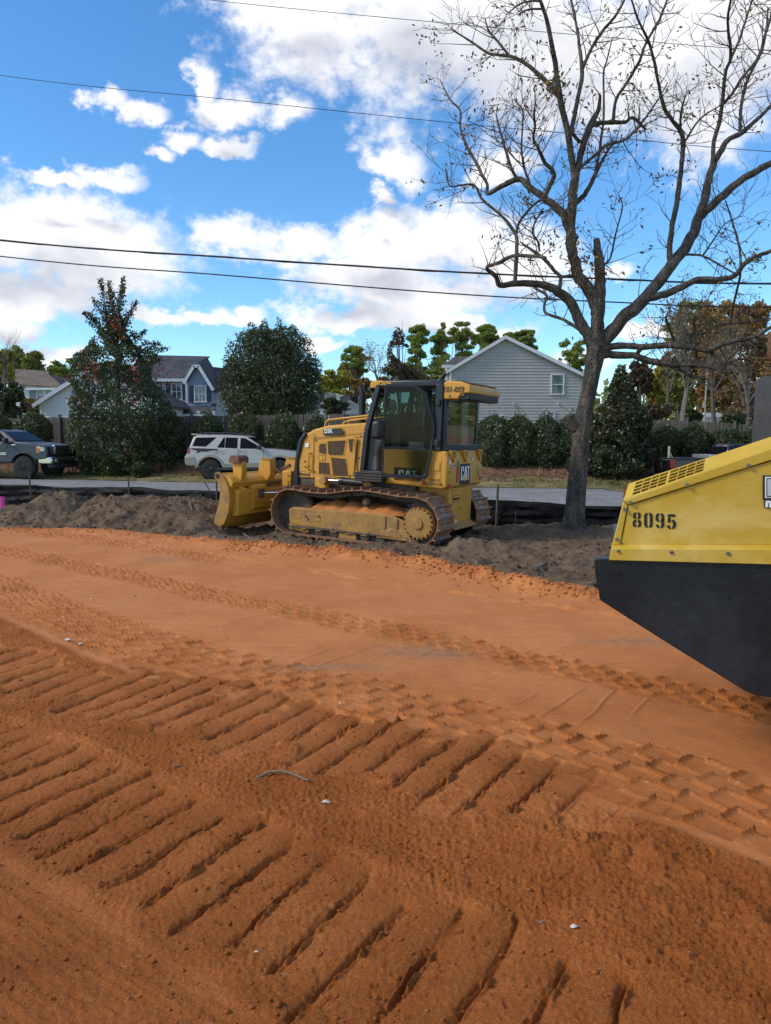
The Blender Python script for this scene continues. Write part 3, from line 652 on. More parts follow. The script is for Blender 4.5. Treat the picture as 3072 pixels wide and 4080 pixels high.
def gable_house(name, label, origin, xl, xr, xp, ze_l, ze_r, zp, depth, wall_m, roof_m, step=.2, zb=0, rz=0, ov=.35, do_siding=True):
    """gable end on the local plane y=0 (facing -y), ridge running back"""
    root = thing(name, label, 'house', origin, rz)
    body = MB(); pr_ = [(xl, zb), (xr, zb), (xr, ze_r), (xp, zp - .03), (xl, ze_l)]; body.prism(pr_, .03, depth); body.build('wall', wall_m, root, smooth=0)
    def span(z):
        a = xl if z <= ze_l else xl + (xp - xl) * (z - ze_l) / (zp - ze_l); b = xr if z <= ze_r else xr - (xr - xp) * (z - ze_r) / (zp - ze_r); return a, b
    if do_siding: siding(root, span, zb, zp - .05, wall_m, 0, step)
    sl, sr = (zp - ze_l) / (xp - xl), (zp - ze_r) / (xr - xp)
    rf = slab(root, 'roof', (xl - ov, -ov, ze_l - sl * ov + .16), (xp, -ov, zp + .16), (xp, depth + ov, zp + .16), (xl - ov, depth + ov, ze_l - sl * ov + .16), .12, roof_m)
    slab(root, 'roof', (xp, -ov, zp + .16), (xr + ov, -ov, ze_r - sr * ov + .16), (xr + ov, depth + ov, ze_r - sr * ov + .16), (xp, depth + ov, zp + .16), .12, roof_m)
    for (a, za, s_) in ((xl - ov, ze_l - sl * ov, 1), (xr + ov, ze_r - sr * ov, -1)):
        m = MB(); m.add([(a, -ov - .03, za + .14), (xp, -ov - .03, zp + .14), (xp, -ov - .03, zp - .12), (a, -ov - .03, za - .12), (a, -ov - .003, za + .14), (xp, -ov - .003, zp + .14), (xp, -ov - .003, zp - .12), (a, -ov - .003, za - .12)], [(0, 1, 2, 3), (7, 6, 5, 4), (0, 4, 5, 1), (1, 5, 6, 2), (2, 6, 7, 3), (3, 7, 4, 0)])
        m.build('rake_board', TRIM, root, smooth=0)
        so = MB(); so.add([(a, -ov, za - .0), (xp, -ov, zp - .0), (xp, .02, zp - .0), (a, .02, za - .0)], [(0, 1, 2, 3)]); so.v = [(x, y, z + .03) for x, y, z in so.v]; so.build('soffit', TRIM, root, smooth=0, recalc=False)
    for x in (xl, xr):
        MB().box((x, -.01, (zb + (ze_l if x == xl else ze_r)) / 2), (.14, .09, (ze_l if x == xl else ze_r) - zb)).build('corner_board', TRIM, root, smooth=0)
    return root
# grey house, right of the dozer
def wx(px, Y): return (px - 1536) / FPX * Y / (math.cos(PITCH)) * math.cos(PITCH)
def HX(px, py, Y): p = at(px, py, Y); return p.x, p.z
Yh = 56.0
pk = HX(2012, 1346, Yh); el_ = HX(1800, 1474, Yh); er_ = HX(2345, 1508, Yh)
gh = gable_house('grey_house', 'grey vinyl sided two storey house with a plain gable end, right of the bulldozer cab', (0, Yh, 0), el_[0] - .1, er_[0], pk[0], el_[1], er_[1], pk[1], 13, V_GREY, SH_BRN, .225, zb=.9)
c = HX(2220, 1532, Yh); window(gh, c[0], c[1], .82, 1.36, 0, (1, 2), False, False); c = HX(2192, 1662, Yh); window(gh, c[0], c[1] + .05, .5, .62, 0, (2, 2), trim=.07)
for px, py in ((2047, 1609), (2224, 1609)):
    c = HX(px, py, Yh); v = MB().box((c[0], -.06, c[1]), (.15, .12, .14)); v.box((c[0], -.1, c[1] + .07), (.2, .2, .02)); v.build('wall_vent', TRIM, gh, .01)
c = HX(2003, 1661, Yh); v = MB().box((c[0], -.05, c[1]), (.34, .1, .32)); vv = v.build('dryer_vent', TRIM, gh, .01); MB().cyl((c[0], -.09, c[1]), (c[0], -.14, c[1]), .1, seg=12).build('vent_hood', mat('vent_dark', (.03, .03, .03), .6), vv)
# lower roof wing showing past its left corner
a = HX(1757, 1462, Yh + 3); b_ = HX(1872, 1424, Yh + 3)
slab(gh, 'wing_roof', (a[0], 1.0, a[1]), (a[0] + 2.6, 1.0, a[1] + .0), (b_[0] + .6, 3.2, b_[1] + .1), (a[0] + 1.1, 3.2, b_[1] + .1), .12, SH_BRN)
MB().box((a[0] + 1.2, .95, a[1] - .16), (2.6, .1, .22)).build('wing_fascia', TRIM, gh, smooth=0)
MB().prism([(a[0] + .35, .9), (a[0] + 2.4, .9), (a[0] + 2.4, a[1] - .05), (a[0] + .35, a[1] - .05)], 1.1, 3.3).build('wing_wall', V_GREY, gh, smooth=0)

# white gable (single storey) left of the berried holly
Yw = 44.0; L_ = HX(130, 1622, Yw); A_ = HX(385, 1462, Yw)
gable_house('white_gable_house', 'white sided low gable house half hidden behind the berried holly', (0, Yw, 0), L_[0] + .5, A_[0] + (A_[0] - L_[0]) - .5, A_[0], L_[1] + .25, L_[1] + .25, A_[1], 9, V_WHITE, SH_DARK, .17, zb=.9)
# slate house with tan roof at far left
Yt = 62.0; a = HX(120, 1545, Yt); b_ = HX(240, 1550, Yt)
th_ = thing('tan_roof_house', 'slate sided house with a tan shingle roof at far left', 'house', (0, Yt, 0))
MB().prism([(a[0] - 3.5, .9), (b_[0], .9), (b_[0], a[1] - .05), (a[0] - 3.5, a[1] - .05)], .03, 8).build('wall', V_LG, th_, smooth=0)
siding(th_, lambda z: (a[0], b_[0]), .9, a[1] - .1, V_LG, 0, .22); siding(th_, lambda z: (a[0] - 3.5, a[0] - .05), .9, a[1] - .1, V_WHITE, -.03, .22)
t2 = HX(60, 1478, Yt + 3); slab(th_, 'roof', (a[0] - 4.4, -.4, a[1] + .6), (b_[0] + .5, -.4, a[1] - .02), (b_[0] - 3.0, 4.0, t2[1] + .1), (a[0] - 4.4, 4.0, t2[1] + .35), .14, SH_TAN)
MB().box(((a[0] + b_[0]) / 2, -.4, a[1] - .12), (b_[0] - a[0] + .5, .08, .2)).build('fascia', TRIM, th_, smooth=0)
c = HX(166, 1573, Yt); window(th_, c[0], c[1], .62, 1.35); c = HX(194, 1570, Yt); window(th_, c[0], c[1], .55, .95)
Yt2 = 72.0; a = HX(135, 1500, Yt2); p = HX(155, 1492, Yt2); r_ = HX(250, 1546, Yt2)
gable_house('tan_gable_house', 'tan sided house with dark roof and white vent pipe behind the slate house', (0, Yt2, 0), p[0] - 2.4, r_[0], p[0], p[1] - 1.5, r_[1], p[1], 10, V_TAN, SH_DARK, .22, zb=2.0)
dr = thing('dark_roof_house', 'dark shingle roof with a white vent pipe, left of the berried holly', 'house', (0, 76, 0)); q = HX(160, 1492, 76)
slab(dr, 'roof', (q[0] + 2.3, 0, q[1] - 1.5), (q[0] + 7.5, 0, q[1] - 2.0), (q[0] + 6.5, 4, q[1] - .2), (q[0] + .1, 4, q[1] + .0), .15, SH_DARK); MB().prism([(q[0] + 2.4, 1), (q[0] + 7, 1), (q[0] + 7, q[1] - 2.1), (q[0] + 2.4, q[1] - 2.1)], .4, 4).build('wall', V_TAN, dr, smooth=0)
MB().cyl((q[0] + 4.0, 2, q[1] - 1.2), (q[0] + 4.0, 2, q[1] + .25), .09, seg=8).build('vent_pipe', TRIM, dr)

# blue grey two storey house right of the holly
Yb = 52.0
bh = thing('blue_grey_house', 'blue grey and white two storey house with dark hipped roof and shuttered windows', 'house', (0, Yb, 0))
x0, zt = HX(630, 1513, Yb); x1, _ = HX(753, 1520, Yb); x2, ztb = HX(843, 1488, Yb); zpor = HX(700, 1608, Yb)[1]
MB().prism([(x0 - 1.5, .9), (x1, .9), (x1, zt), (x0 - 1.5, zt)], .03, 8).build('wall', V_WHITE, bh, smooth=0); siding(bh, lambda z: (x0 - 1.5, x1), zpor - .2, zt, V_WHITE, 0, .19)
MB().prism([(x1, .9), (x2, .9), (x2, ztb - 1.0), (x2 - .7, ztb + .3), (x1 + .55, ztb + .3), (x1, ztb - .8)], -.55, 7).build('wall', V_BLUE, bh, smooth=0)
for k in range(13):
    xx = x1 + .06 + k * (x2 - x1 - .12) / 12; edge = min(xx - x1, x2 - xx); zz = ztb + .28 if edge > .6 else ztb - .8 + edge * 1.7
    MB().box((xx, -.565, (zpor + zz) / 2), (.05, .03, zz - zpor)).build('batten', V_BLUE, bh, smooth=0)
hz = HX(690, 1418, Yb + 4)[1]
slab(bh, 'roof', (x0 - 2.4, -.4, zt + .05), (x1 + .1, -.4, zt + .05), (x1 + .3, 4.2, hz), (x0 - 2.4, 4.2, hz + .1), .14, SH_DARK)
slab(bh, 'roof', (x1 - .1, -.95, ztb - .6), (x1 + .65, -.95, ztb + .55), (x1 + .5, 4.2, hz), (x1 - .6, 4.2, hz - .2), .1, SH_DARK)
slab(bh, 'roof', (x1 + .5, -.95, ztb + .5), (x2 - .6, -.95, ztb + .5), (x2 - 1.2, 4.0, hz - .05), (x1 + .3, 4.2, hz), .1, SH_DARK)
slab(bh, 'roof', (x2 - .65, -.95, ztb + .55), (x2 + .3, -.95, ztb - 1.1), (x2 + .3, 4.0, ztb - 1.1), (x2 - 1.25, 4.0, hz - .05), .1, SH_DARK)
e = MB()
for (pa, pb) in (((x1 - .12, ztb - .75), (x1 + .6, ztb + .4)), ((x1 + .6, ztb + .4), (x2 - .65, ztb + .4)), ((x2 - .65, ztb + .4), (x2 + .3, ztb - 1.2))):
    d = Vector((pb[0] - pa[0], 0, pb[1] - pa[1])); e.box(((pa[0] + pb[0]) / 2, -.97, (pa[1] + pb[1]) / 2), (d.length + .05, .06, .2), Matrix.Rotation(-math.atan2(d.z, d.x), 4, 'Y'))
e.build('rake_board', TRIM, bh, smooth=0)
MB().box(((x0 - 2.4 + x1) / 2, -.42, zt - .06), (x1 - x0 + 2.4, .08, .2)).build('fascia', TRIM, bh, smooth=0)
MB().box((x1 - .06, -.3, (zpor + zt) / 2), (.12, .5, zt - zpor)).build('corner_board', TRIM, bh, smooth=0)
c = HX(705, 1561, Yb); window(bh, c[0], c[1], .62, 1.02, 0, (2, 2), True); c = HX(800, 1570, Yb - .5); window(bh, c[0], c[1], .68, .98, -.55, (3, 2), True)
slab(bh, 'porch_roof', (x0 - 1.5, -2.2, zpor - .75), (x2 + .4, -2.2, zpor - .75), (x2 + .3, .0, zpor), (x0 - 1.5, .0, zpor), .1, SH_DARK)
MB().box(((x0 + x2) / 2 - .5, -2.2, zpor - .92), (x2 - x0 + 2, .12, .24)).build('porch_beam', TRIM, bh, smooth=0)
for px in (717, 793, 852):
    xx = HX(px, 1640, Yb - 2)[0]; MB().box((xx, -2.1, (zpor + .2) / 2 - .1), (.2, .2, zpor - 1.2)).build('porch_post', TRIM, bh, .01)
c = HX(742, 1660, Yb); MB().box((c[0], -.02, c[1] + .0), (.9, .06, 2.0)).build('front_door', SHUT, bh, smooth=0)
x3, z3 = HX(905, 1540, Yb + 2)
MB().prism([(x2, .9), (x3, .9), (x3, z3 - .1), (x2, z3 - .1)], 1.0, 7).build('wall', V_WHITE, bh, smooth=0); siding(bh, lambda z: (x2, x3), 1.6, z3 - .1, V_WHITE, .98, .19)
slab(bh, 'roof', (x2 - .5, .6, z3 - .1), (x3 + .4, .6, z3 - .1), (x3 + .4, 4.2, HX(890, 1470, Yb + 4)[1]), (x2 - 1.4, 4.2, HX(800, 1458, Yb + 4)[1]), .12, SH_DARK)

# small far houses seen over the hood
for nm, lb, px, py, hw, zr, Yf, wm, rm in (('white_gable_cottage', 'far white gabled house between the dark tree and the exhaust stack', 1292, 1552, 2.2, 1.5, 84., V_WHITE, SH_DARK), ('brown_roof_cottage', 'far brown roofed house just left of the exhaust stack', 1385, 1562, 2.0, 1.2, 88., V_TAN, SH_BRN), ('grey_roof_cottage', 'far low house with grey roof and white wall below the brown roofed one', 1392, 1600, 1.6, .9, 78., V_WHITE, SH_GREY)):
    p = HX(px, py, Yf); gable_house(nm, lb, (0, Yf, 0), p[0] - hw, p[0] + hw, p[0] + .1, p[1] - zr, p[1] - zr, p[1], 7, wm, rm, .3, zb=1.0, do_siding=False)
# white shed with gambrel roof at right
Ys = 47.0; a = HX(2792, 1709, Ys); b_ = HX(2812, 1712, Ys); t_ = HX(2808, 1643, Ys); r_ = HX(2905, 1640, Ys); m_ = HX(2800, 1662, Ys)
shd = thing('garden_shed', 'white shed with grey gambrel roof beyond the right fence', 'shed', (0, Ys, 0))
MB().prism([(a[0] - .15, .7), (b_[0] + .05, .7), (b_[0] + .05, a[1]), (t_[0], t_[1] - .05), (m_[0] - .05, m_[1] + .0), (a[0] - .15, a[1] + .3)], .0, .4).build('end_wall', V_WHITE, shd, smooth=0)
MB().box(((b_[0] + r_[0]) / 2, .6, 1.6), (r_[0] - b_[0], .1, 1.8)).build('wall', V_WHITE, shd, smooth=0)
slab(shd, 'roof', (b_[0], .35, a[1] + .08), (r_[0] + .2, .35, a[1] + .08), (r_[0] + .2, .8, m_[1] + .05), (t_[0] + .1, .8, m_[1] + .05), .06, SH_GREY)
slab(shd, 'roof', (t_[0] + .1, .8, m_[1] + .05), (r_[0] + .2, .8, m_[1] + .05), (r_[0] + .2, 1.9, t_[1] + .05), (t_[0], 1.9, t_[1] + .05), .06, mat('light_shingle', (.30, .30, .30), .9, grain=.2))
pl = thing('light_pole', 'thin grey metal pole standing beside the white shed', 'pole', tuple(at(2806, 1718, 45.))); METG = mat('galvanised', (.45, .46, .47), .4, .7, grain=.15)
MB().tube([(0, 0, -1), (0, 0, 2.2), (.02, 0, 2.9)], [.05, .045, .04], 8).build('shaft', METG, pl); MB().tube([(0, 0, 2.75), (.03, 0, 4.0)], [.02, .014], 6).build('mast', METG, pl); MB().box((-.1, 0, 1.55), (.12, .1, .3)).build('meter_box', METG, pl, .01)

# ================================================================== plants
BARK = mat('grey_bark', (.13, .11, .09), .95, 0, (.075, .06, .05), 6, (.35, .65), 1.0, 18, spec=.15, grain=.35, stretch=(1, 1, .3))
BARK_P = mat('pine_bark', (.16, .10, .07), .95, 0, (.10, .07, .055), 5, grain=.3, stretch=(1, 1, .3))
L_HOLLY = leaf_mat('holly_leaf', (.020, .034, .014), (.055, .082, .026), (.10, .12, .035), .95, .38, .12)
L_HEDGE = leaf_mat('hedge_leaf', (.024, .036, .013), (.062, .085, .024), (.15, .14, .03), .95, .42, .14)
L_DARK = leaf_mat('dark_evergreen_leaf', (.022, .031, .014), (.056, .072, .028), None, .95, .55, .14)
L_PINE = leaf_mat('pine_needles', (.10, .15, .028), (.30, .36, .065), None, .95, .6, .32)
L_YEL = leaf_mat('yellow_green_leaf', (.21, .22, .035), (.52, .44, .065), (.42, .22, .03), .9, .6, .3)
L_ORG = leaf_mat('autumn_leaf', (.16, .075, .022), (.42, .20, .05), (.12, .12, .03), .9, .6, .25)
L_BRN = leaf_mat('brown_autumn_leaf', (.11, .06, .026), (.28, .145, .055), (.16, .15, .045), .88, .6, .2)
L_RED = leaf_mat('dark_red_leaf', (.05, .03, .02), (.12, .045, .03), (.05, .06, .022), .7, .5, .15)
L_OLV = leaf_mat('olive_leaf', (.10, .115, .028), (.29, .28, .06), (.26, .16, .04), .92, .6, .25)
BERRY = leaf_mat('red_berry', (.22, .018, .012), (.38, .04, .02), None, .9, .35, 0)
def noise3(P, f, seed=0): return (pnoise(P[:, 0] * f + P[:, 2] * f * .7, P[:, 1] * f - P[:, 2] * f * .6, seed) + pnoise(P[:, 2] * f * 1.1, (P[:, 0] + P[:, 1]) * f * .8, seed + 3)) * .7
def leaves(P, size, aspect=.5, up=.0, shape='quad'):
    n = len(P); d = rng.normal(0, 1, (n, 3)); d[:, 2] += up; d /= np.linalg.norm(d, axis=1)[:, None] + 1e-9
    e = rng.normal(0, 1, (n, 3)); e -= d * (e * d).sum(1)[:, None]; e /= np.linalg.norm(e, axis=1)[:, None] + 1e-9
    sz = (size[0] + (size[1] - size[0]) * rng.random(n))[:, None]
    V = np.stack([P - d * sz, P + e * sz * aspect, P + d * sz, P - e * sz * aspect], 1).reshape(-1, 3)
    return V, np.arange(4 * n).reshape(-1, 4)
def profile_points(n, prof, shell=.55, gap=.0, gf=1.2, seed=0, lump=.18, lf=.9):
    """points inside a body of revolution; prof = [(z, r)...]; uneven outline from 3D noise"""
    zs = np.array([p[0] for p in prof]); rs = np.array([p[1] for p in prof]); zz = np.linspace(zs[0], zs[-1], 200); w = np.interp(zz, zs, rs) + .03
    cdf = np.cumsum(w); cdf /= cdf[-1]; z = np.interp(rng.random(n), cdf, zz); a = rng.random(n) * 6.283
    rr = np.interp(z, zs, rs); f = shell + (1 - shell) * np.sqrt(rng.random(n)); f = np.where(rng.random(n) < .32, np.sqrt(rng.random(n)), f)
    Q = np.stack([np.cos(a) * rr, np.sin(a) * rr, z], -1); k = 1 + lump * noise3(Q, lf, seed) * 1.6
    P = np.stack([np.cos(a) * rr * f * k, np.sin(a) * rr * f * k, z + rng.normal(0, .03, n)], -1)
    if gap: P = P[noise3(P, gf, seed + 7) > gap - .45]
    return P
def blob_points(n, blobs, shell=.45, gap=0, gf=.8, seed=0):
    b = np.array(blobs, float); vol = (b[:, 3] * b[:, 4] * b[:, 5]) ** .7; i = rng.choice(len(b), n, p=vol / vol.sum())
    d = rng.normal(0, 1, (n, 3)); d /= np.linalg.norm(d, axis=1)[:, None]; r = shell + (1 - shell) * rng.random(n) ** .6
    P = b[i, :3] + d * b[i, 3:6] * r[:, None] * (1 + .25 * noise3(b[i, :3] + d, 1.7, seed))[:, None]
    if gap: P = P[noise3(P, gf, seed + 7) > gap - .45]
    return P
def limb_tree(m, base, top, r, tips, seed=0, seg=6):
    rd = random.Random(seed); base, top = Vector(base), Vector(top)
    pts = [base.lerp(top, k / 6) + Vector((rd.uniform(-1, 1), rd.uniform(-1, 1), 0)) * r * (.6 if 0 < k < 6 else 0) for k in range(7)]
    m.tube(pts, [r * (1.25 if k == 0 else 1 - .8 * k / 6) for k in range(7)], seg)
    for t in tips:
        t = Vector(t); h = rd.uniform(.3, .85); a = base.lerp(top, h); md = a.lerp(t, .5) + Vector((rd.uniform(-.2, .2), rd.uniform(-.2, .2), .15)) * (t - a).length * .5
        m.tube([a, md, t], [r * .42 * (1.1 - h * .5), r * .25, r * .06], 5)
def plant(name, label, cat, loc, P, size, lm, trunk=None, group=None, aspect=.5, up=0, bark=None, extra=None):
    root = thing(name, label, cat, loc, 0, group); V, F = leaves(P, size, aspect, up)
    new_obj('crown' if cat == 'tree' else 'foliage', np_mesh('crown', V, F, lm), root)
    if trunk: trunk.build('trunk' if cat == 'tree' else 'stem', bark or BARK, root, smooth=60, recalc=False)
    return root
def onbank(px, o):
    Y = 30.
    for _ in range(12): X = (px - 1536) / FPX * Y; Y = float(road_edge(X)) + o
    return X, Y, float(bank_z(o))
# hedge shrubs: three shapes, placed one by one
shrub_src = []
for k in range(3):
    pr_ = [[(0, .45), (.25, .66), (.8, .74), (1.25, .66), (1.55, .42), (1.74, .1)], [(0, .5), (.3, .70), (.9, .76), (1.35, .68), (1.6, .46), (1.76, .16)], [(0, .4), (.3, .64), (.8, .76), (1.2, .72), (1.5, .5), (1.68, .15)]][k]
    P = profile_points(9000, pr_, .72, .12, 3.0, 200 + k, .16, 1.9)
    tips = profile_points(240, [(1.2, .6), (1.95, .12)], .9, 0, 1, 210 + k, .3, 2.5)
    V, F = leaves(np.concatenate([P, tips]), (.03, .058), .55, .3)
    st = MB()
    for q in range(5): st.tube([(random.uniform(-.1, .1), random.uniform(-.1, .1), -.15), (random.uniform(-.3, .3), random.uniform(-.3, .3), .6), (random.uniform(-.5, .5), random.uniform(-.5, .5), 1.2)], [.03, .02, .008], 5)
    sm_ = st.mesh('stem'); sm_.materials.append(BARK)
    shrub_src.append((np_mesh('foliage', V, F, L_HEDGE), sm_))
SH = [(2, 1650, 66, 'leftmost clipped evergreen shrub, at the picture edge behind the dark pickup'), (143, 1643, 68, 'clipped evergreen shrub behind the dark pickup hood'), (690, 1642, 56, 'dark evergreen shrub pressed against the right side of the berried holly'),
      (833, 1650, 68, 'clipped evergreen shrub above the tail of the silver vehicle'), (982, 1643, 66, 'clipped evergreen shrub above the rear doors of the silver vehicle'), (1137, 1647, 68, 'clipped evergreen shrub above the hood of the silver vehicle'), (1262, 1655, 60, 'clipped evergreen shrub showing over the bulldozer hood rails'),
      (1963, 1656, 72, 'clipped evergreen shrub just right of the bulldozer cab'), (2066, 1650, 71, 'second clipped evergreen shrub right of the bulldozer cab'), (2170, 1655, 71, 'third clipped evergreen shrub right of the bulldozer cab'), (2278, 1650, 64, 'clipped evergreen shrub half behind the big bare tree trunk'),
      (2640, 1690, 78, 'clipped evergreen shrub right of the dark conical holly, above the black tailgate'), (2755, 1688, 72, 'clipped evergreen shrub in front of the white shed'), (2895, 1706, 86, 'broad clipped evergreen shrub nearest the roller exhaust'), (3010, 1700, 80, 'clipped evergreen shrub behind the roller hood')]
for i, (px, ty, hw, lb) in enumerate(SH):
    X, Y, z = onbank(px, 3.7 if px < 2500 else 4.4); root = thing('hedge_shrub', lb, 'shrub', (X, Y, z - .05), random.random() * 6, 'clipped shrubs along the fence')
    fm, sm_ = shrub_src[i % 3]; a = new_obj('foliage', fm, root); b = new_obj('stem', sm_, root)
    tz = at(px, ty, Y).z; root.scale = (hw / FPX * Y / .74,) * 2 + ((tz - z) / 1.72,)
for i, (px, o, sc) in enumerate([(290, 1.9, .42), (462, 1.5, .62), (560, 1.3, .4), (2300, 3.0, .4)]):
    X, Y, z = onbank(px, o); root = thing('low_shrub', ['small reddish shrub beside the pickup grille', 'low round shrub at the foot of the berried holly', 'lowest trailing shrub at the holly skirt beside the verge', 'low dark shrub at the foot of the hedge by the trunk'][i], 'shrub', (X, Y, z - .03), i)
    new_obj('foliage', shrub_src[i % 3][0] if i else np_mesh('foliage', *leaves(profile_points(1500, [(0, .5), (.8, .8), (1.6, .3)], .5, .2, 3, 222), (.03, .06), .6), L_RED), root); new_obj('stem', shrub_src[i % 3][1], root); root.scale = (sc * 1.5, sc * 1.5, sc)
# berried holly, left
X, Y, z = onbank(480, 2.6)
def holly_left():
    u = Y / FPX * .54; zc = lambda zy: (1480 - zy) * u
    prof = [(0, 1.9), (.5, 2.05), (zc(1250), 2.15), (zc(1050), 2.05), (zc(850), 1.85), (zc(700), 1.75), (zc(610), 1.65), (zc(560), .95), (zc(450), .55), (zc(330), .22)]
    P = [profile_points(48000, prof, .68, .27, 1.6, 301, .28, .8)]
    m = MB(); rd = random.Random(3); m.tube([(0, 0, -.3), (.05, 0, 2.5), (0, .05, 5), (.1, 0, 6.6)], [.16, .13, .08, .03], 8); sp = []
    # upright shoots of the spire and side sprays
    for (x0_, y0_, x1_, y1_) in [(880, 560, 790, 75), (890, 520, 850, 100), (880, 480, 900, 190), (890, 500, 940, 125), (900, 540, 975, 75), (860, 560, 700, 310), (850, 560, 660, 310), (870, 500, 760, 230), (900, 520, 1035, 215), (950, 580, 1100, 440), (1000, 620, 1290, 580), (760, 600, 700, 540), (980, 600, 1230, 540), (880, 540, 820, 300), (900, 520, 990, 300), (620, 920, 490, 950), (640, 700, 520, 720), (870, 560, 740, 430), (900, 560, 1050, 470), (1150, 700, 1230, 660)]:
        a = Vector(((x0_ - 890) * u, rd.uniform(-.3, .3), zc(y0_))); b = Vector(((x1_ - 890) * u, rd.uniform(-.5, .5), zc(y1_))); md = a.lerp(b, .5) + Vector((0, 0, .12))
        m.tube([a, md, b], [.03, .018, .006], 5)
        n = int((b - a).length * 130); t = rng.random(n) ** .8; c_ = np.array([a.lerp(md, k * 2) if k < .5 else md.lerp(b, k * 2 - 1) for k in t]); sp.append(c_ + rng.normal(0, 1, (n, 3)) * (.05 + .13 * (1 - t))[:, None])
    P += sp
    root = plant('holly_tree', 'tall dark holly with red berry clusters and a ragged leafy spire', 'tree', (X, Y, z - .1), np.concatenate(P), (.04, .078), L_HOLLY, m, None, .55, .2)
    B = np.concatenate([profile_points(3200, [(zc(1000), 1.9), (zc(650), 1.9), (zc(560), 1.3), (zc(400), .8), (zc(300), .4)], .92, .75, 1.3, 309, .25, .8), np.concatenate(sp)[::14]])
    Bc = np.repeat(B, 3, 0) + rng.normal(0, .045, (len(B) * 3, 3)); V, F = leaves(Bc, (.026, .044), .9); new_obj('berries', np_mesh('berries', V, F, BERRY), root)
holly_left()
# conical dark holly, right of the trunk
X, Y, z = onbank(2462, 2.9)
def holly_right():
    m = MB(); m.tube([(0, 0, -.3), (.05, 0, 2), (0, 0, 3.6)], [.12, .09, .03], 7)
    P = np.concatenate([profile_points(30000, [(0, .9), (.4, 1.1), (1.3, 1.12), (2.1, .95), (2.8, .62), (3.3, .4), (3.7, .15)], .66, .22, 1.8, 321, .22, 1.1), profile_points(900, [(3.0, .6), (4.1, .12)], .5, .3, 2.5, 323, .3, 2)])
    root = plant('holly_tree', 'dark conical holly with a rusty tint between the big trunk and the black pickup', 'tree', (X, Y, z - .1), P, (.045, .08), leaf_mat('rusty_holly_leaf', (.018, .026, .012), (.05, .062, .022), (.16, .055, .02), .93, .4, .1), m, None, .55, .2)
holly_right()
def bg_tree(px, py, Yd, rx, ry, lm, label, name='tree', n=7000, size=(.08, .16), blobs=None, gap=.25, r=.16, bark=None, base_z=1.0, group='trees behind the houses and fence', shell=.4, tips=9, seed=0, aspect=.5, gf=.5):
    c = at(px, py, Yd); loc = (c.x, Yd, base_z); k = Yd / FPX; rx *= k; ry *= k; h = c.z - base_z; rd = random.Random(seed + int(px))
    if blobs is None:
        blobs = [(0, 0, h, rx * .6, rx * .6, ry * .7)] + [(rd.uniform(-.8, .8) * rx, rd.uniform(-.6, .6) * rx, h + rd.uniform(-.8, .85) * ry, rx * rd.uniform(.18, .42), rx * rd.uniform(.2, .45), ry * rd.uniform(.12, .3)) for _ in range(22)]
    else: blobs = [(a * k, b * k, h + c_ * k, d * k, d * k, e * k) for a, b, c_, d, e in blobs]
    P = blob_points(n, blobs, shell, gap, gf * 60 / Yd, int(px)); m = MB(); limb_tree(m, (0, 0, -.3), (rd.uniform(-.1, .1) * rx, 0, h + ry * .55), r, [b[:3] for b in blobs[1:tips + 1]], int(px))
    return plant(name, label, 'tree', loc, P, size, lm, m, group, aspect, 0, bark)
# dense dark tree over the fence
dk = bg_tree(1077, 1470, 41., 205, 180, L_DARK, 'big round dark evergreen tree behind the fence, left of the bulldozer', 'evergreen_tree', 56000, (.055, .12), [(0, 0, 0, 150, 140), (-60, 0, 40, 120, 110), (70, 0, 20, 120, 130), (0, 40, 70, 110, 100), (-110, 0, -60, 95, 110), (120, 0, -60, 90, 110), (20, -60, -70, 150, 110), (-40, 0, 110, 70, 60), (60, 0, 105, 75, 60), (-150, 0, -20, 45, 60), (160, 0, -10, 45, 60), (0, 0, -130, 185, 90), (-105, 0, -120, 95, 100), (115, 0, -120, 95, 100), (-70, 0, 150, 18, 34), (-20, 0, 162, 16, 34), (35, 0, 160, 18, 36), (90, 0, 140, 18, 34), (-115, 0, 105, 20, 32), (135, 0, 95, 20, 32)], .12, .2, shell=.5, aspect=.32, gf=1.6)
# upright dark red-green holly over the cab
bg_tree(1592, 1430, 40., 60, 140, L_RED, 'narrow dark reddish spire tree rising over the bulldozer cab', 'spire_tree', 11000, (.05, .10), [(0, 0, -60, 70, 60), (-10, 0, 20, 38, 60), (-5, 0, 80, 25, 45), (0, 0, 125, 14, 30), (50, 0, -70, 60, 50), (-50, 0, -80, 45, 45), (10, 0, 150, 7, 16), (-28, 0, 60, 10, 14), (25, 0, 45, 12, 14)], .3, .1, shell=.2)
# loblolly pines
PN = [(1414, 1440, 80, 46, 52, 'lone round topped pine left of the red spire tree'), (1660, 1372, 84, 46, 70, 'tall pine just right of the red spire tree'), (1757, 1362, 86, 44, 66, 'tall pine over the right end of the cab roof'), (1845, 1352, 88, 48, 62, 'broad pine next to the left slope of the grey gable'), (1936, 1350, 92, 46, 48, 'pine crown right beside the grey gable peak'), (2025, 1372, 96, 40, 40, 'pine crown hidden behind the grey gable peak'), (2095, 1362, 94, 48, 42, 'pine crown over the right slope of the grey gable'), (2283, 1420, 82, 56, 66, 'bushy pine left of the big trunk above the house'),
      (56, 1430, 95, 40, 46, 'dark pine at far left above the tan roof'), (128, 1452, 90, 46, 46, 'round pine over the dark roof at left'), (236, 1490, 96, 50, 42, 'light green pine left of the berried holly'), (310, 1480, 100, 60, 50, 'pale green tree partly behind the berried holly')]
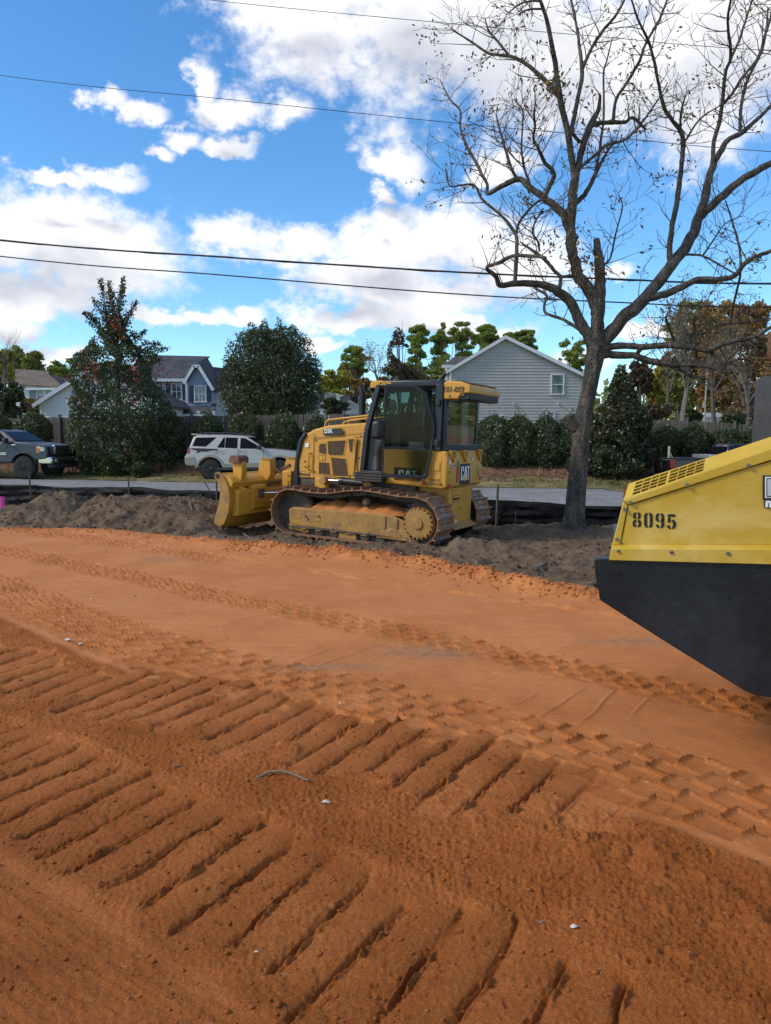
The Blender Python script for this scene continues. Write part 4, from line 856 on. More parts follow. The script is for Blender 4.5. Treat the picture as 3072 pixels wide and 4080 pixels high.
for i, (px, py, Yd, rx, ry, lb) in enumerate(PN):
    rd = random.Random(i); bl = [(0, 0, 0, rx * .5, ry * .5)]
    for k in range(46):
        q = rd.uniform(-1.9, 1) if i in (1, 2, 3, 7) else rd.uniform(-1.25, 1); w = math.sqrt(max(.12, 1 - q * q)) if q > -.4 else rd.uniform(.35, .85); a = rd.random() * 6.28
        bl.append((math.cos(a) * rx * rd.uniform(.35, 1.12) * w, math.sin(a) * rx * .9 * w, q * ry * 1.0, rx * rd.uniform(.22, .46), ry * rd.uniform(.12, .25)))
    bg_tree(px, py, float(Yd), rx, ry, L_PINE if i not in (9,) else L_OLV, lb, 'pine_tree', 11000, (.10, .22), bl, .16, .2, BARK_P, shell=.2, tips=26, aspect=.34, group='pines behind the houses', gf=.9)
# low branches on three of the pines
bg_tree(1740, 1455, 83., 60, 40, L_PINE, 'lower leafy young pine between the spire tree and the grey house', 'pine_tree', 4500, (.10, .22), None, .3, .1, BARK_P, aspect=.3, group='pines behind the houses')
MIX = [(1330, 1525, 78, 75, 50, L_YEL, 'yellow green tree right of the dark evergreen'), (1395, 1500, 82, 50, 45, L_OLV, 'green tree under the lone pine'), (1440, 1545, 76, 48, 40, L_ORG, 'orange tree behind the exhaust stack'), (1340, 1620, 55, 60, 35, L_DARK, 'low dark shrub tree in front of the far cottages'), (1500, 1545, 74, 60, 40, L_BRN, 'brown tree behind the cab front'), (1700, 1530, 72, 60, 40, L_OLV, 'olive tree behind the cab roof'),
       (10, 1450, 50, 55, 70, L_YEL, 'yellowing tree at the left picture edge'), (30, 1600, 42, 75, 75, L_DARK, 'grey green cedar at the left picture edge behind the fence'), (140, 1625, 46, 55, 32, L_BRN, 'brown low tree in front of the slate house'), (400, 1490, 88, 80, 45, L_OLV, 'olive tree behind the berried holly'),
       (2560, 1500, 60, 50, 60, L_RED, 'reddish tree right behind the big trunk'), (2606, 1540, 62, 62, 80, L_YEL, 'bright yellow green tree right of the conical holly'), (2615, 1650, 42, 62, 36, L_RED, 'low russet shrub tree over the right fence'), (2700, 1560, 58, 60, 90, L_OLV, 'olive tree left of the white shed'), (2725, 1300, 70, 85, 100, L_OLV, 'tall thin green tree behind the lowest bare limbs'), (2850, 1330, 64, 100, 120, L_ORG, 'tall orange tree behind the lowest bare limbs'),
       (2890, 1540, 56, 105, 125, L_ORG, 'orange brown tree above the white shed'), (3010, 1450, 54, 120, 160, L_BRN, 'large brown tree at the right edge'), (2960, 1290, 68, 110, 90, L_ORG, 'tall russet crown at the right edge'), (2985, 1600, 44, 95, 90, L_BRN, 'brown leafy tree beside the roller exhaust'), (2930, 1690, 40, 70, 42, L_HOLLY, 'dark green bush at the right of the shed'), (2760, 1672, 44, 34, 42, L_HOLLY, 'ivy covered dark bush left of the shed'), (2700, 1470, 66, 70, 80, L_BRN, 'brown open tree above the right fence'), (3100, 1560, 50, 110, 170, L_ORG, 'orange tree cut by the right picture edge'), (2790, 1450, 75, 110, 160, L_BRN, 'far brown wood edge tree over the shed')]
for i, (px, py, Yd, rx, ry, lm, lb) in enumerate(MIX):
    bg_tree(px, py, float(Yd), rx, ry, lm, lb, 'tree', 7000, (.06 + Yd * .0009, .11 + Yd * .0017), None, .22, .15, base_z=.9, seed=i, shell=.25, gf=1.1)
# bare and half bare background trees
def bare_tree(px, base_y, top_y, Yd, r, label, spread, seed, col, n=3, leafm=None):
    b = at(px, base_y, Yd); t = at(px, top_y, Yd); root = thing('bare_tree', label, 'tree', (b.x, Yd, b.z), 0, 'bare trees behind the right fence'); m = MB(); rd = random.Random(seed); ends = []
    def grow(p, d, L, rr, lev):
        q = p; pts = [p]; rs = [rr]
        for k in range(4):
            d = (d + Vector((rd.uniform(-1, 1), rd.uniform(-1, 1), rd.uniform(-.4, .7))) * .18).normalized(); q = q + d * L / 4; pts.append(q); rs.append(rr * (1 - .6 * (k + 1) / 4))
            if lev < n and k > 0:
                for _ in range(2 if lev else 3): grow(q, (d + Vector((rd.uniform(-1, 1), rd.uniform(-1, 1), rd.uniform(-.2, .7))) * spread).normalized(), L * rd.uniform(.4, .65), rs[-1] * .55, lev + 1)
        m.tube(pts, rs, 6 if lev < 2 else 3, False)
        if lev >= n - 1: ends.append(q)
    grow(Vector((0, 0, -.3)), Vector((0, 0, 1)), (t.z - b.z) * .72, r, 0)
    m.build('trunk', col, root, smooth=60, recalc=False)
    if leafm:
        E = np.array(ends); E = np.repeat(E, 2, 0) + rng.normal(0, .25, (len(E) * 2, 3)); V, F = leaves(E, (.05, .1)); new_obj('crown', np_mesh('crown', V, F, leafm), root)
BARK_L = mat('pale_bark', (.17, .145, .115), .9, 0, (.11, .095, .078), 4, grain=.25); BARK_D = mat('brown_twigs', (.12, .095, .08), .95, grain=.25)
bare_tree(2718, 1700, 1260, 41, .16, 'grey bare tree with pale trunk over the right fence', .8, 5, BARK_L, 3, L_BRN)
bare_tree(2990, 1720, 1330, 36, .10, 'leaning thin bare tree beside the roller exhaust', .7, 8, BARK_L, 3)
bare_tree(1508, 1560, 1400, 70, .16, 'pale bare tree left of the red spire tree', .9, 12, BARK_L, 3, L_BRN)
bare_tree(2640, 1700, 1300, 52, .13, 'thin bare tree right of the conical holly', .7, 15, BARK_D, 3)
bare_tree(2850, 1700, 1280, 46, .15, 'bare brown tree behind the shed pole', .8, 21, BARK_D, 3, L_ORG)
bare_tree(22, 1600, 1360, 48, .10, 'thin bare tree at the left picture edge', .6, 25, BARK_D, 3)
# distant wood closing the horizon
def wood():
    n = 52000; a = rng.uniform(-1.0, 1.0, n); d = rng.uniform(105, 150, n); x = np.sin(a) * d; y = np.cos(a) * d
    hmax = 9.0 + 4.5 * fbm(a * 30, a * 0, 1, 3, .5, 401); z = 1 + rng.random(n) * hmax * (.8 + .4 * fbm(a * 120, d * .05, 1, 2, .5, 403))
    V, F = leaves(np.stack([x, y, z], -1), (.3, .6), .6); tag(new_obj('distant_wood', np_mesh('distant_wood', V, F, L_OLV)), 'distant line of mixed green and brown trees', None, None, 'stuff')
wood()
# ================================================================== the big bare tree
BARKT = mat('furrowed_bark', (.165, .140, .115), .95, 0, (.085, .070, .058), 9, (.38, .62), 1.0, 26, dirt=(.24, .23, .19), dscale=3.5, damt=(.62, .74), spec=.12, grain=.4, stretch=(1, 1, .35), world=True)
def furrow(m):
    t = m.node_tree; b = t.nodes['Principled BSDF']; pos = N(t, 'ShaderNodeNewGeometry').outputs['Position']
    v = N(t, 'ShaderNodeTexVoronoi', feature='DISTANCE_TO_EDGE'); v.inputs['Scale'].default_value = 26; t.links.new(vmath(t, 'MULTIPLY', pos, (1, 1, .32)), v.inputs['Vector'])
    bn = N(t, 'ShaderNodeBump'); bn.inputs['Strength'].default_value = 1; bn.inputs['Distance'].default_value = .025
    t.links.new(math_n(t, 'ADD', maprange(t, v.outputs[0], 0, .22), math_n(t, 'MULTIPLY', noise(t, pos, 60, 4, .7), .4)), bn.inputs['Height']); t.links.new(bn.outputs[0], b.inputs['Normal'])
furrow(BARKT)
TRUNK = [(2278, 2120, 58), (2284, 2088, 47), (2289, 2050, 41), (2300, 1924, 36), (2317, 1726, 33), (2343, 1567, 30), (2365, 1460, 33), (2378, 1380, 38)]
LIMBS = [  # (x, y, radius) in photograph pixels; traced limb by limb, thick ones first
 [(2378,1385,34),(2379,1322,27),(2386,1220,24),(2393,1112,20),(2384,1020,17),(2376,953,12)],
 [(2381,1260,22),(2368,1196,23),(2330,1130,22),(2305,1104,21),(2288,1040,20),(2275,965,20),(2277,839,18),(2290,713,16),(2292,689,15)],
 [(2292,700,13),(2279,630,12),(2263,525,12),(2233,399,11),(2212,252,9),(2187,118,8),(2153,0,6),(2120,-90,4)],
 [(2292,700,14),(2302,672,13),(2326,567,12),(2355,496,12),(2384,437,8),(2391,378,5)],
 [(2352,500,10),(2395,490,8),(2439,487,8),(2493,486,7),(2510,470,6),(2533,476,6),(2573,516,4)],
 [(2268,540,9),(2277,525,9),(2296,420,8),(2319,294,8),(2309,189,6),(2300,118,5),(2275,0,4),(2260,-80,3)],
 [(2326,567,8),(2305,560,7),(2277,525,7)],
 [(2320,275,7),(2359,189,6),(2401,124,6),(2450,66,5),(2487,0,4),(2520,-70,3)],
 [(2228,385,10),(2170,319,8),(2086,248,7),(2027,223,6),(1952,214,4.5),(1897,179,4),(1834,139,3),(1796,118,2)],
 [(2030,224,5),(1985,168,4.5),(1947,122,4),(1933,76,2)],
 [(2170,36,4),(2107,38,3.5),(2069,55,2.5)], [(2150,6,4),(2120,4,3.5),(2069,17,3),(2017,59,2)],
 [(2376,1400,26),(2347,1345,23),(2309,1280,21),(2275,1209,19),(2225,1163,17),(2149,1133,13),(2065,1129,12),(1994,1137,11),(1977,1104,9),(1939,1066,7),(1981,1049,7),(2044,1020,7),(2120,1020,7),(2174,1028,6)],
 [(2053,1128,9),(2053,1110,8),(2057,1028,8),(2055,936,7),(2002,864,6),(1952,822,5),(1918,789,5),(1889,738,4),(1840,737,3.5),(1792,740,3),(1775,672,2)],
 [(2055,936,6),(2069,885,5),(2116,826,5),(2153,797,5),(2175,795,5)],
 [(2278,930,17),(2262,900,16),(2242,852,15),(2179,797,14),(2111,747,12),(2078,717,11),(2044,719,10),(1985,751,9),(1941,772,7),(1941,734,6),(1918,692,6),(1897,647,6),(1859,580,5),(1834,508,4),(1834,441,3.5),(1792,395,3),(1754,319,1.5)],
 [(2060,716,7),(2053,700,6),(2032,656,6),(2011,588,5),(1998,542,5),(1985,496,4),(1977,454,2)],
 [(2115,748,6),(2105,715,5),(2090,672,5),(2078,597,4),(2082,504,3),(2082,441,3),(2048,395,1.5)],
 [(2170,790,9),(2191,734,8.5),(2208,700,8),(2195,671,8),(2170,647,7),(2141,584,6),(2124,550,5),(2132,504,4.5),(2128,458,4),(2134,403,2)],
 [(2242,855,7),(2262,835,7),(2276,820,8)],
 [(2282,825,11),(2296,808,10),(2338,763,9),(2372,692,8),(2400,640,6),(2424,597,5),(2450,563,4)],
 [(2374,690,6),(2376,672,5),(2393,567,5),(2405,462,4.5),(2405,294,3.5),(2418,240,3),(2440,150,2)],
 [(2305,680,7),(2317,664,6),(2372,618,6),(2422,576,6),(2481,561,5),(2533,520,5),(2561,484,4),(2618,403,3),(2660,330,2)],
 [(2385,1380,30),(2402,1361,27),(2480,1274,25),(2558,1200,24),(2627,1118,22),(2697,1031,21),(2753,949,20),(2783,867,18)],
 [(2778,880,16),(2810,845,15),(2870,789,15),(2935,732,14),(3000,690,13),(3072,650,12),(3180,580,10),(3300,480,6)],
 [(2778,880,17),(2800,820,16),(2815,760,15),(2822,724,14),(2840,662,13),(2876,597,11),(2896,561,10),(2957,528,9),(2997,492,8),(3029,464,7),(3072,420,6),(3160,330,4)],
 [(2832,690,9),(2840,640,8.5),(2844,565,8),(2868,476,8),(2880,383,7),(2892,282,6),(2912,230,6),(2904,141,5),(2900,73,4.5),(2912,0,4),(2930,-80,3)],
 [(2912,232,5),(2945,161,4.5),(2973,73,4),(2997,0,3),(3010,-60,2)],
 [(2878,412,6),(2888,407,6),(2924,363,5.5),(2965,299,5.5),(3021,230,5.5),(3045,153,5),(3072,60,4.5),(3090,-60,3)],
 [(2952,528,7),(2949,515,6.5),(2951,444,6),(2965,363,6),(2985,303,5.5),(3029,218,5),(3050,140,4),(3060,30,3)],
 [(2688,1045,12),(2671,1031,12),(2669,975,11),(2679,893,10),(2697,802,10),(2712,690,9),(2719,625,9),(2719,537,9),(2682,484,7),(2646,428,7),(2626,343,6),(2606,242,5.5),(2582,161,5),(2541,73,4),(2517,0,3),(2500,-60,2)],
 [(2716,540,6),(2711,520,5),(2715,444,4.5),(2731,383,2.5)], [(2724,565,4),(2731,561,4),(2787,476,3.5),(2864,424,2.5),(2880,410,2.5)],
 [(2440,487,7),(2445,470,6.5),(2456,395,6),(2501,323,6),(2549,242,6),(2573,173,5),(2626,81,4.5),(2658,0,4),(2680,-60,3)],
 [(2565,1195,15),(2580,1190,15),(2653,1170,14),(2718,1144,13),(2783,1114,12),(2870,1114,11),(2931,1096,10),(2965,1053,9),(3009,1023,8),(3072,1001,7),(3180,960,5)],
 [(2950,1083,5),(2948,997,4.5),(2926,910,4),(2892,802,2.5)], [(2950,1085,5),(2944,1127,4.5),(2922,1213,4),(2911,1287,3)],
 [(2385,1395,17),(2415,1387,15),(2480,1378,13),(2567,1382,12),(2653,1376,12),(2740,1382,11),(2814,1395,11),(2870,1374,10),(2935,1356,9),(3000,1343,8),(3072,1304,7),(3150,1270,5)],
 [(3000,1343,5),(3072,1352,4),(3120,1350,3)],
 [(2380,1410,18),(2428,1413,15),(2523,1417,13),(2588,1439,13),(2675,1452,12),(2753,1452,10),(2818,1459,9),(2859,1471,8),(2891,1487,8),(2923,1510,6),(2942,1542,5),(2961,1605,5),(2987,1695,4)],
 [(2660,1450,8),(2674,1459,8),(2716,1478,7),(2764,1503,6),(2811,1506,4)],
 [(2820,1394,8),(2837,1407,8),(2862,1443,7.5),(2878,1462,8),(2890,1485,8)], [(2878,1462,5),(2907,1446,4.5),(2955,1430,4),(3010,1450,2.5),(3060,1480,1.5)], [(2878,1460,5),(2917,1414,4.5),(2968,1366,4.5)],
 [(2570,1382,8),(2545,1400,8),(2540,1418,9)],
 [(2439,1427,5),(2380,1364,8),(2284,1297,7),(2233,1268,6),(2174,1247,5.5),(2170,1209,5),(2179,1179,5),(2128,1146,5)],
 [(2229,1165,8),(2229,1150,8),(2233,1104,7),(2204,1074,7),(2174,1037,7),(2128,1003,6),(2074,965,3)], [(2233,1104,6),(2267,1100,6),(2300,1100,6)],
 [(2150,1003,4),(2142,960,4),(2122,930,4),(2130,890,3.5),(2165,830,3)],
 [(2395,1065,5),(2405,1057,4.5),(2432,1027,4),(2454,927,3.5),(2480,823,2.5),(2463,776,1.5)],
 [(2700,1380,6),(2680,1340,6),(2660,1290,5),(2652,1262,4)], [(2778,1440,5),(2772,1380,5),(2768,1300,4),(2766,1255,3)], [(2911,1290,4),(2850,1300,4),(2800,1330,4),(2730,1330,3)], [(2911,1290,4),(2980,1285,3.5),(3060,1270,2.5)],
 [(2720,1015,5),(2760,1015,4.5),(2800,1020,4),(2860,1050,3.5),(2930,1092,3)], [(2800,1018,4),(2840,960,3),(2890,890,2),(2960,860,1.5)],
]
def big_tree():
    Y0 = TREE[1]; b0 = at(2285, 2090, Y0); root = thing('bare_tree', 'large bare tree with forked trunk and a few brown leaves beside the roller', 'tree', (b0.x, Y0, 0)); o0 = root.location.copy(); rd = random.Random(11)
    node = []       # (px,py,depth)
    def place(px, py, r, Y): p = at(px, py, Y) - o0; return p, r / FPX * Y
    def sm(pl, n): return [(p.x, p.y, p.z) for p in smooth_poly(pl, n)]
    T = sm(TRUNK, 5); m = MB(); pts = []; rs = []
    for (x, y, r) in T: p, q = place(x, y, r, Y0); pts.append(p); rs.append(q); node.append((x, y, Y0))
    # flared, slightly fluted trunk
    seg = 26; up0 = Vector((0, -1, 0)); vs = []
    for i, p in enumerate(pts):
        fl = max(0, 1 - i / 6) * .25
        for k in range(seg):
            a = 2 * math.pi * k / seg; w = 1 + fl * (.5 + .5 * math.sin(a * 5 + 1)) + .04 * math.sin(a * 7 + i * .6) + .03 * math.sin(a * 3 - i * .9)
            vs.append(p + Vector((math.cos(a), math.sin(a), 0)) * rs[i] * w)
    n = len(pts); m.add(vs, [(i * seg + k, i * seg + (k + 1) % seg, (i + 1) * seg + (k + 1) % seg, (i + 1) * seg + k) for i in range(n - 1) for k in range(seg)])
    # cut knot on the left of the trunk
    kp, kr = place(2294, 1700, 26, Y0); m.tube([kp, kp + Vector((-.13, -.05, .12)), kp + Vector((-.16, -.07, .2))], [kr * 1.0, kr * .75, kr * .55], 10)
    m.build('trunk', BARKT, root, smooth=70, recalc=False)
    tw = []; lf = []
    def twig(p, d, L, r, lev):
        pts = [p]; rs = [r]; q = p; k = 5 if lev == 0 else 4
        for i in range(k):
            d = (d + Vector((rd.uniform(-1, 1), rd.uniform(-1, 1), rd.uniform(-.5, .85))) * (.27 if lev else .22)).normalized(); q = q + d * L / k; pts.append(q); rs.append(max(r * (1 - .75 * (i + 1) / k), .0036))
            if lev < 2 and rd.random() < (.55 if lev == 0 else .2):
                s = d.cross(Vector((rd.uniform(-1, 1), rd.uniform(-1, 1), rd.uniform(-1, 1)))).normalized(); twig(q, (d * .8 + s * .75 + Vector((0, 0, .2))).normalized(), L * rd.uniform(.3, .6), rs[-1] * .75, lev + 1)
        tw.append((pts, rs)); return q
    lim = [None] * len(LIMBS)
    for li, pl in enumerate(LIMBS):
        x0_, y0_ = pl[0][:2]; best = min(node, key=lambda q: (q[0] - x0_) ** 2 + (q[1] - y0_) ** 2); Y = best[2]
        L = sum(math.hypot(pl[i + 1][0] - pl[i][0], pl[i + 1][1] - pl[i][1]) for i in range(len(pl) - 1)); slope = rd.uniform(-.55, .55) * (.5 if pl[0][2] > 20 else 1); curve = rd.uniform(-.4, .4)
        Q = sm(pl, 4); pts = []; rs = []; acc = 0; b = MB(); px_, py_ = Q[0][:2]
        for i, (x, y, r) in enumerate(Q):
            acc += math.hypot(x - px_, y - py_); px_, py_ = x, y; f = acc / max(L, 1); yy = Y + (slope * f + curve * f * f) * acc / FPX * Y0
            yy = max(Y0 - 2.4, min(Y0 + 2.6, yy)); node.append((x, y, yy)); p, q = place(x, y, r, yy)
            if 0 < i < len(Q) - 1: p = p + Vector((rd.uniform(-1, 1), rd.uniform(-1, 1), rd.uniform(-1, 1))) * q * .14
            pts.append(p); rs.append(q * (1 + rd.uniform(-.05, .07)))
        b.tube(pts, rs, 12 if pl[0][2] > 9 else 7); b.build('branch', BARKT, root, smooth=70, recalc=False)
        # side twigs
        side = 1
        for i in range(2, len(pts)):
            if Q[i][2] > 11.5 and rd.random() > .2: continue
            prob = .46 if Q[i][2] < 7 else .26
            for _ in range(2 if Q[i][2] < 5 else 1):
                if rd.random() > prob: continue
                d = (pts[i] - pts[i - 1]).normalized(); side = -side
                s = Vector((d.z, 0, -d.x)) * side + Vector((0, rd.uniform(-.8, .8), 0)); dd = (d * rd.uniform(.2, .8) + s.normalized() * .85 + Vector((0, 0, .25))).normalized()
                e = twig(pts[i], dd, rd.uniform(.25, .85) * (1 if Q[i][2] < 7 else .8), min(rs[i] * .48, .011), 0)
                X_, Y_ = Q[i][0], Q[i][1]
                pl_ = .9 if (1980 < X_ < 2300 and 130 < Y_ < 480) else .65 if (2240 < X_ < 2620 and 250 < Y_ < 600) else .24
                if rd.random() < pl_: lf.append(e)
    b = MB()
    for pts, rs in tw: b.tube(pts, rs, 4, False)
    tag(b.build('twigs', BARKT, root, smooth=60, recalc=False), kind='stuff')
    # leftover compound leaves, hanging in little groups
    P = []
    for e in lf:
        n_ = rd.randint(4, 11)
        for _ in range(n_): P.append((e.x + rd.gauss(0, .10), e.y + rd.gauss(0, .10), e.z + rd.gauss(-.04, .09)))
    # creeper leaves on the stem and stub
    for (x, y, s_, n_) in [(2280, 930, 20, 40), (2290, 1010, 26, 70), (2310, 1080, 26, 60), (2372, 1040, 18, 40), (2385, 1110, 18, 30), (2180, 330, 26, 50), (2215, 360, 26, 60), (2215, 320, 12, 16), (3000, 1035, 24, 60), (2655, 1260, 12, 24), (2910, 1040, 12, 24), (2190, 970, 26, 40), (2100, 800, 20, 40), (2740, 440, 22, 30)]:
        for _ in range(n_): q = at(x + rd.gauss(0, s_), y + rd.gauss(0, s_ * 1.2), Y0 + rd.uniform(-.35, .1)) - o0; P.append(tuple(q))
    V, F = leaves(np.array(P), (.028, .055), .42, -.5)
    new_obj('leaves', np_mesh('leaves', V, F, leaf_mat('dead_pecan_leaf', (.045, .026, .014), (.13, .075, .028), (.40, .22, .03), .9, .6, .2)), root)
big_tree()

# ================================================================== overhead lines
CABLE = mat('black_cable', (.018, .018, .02), .5, grain=.1)
for i, (pts, Ya, Yb_, r, lb) in enumerate([([(300, -78), (821, -2), (1750, 90), (2400, 147), (3072, 202)], 21, 18, .007, 'topmost thin overhead wire crossing the tree crown'), ([(0, 300), (900, 395), (1800, 489), (2450, 548), (3072, 604)], 21, 18, .0075, 'second thin overhead wire below the topmost one'),
        ([(0, 956), (900, 1025), (1800, 1083), (2450, 1112), (3072, 1131)], 20, 17.2, .021, 'thick black overhead cable, upper of the lowest pair'), ([(0, 1021), (900, 1097), (1800, 1170), (2450, 1204), (3072, 1224)], 20, 17.2, .0155, 'lowest black overhead cable')]):
    P = [at(x, y, Ya + (Yb_ - Ya) * x / 3072) for x, y in pts]; a = P[0] + (P[0] - P[1]) * 2 + Vector((0, 0, .5)); b = P[-1] + (P[-1] - P[-2]) * 3 + Vector((0, 0, .3))
    root = P[0].copy(); Q = smooth_poly([a] + P + [b], 8); m = MB().tube([p - root for p in Q], r, 6)
    if i == 2: m.tube([p - root + Vector((0, .012, .022 * math.sin(k * 1.3))) for k, p in enumerate(Q)], .011, 5)
    o = m.build('overhead_cable', CABLE, None, smooth=70, recalc=False); o.location = root; tag(o, lb, 'cable', 'overhead lines')
# ================================================================== parked vehicles
TYRE = mat('tyre_rubber', (.022, .022, .023), .85, 0, (.035, .033, .031), 6, bump=.3, bscale=60, spec=.25, grain=.2)
RIMB = mat('black_rim', (.012, .012, .013), .35, .3, grain=.1); DARKPL = mat('black_plastic', (.02, .02, .022), .6, grain=.15); CHROME = mat('chrome', (.62, .62, .63), .18, 1.0, grain=.05)
TINT = mat('tinted_glass', (.006, .007, .009), .10, 0, spec=.10, grain=0); LREDL = mat('red_lens', (.30, .012, .015), .15, 0, (.18, .01, .012), 12, grain=.1, coat=.6); LCLEAR = mat('clear_lens', (.42, .44, .44), .12, .2, (.25, .27, .28), 10, grain=.1, coat=.6); LAMB = mat('amber_lens', (.45, .13, .02), .2, coat=.6, grain=.1)
def wheel(parent, x, y, z, r, w, spokes=6, side=-1, rim=.58):
    root = MB().lathe([(r * rim, -w / 2), (r * .86, -w / 2), (r * .96, -w * .42), (r, -w * .25), (r, w * .25), (r * .96, w * .42), (r * .86, w / 2), (r * rim, w / 2)], (x, y, z), (0, 1, 0), 36).build('wheel', TYRE, parent, smooth=50)
    tr = MB()
    for k in range(32):
        a = 2 * math.pi * k / 32
        for s, of in ((-1, 0), (1, .5)):
            aa = a + of * 2 * math.pi / 32; tr.box((x + math.cos(aa) * r * .995, y + s * w * .22, z + math.sin(aa) * r * .995), (.025, w * .36, .06), Matrix.Rotation(-aa, 4, 'Y') @ Matrix.Rotation(s * .35, 4, 'X'))
    tr.build('tread', TYRE, root, smooth=0)
    yf = y + side * w * .46; rm = MB().lathe([(r * rim * 1.02, 0), (r * rim, side * -.01), (r * rim * .9, side * -.07), (.02, side * -.07)], (x, yf, z), (0, 1, 0), 28).build('rim', RIMB, root, smooth=50)
    sp = MB()
    for k in range(spokes):
        a = 2 * math.pi * k / spokes + .3; c, s = math.cos(a), math.sin(a); q = r * rim
        sp.tube([(x + c * q * .18, yf, z + s * q * .18), (x + c * q * .55, yf - side * .015, z + s * q * .55), (x + c * q * .98, yf - side * .005, z + s * q * .98)], [q * .16, q * .11, q * .13], 6)
    sp.cyl((x, yf - side * .05, z), (x, yf + side * .02, z), r * .16, seg=12)
    sp.build('spokes', RIMB, rm, smooth=40)
def arch(cx, cz, r, zb, n=10):
    a0 = math.asin(max(-1, min(1, (zb - cz) / r))); return [(cx + r * math.cos(math.pi - a0 - (math.pi - 2 * a0) * k / n), cz + r * math.sin(math.pi - a0 - (math.pi - 2 * a0) * k / n)) for k in range(n + 1)]
def shell(poly, hw, inset=.0, zb=0, zt=1, name='body', m=None, parent=None, bevel=.05, mir=True):
    """side outline extruded across the car, sides leaning in by `inset` between zb and zt"""
    n = len(poly); b = MB(); f = lambda z: hw - inset * max(0, min(1, (z - zb) / (zt - zb)))
    b.add([(x, -f(z), z) for x, z in poly] + [(x, f(z), z) for x, z in poly], [tuple(range(n)), tuple(range(2 * n - 1, n - 1, -1))] + [(i, n + i, n + (i + 1) % n, (i + 1) % n) for i in range(n)])
    return b.build(name, m, parent, bevel, 3, 50)
def pane(parent, poly, hw, inset, zb, zt, m, name='window', proud=.012, both=True):
    f = lambda z: hw - inset * max(0, min(1, (z - zb) / (zt - zb)))
    for s in ((-1, 1) if both else (-1,)):
        n = len(poly); b = MB(); b.add([(x, s * (f(z) + proud), z) for x, z in poly] + [(x, s * (f(z) - .03), z) for x, z in poly], [tuple(range(n)), tuple(range(2 * n - 1, n - 1, -1))] + [(i, n + i, n + (i + 1) % n, (i + 1) % n) for i in range(n)])
        b.build(name, m, parent, smooth=0)
def quad_pane(parent, pts, m, name):
    q = [Vector(p) for p in pts]; nrm = (q[1] - q[0]).cross(q[3] - q[0]).normalized(); b = MB(); b.add([p + nrm * .012 for p in q] + [p - nrm * .02 for p in q], [(0, 1, 2, 3), (7, 6, 5, 4), (0, 4, 5, 1), (1, 5, 6, 2), (2, 6, 7, 3), (3, 7, 4, 0)]); return b.build(name, m, parent, smooth=0)
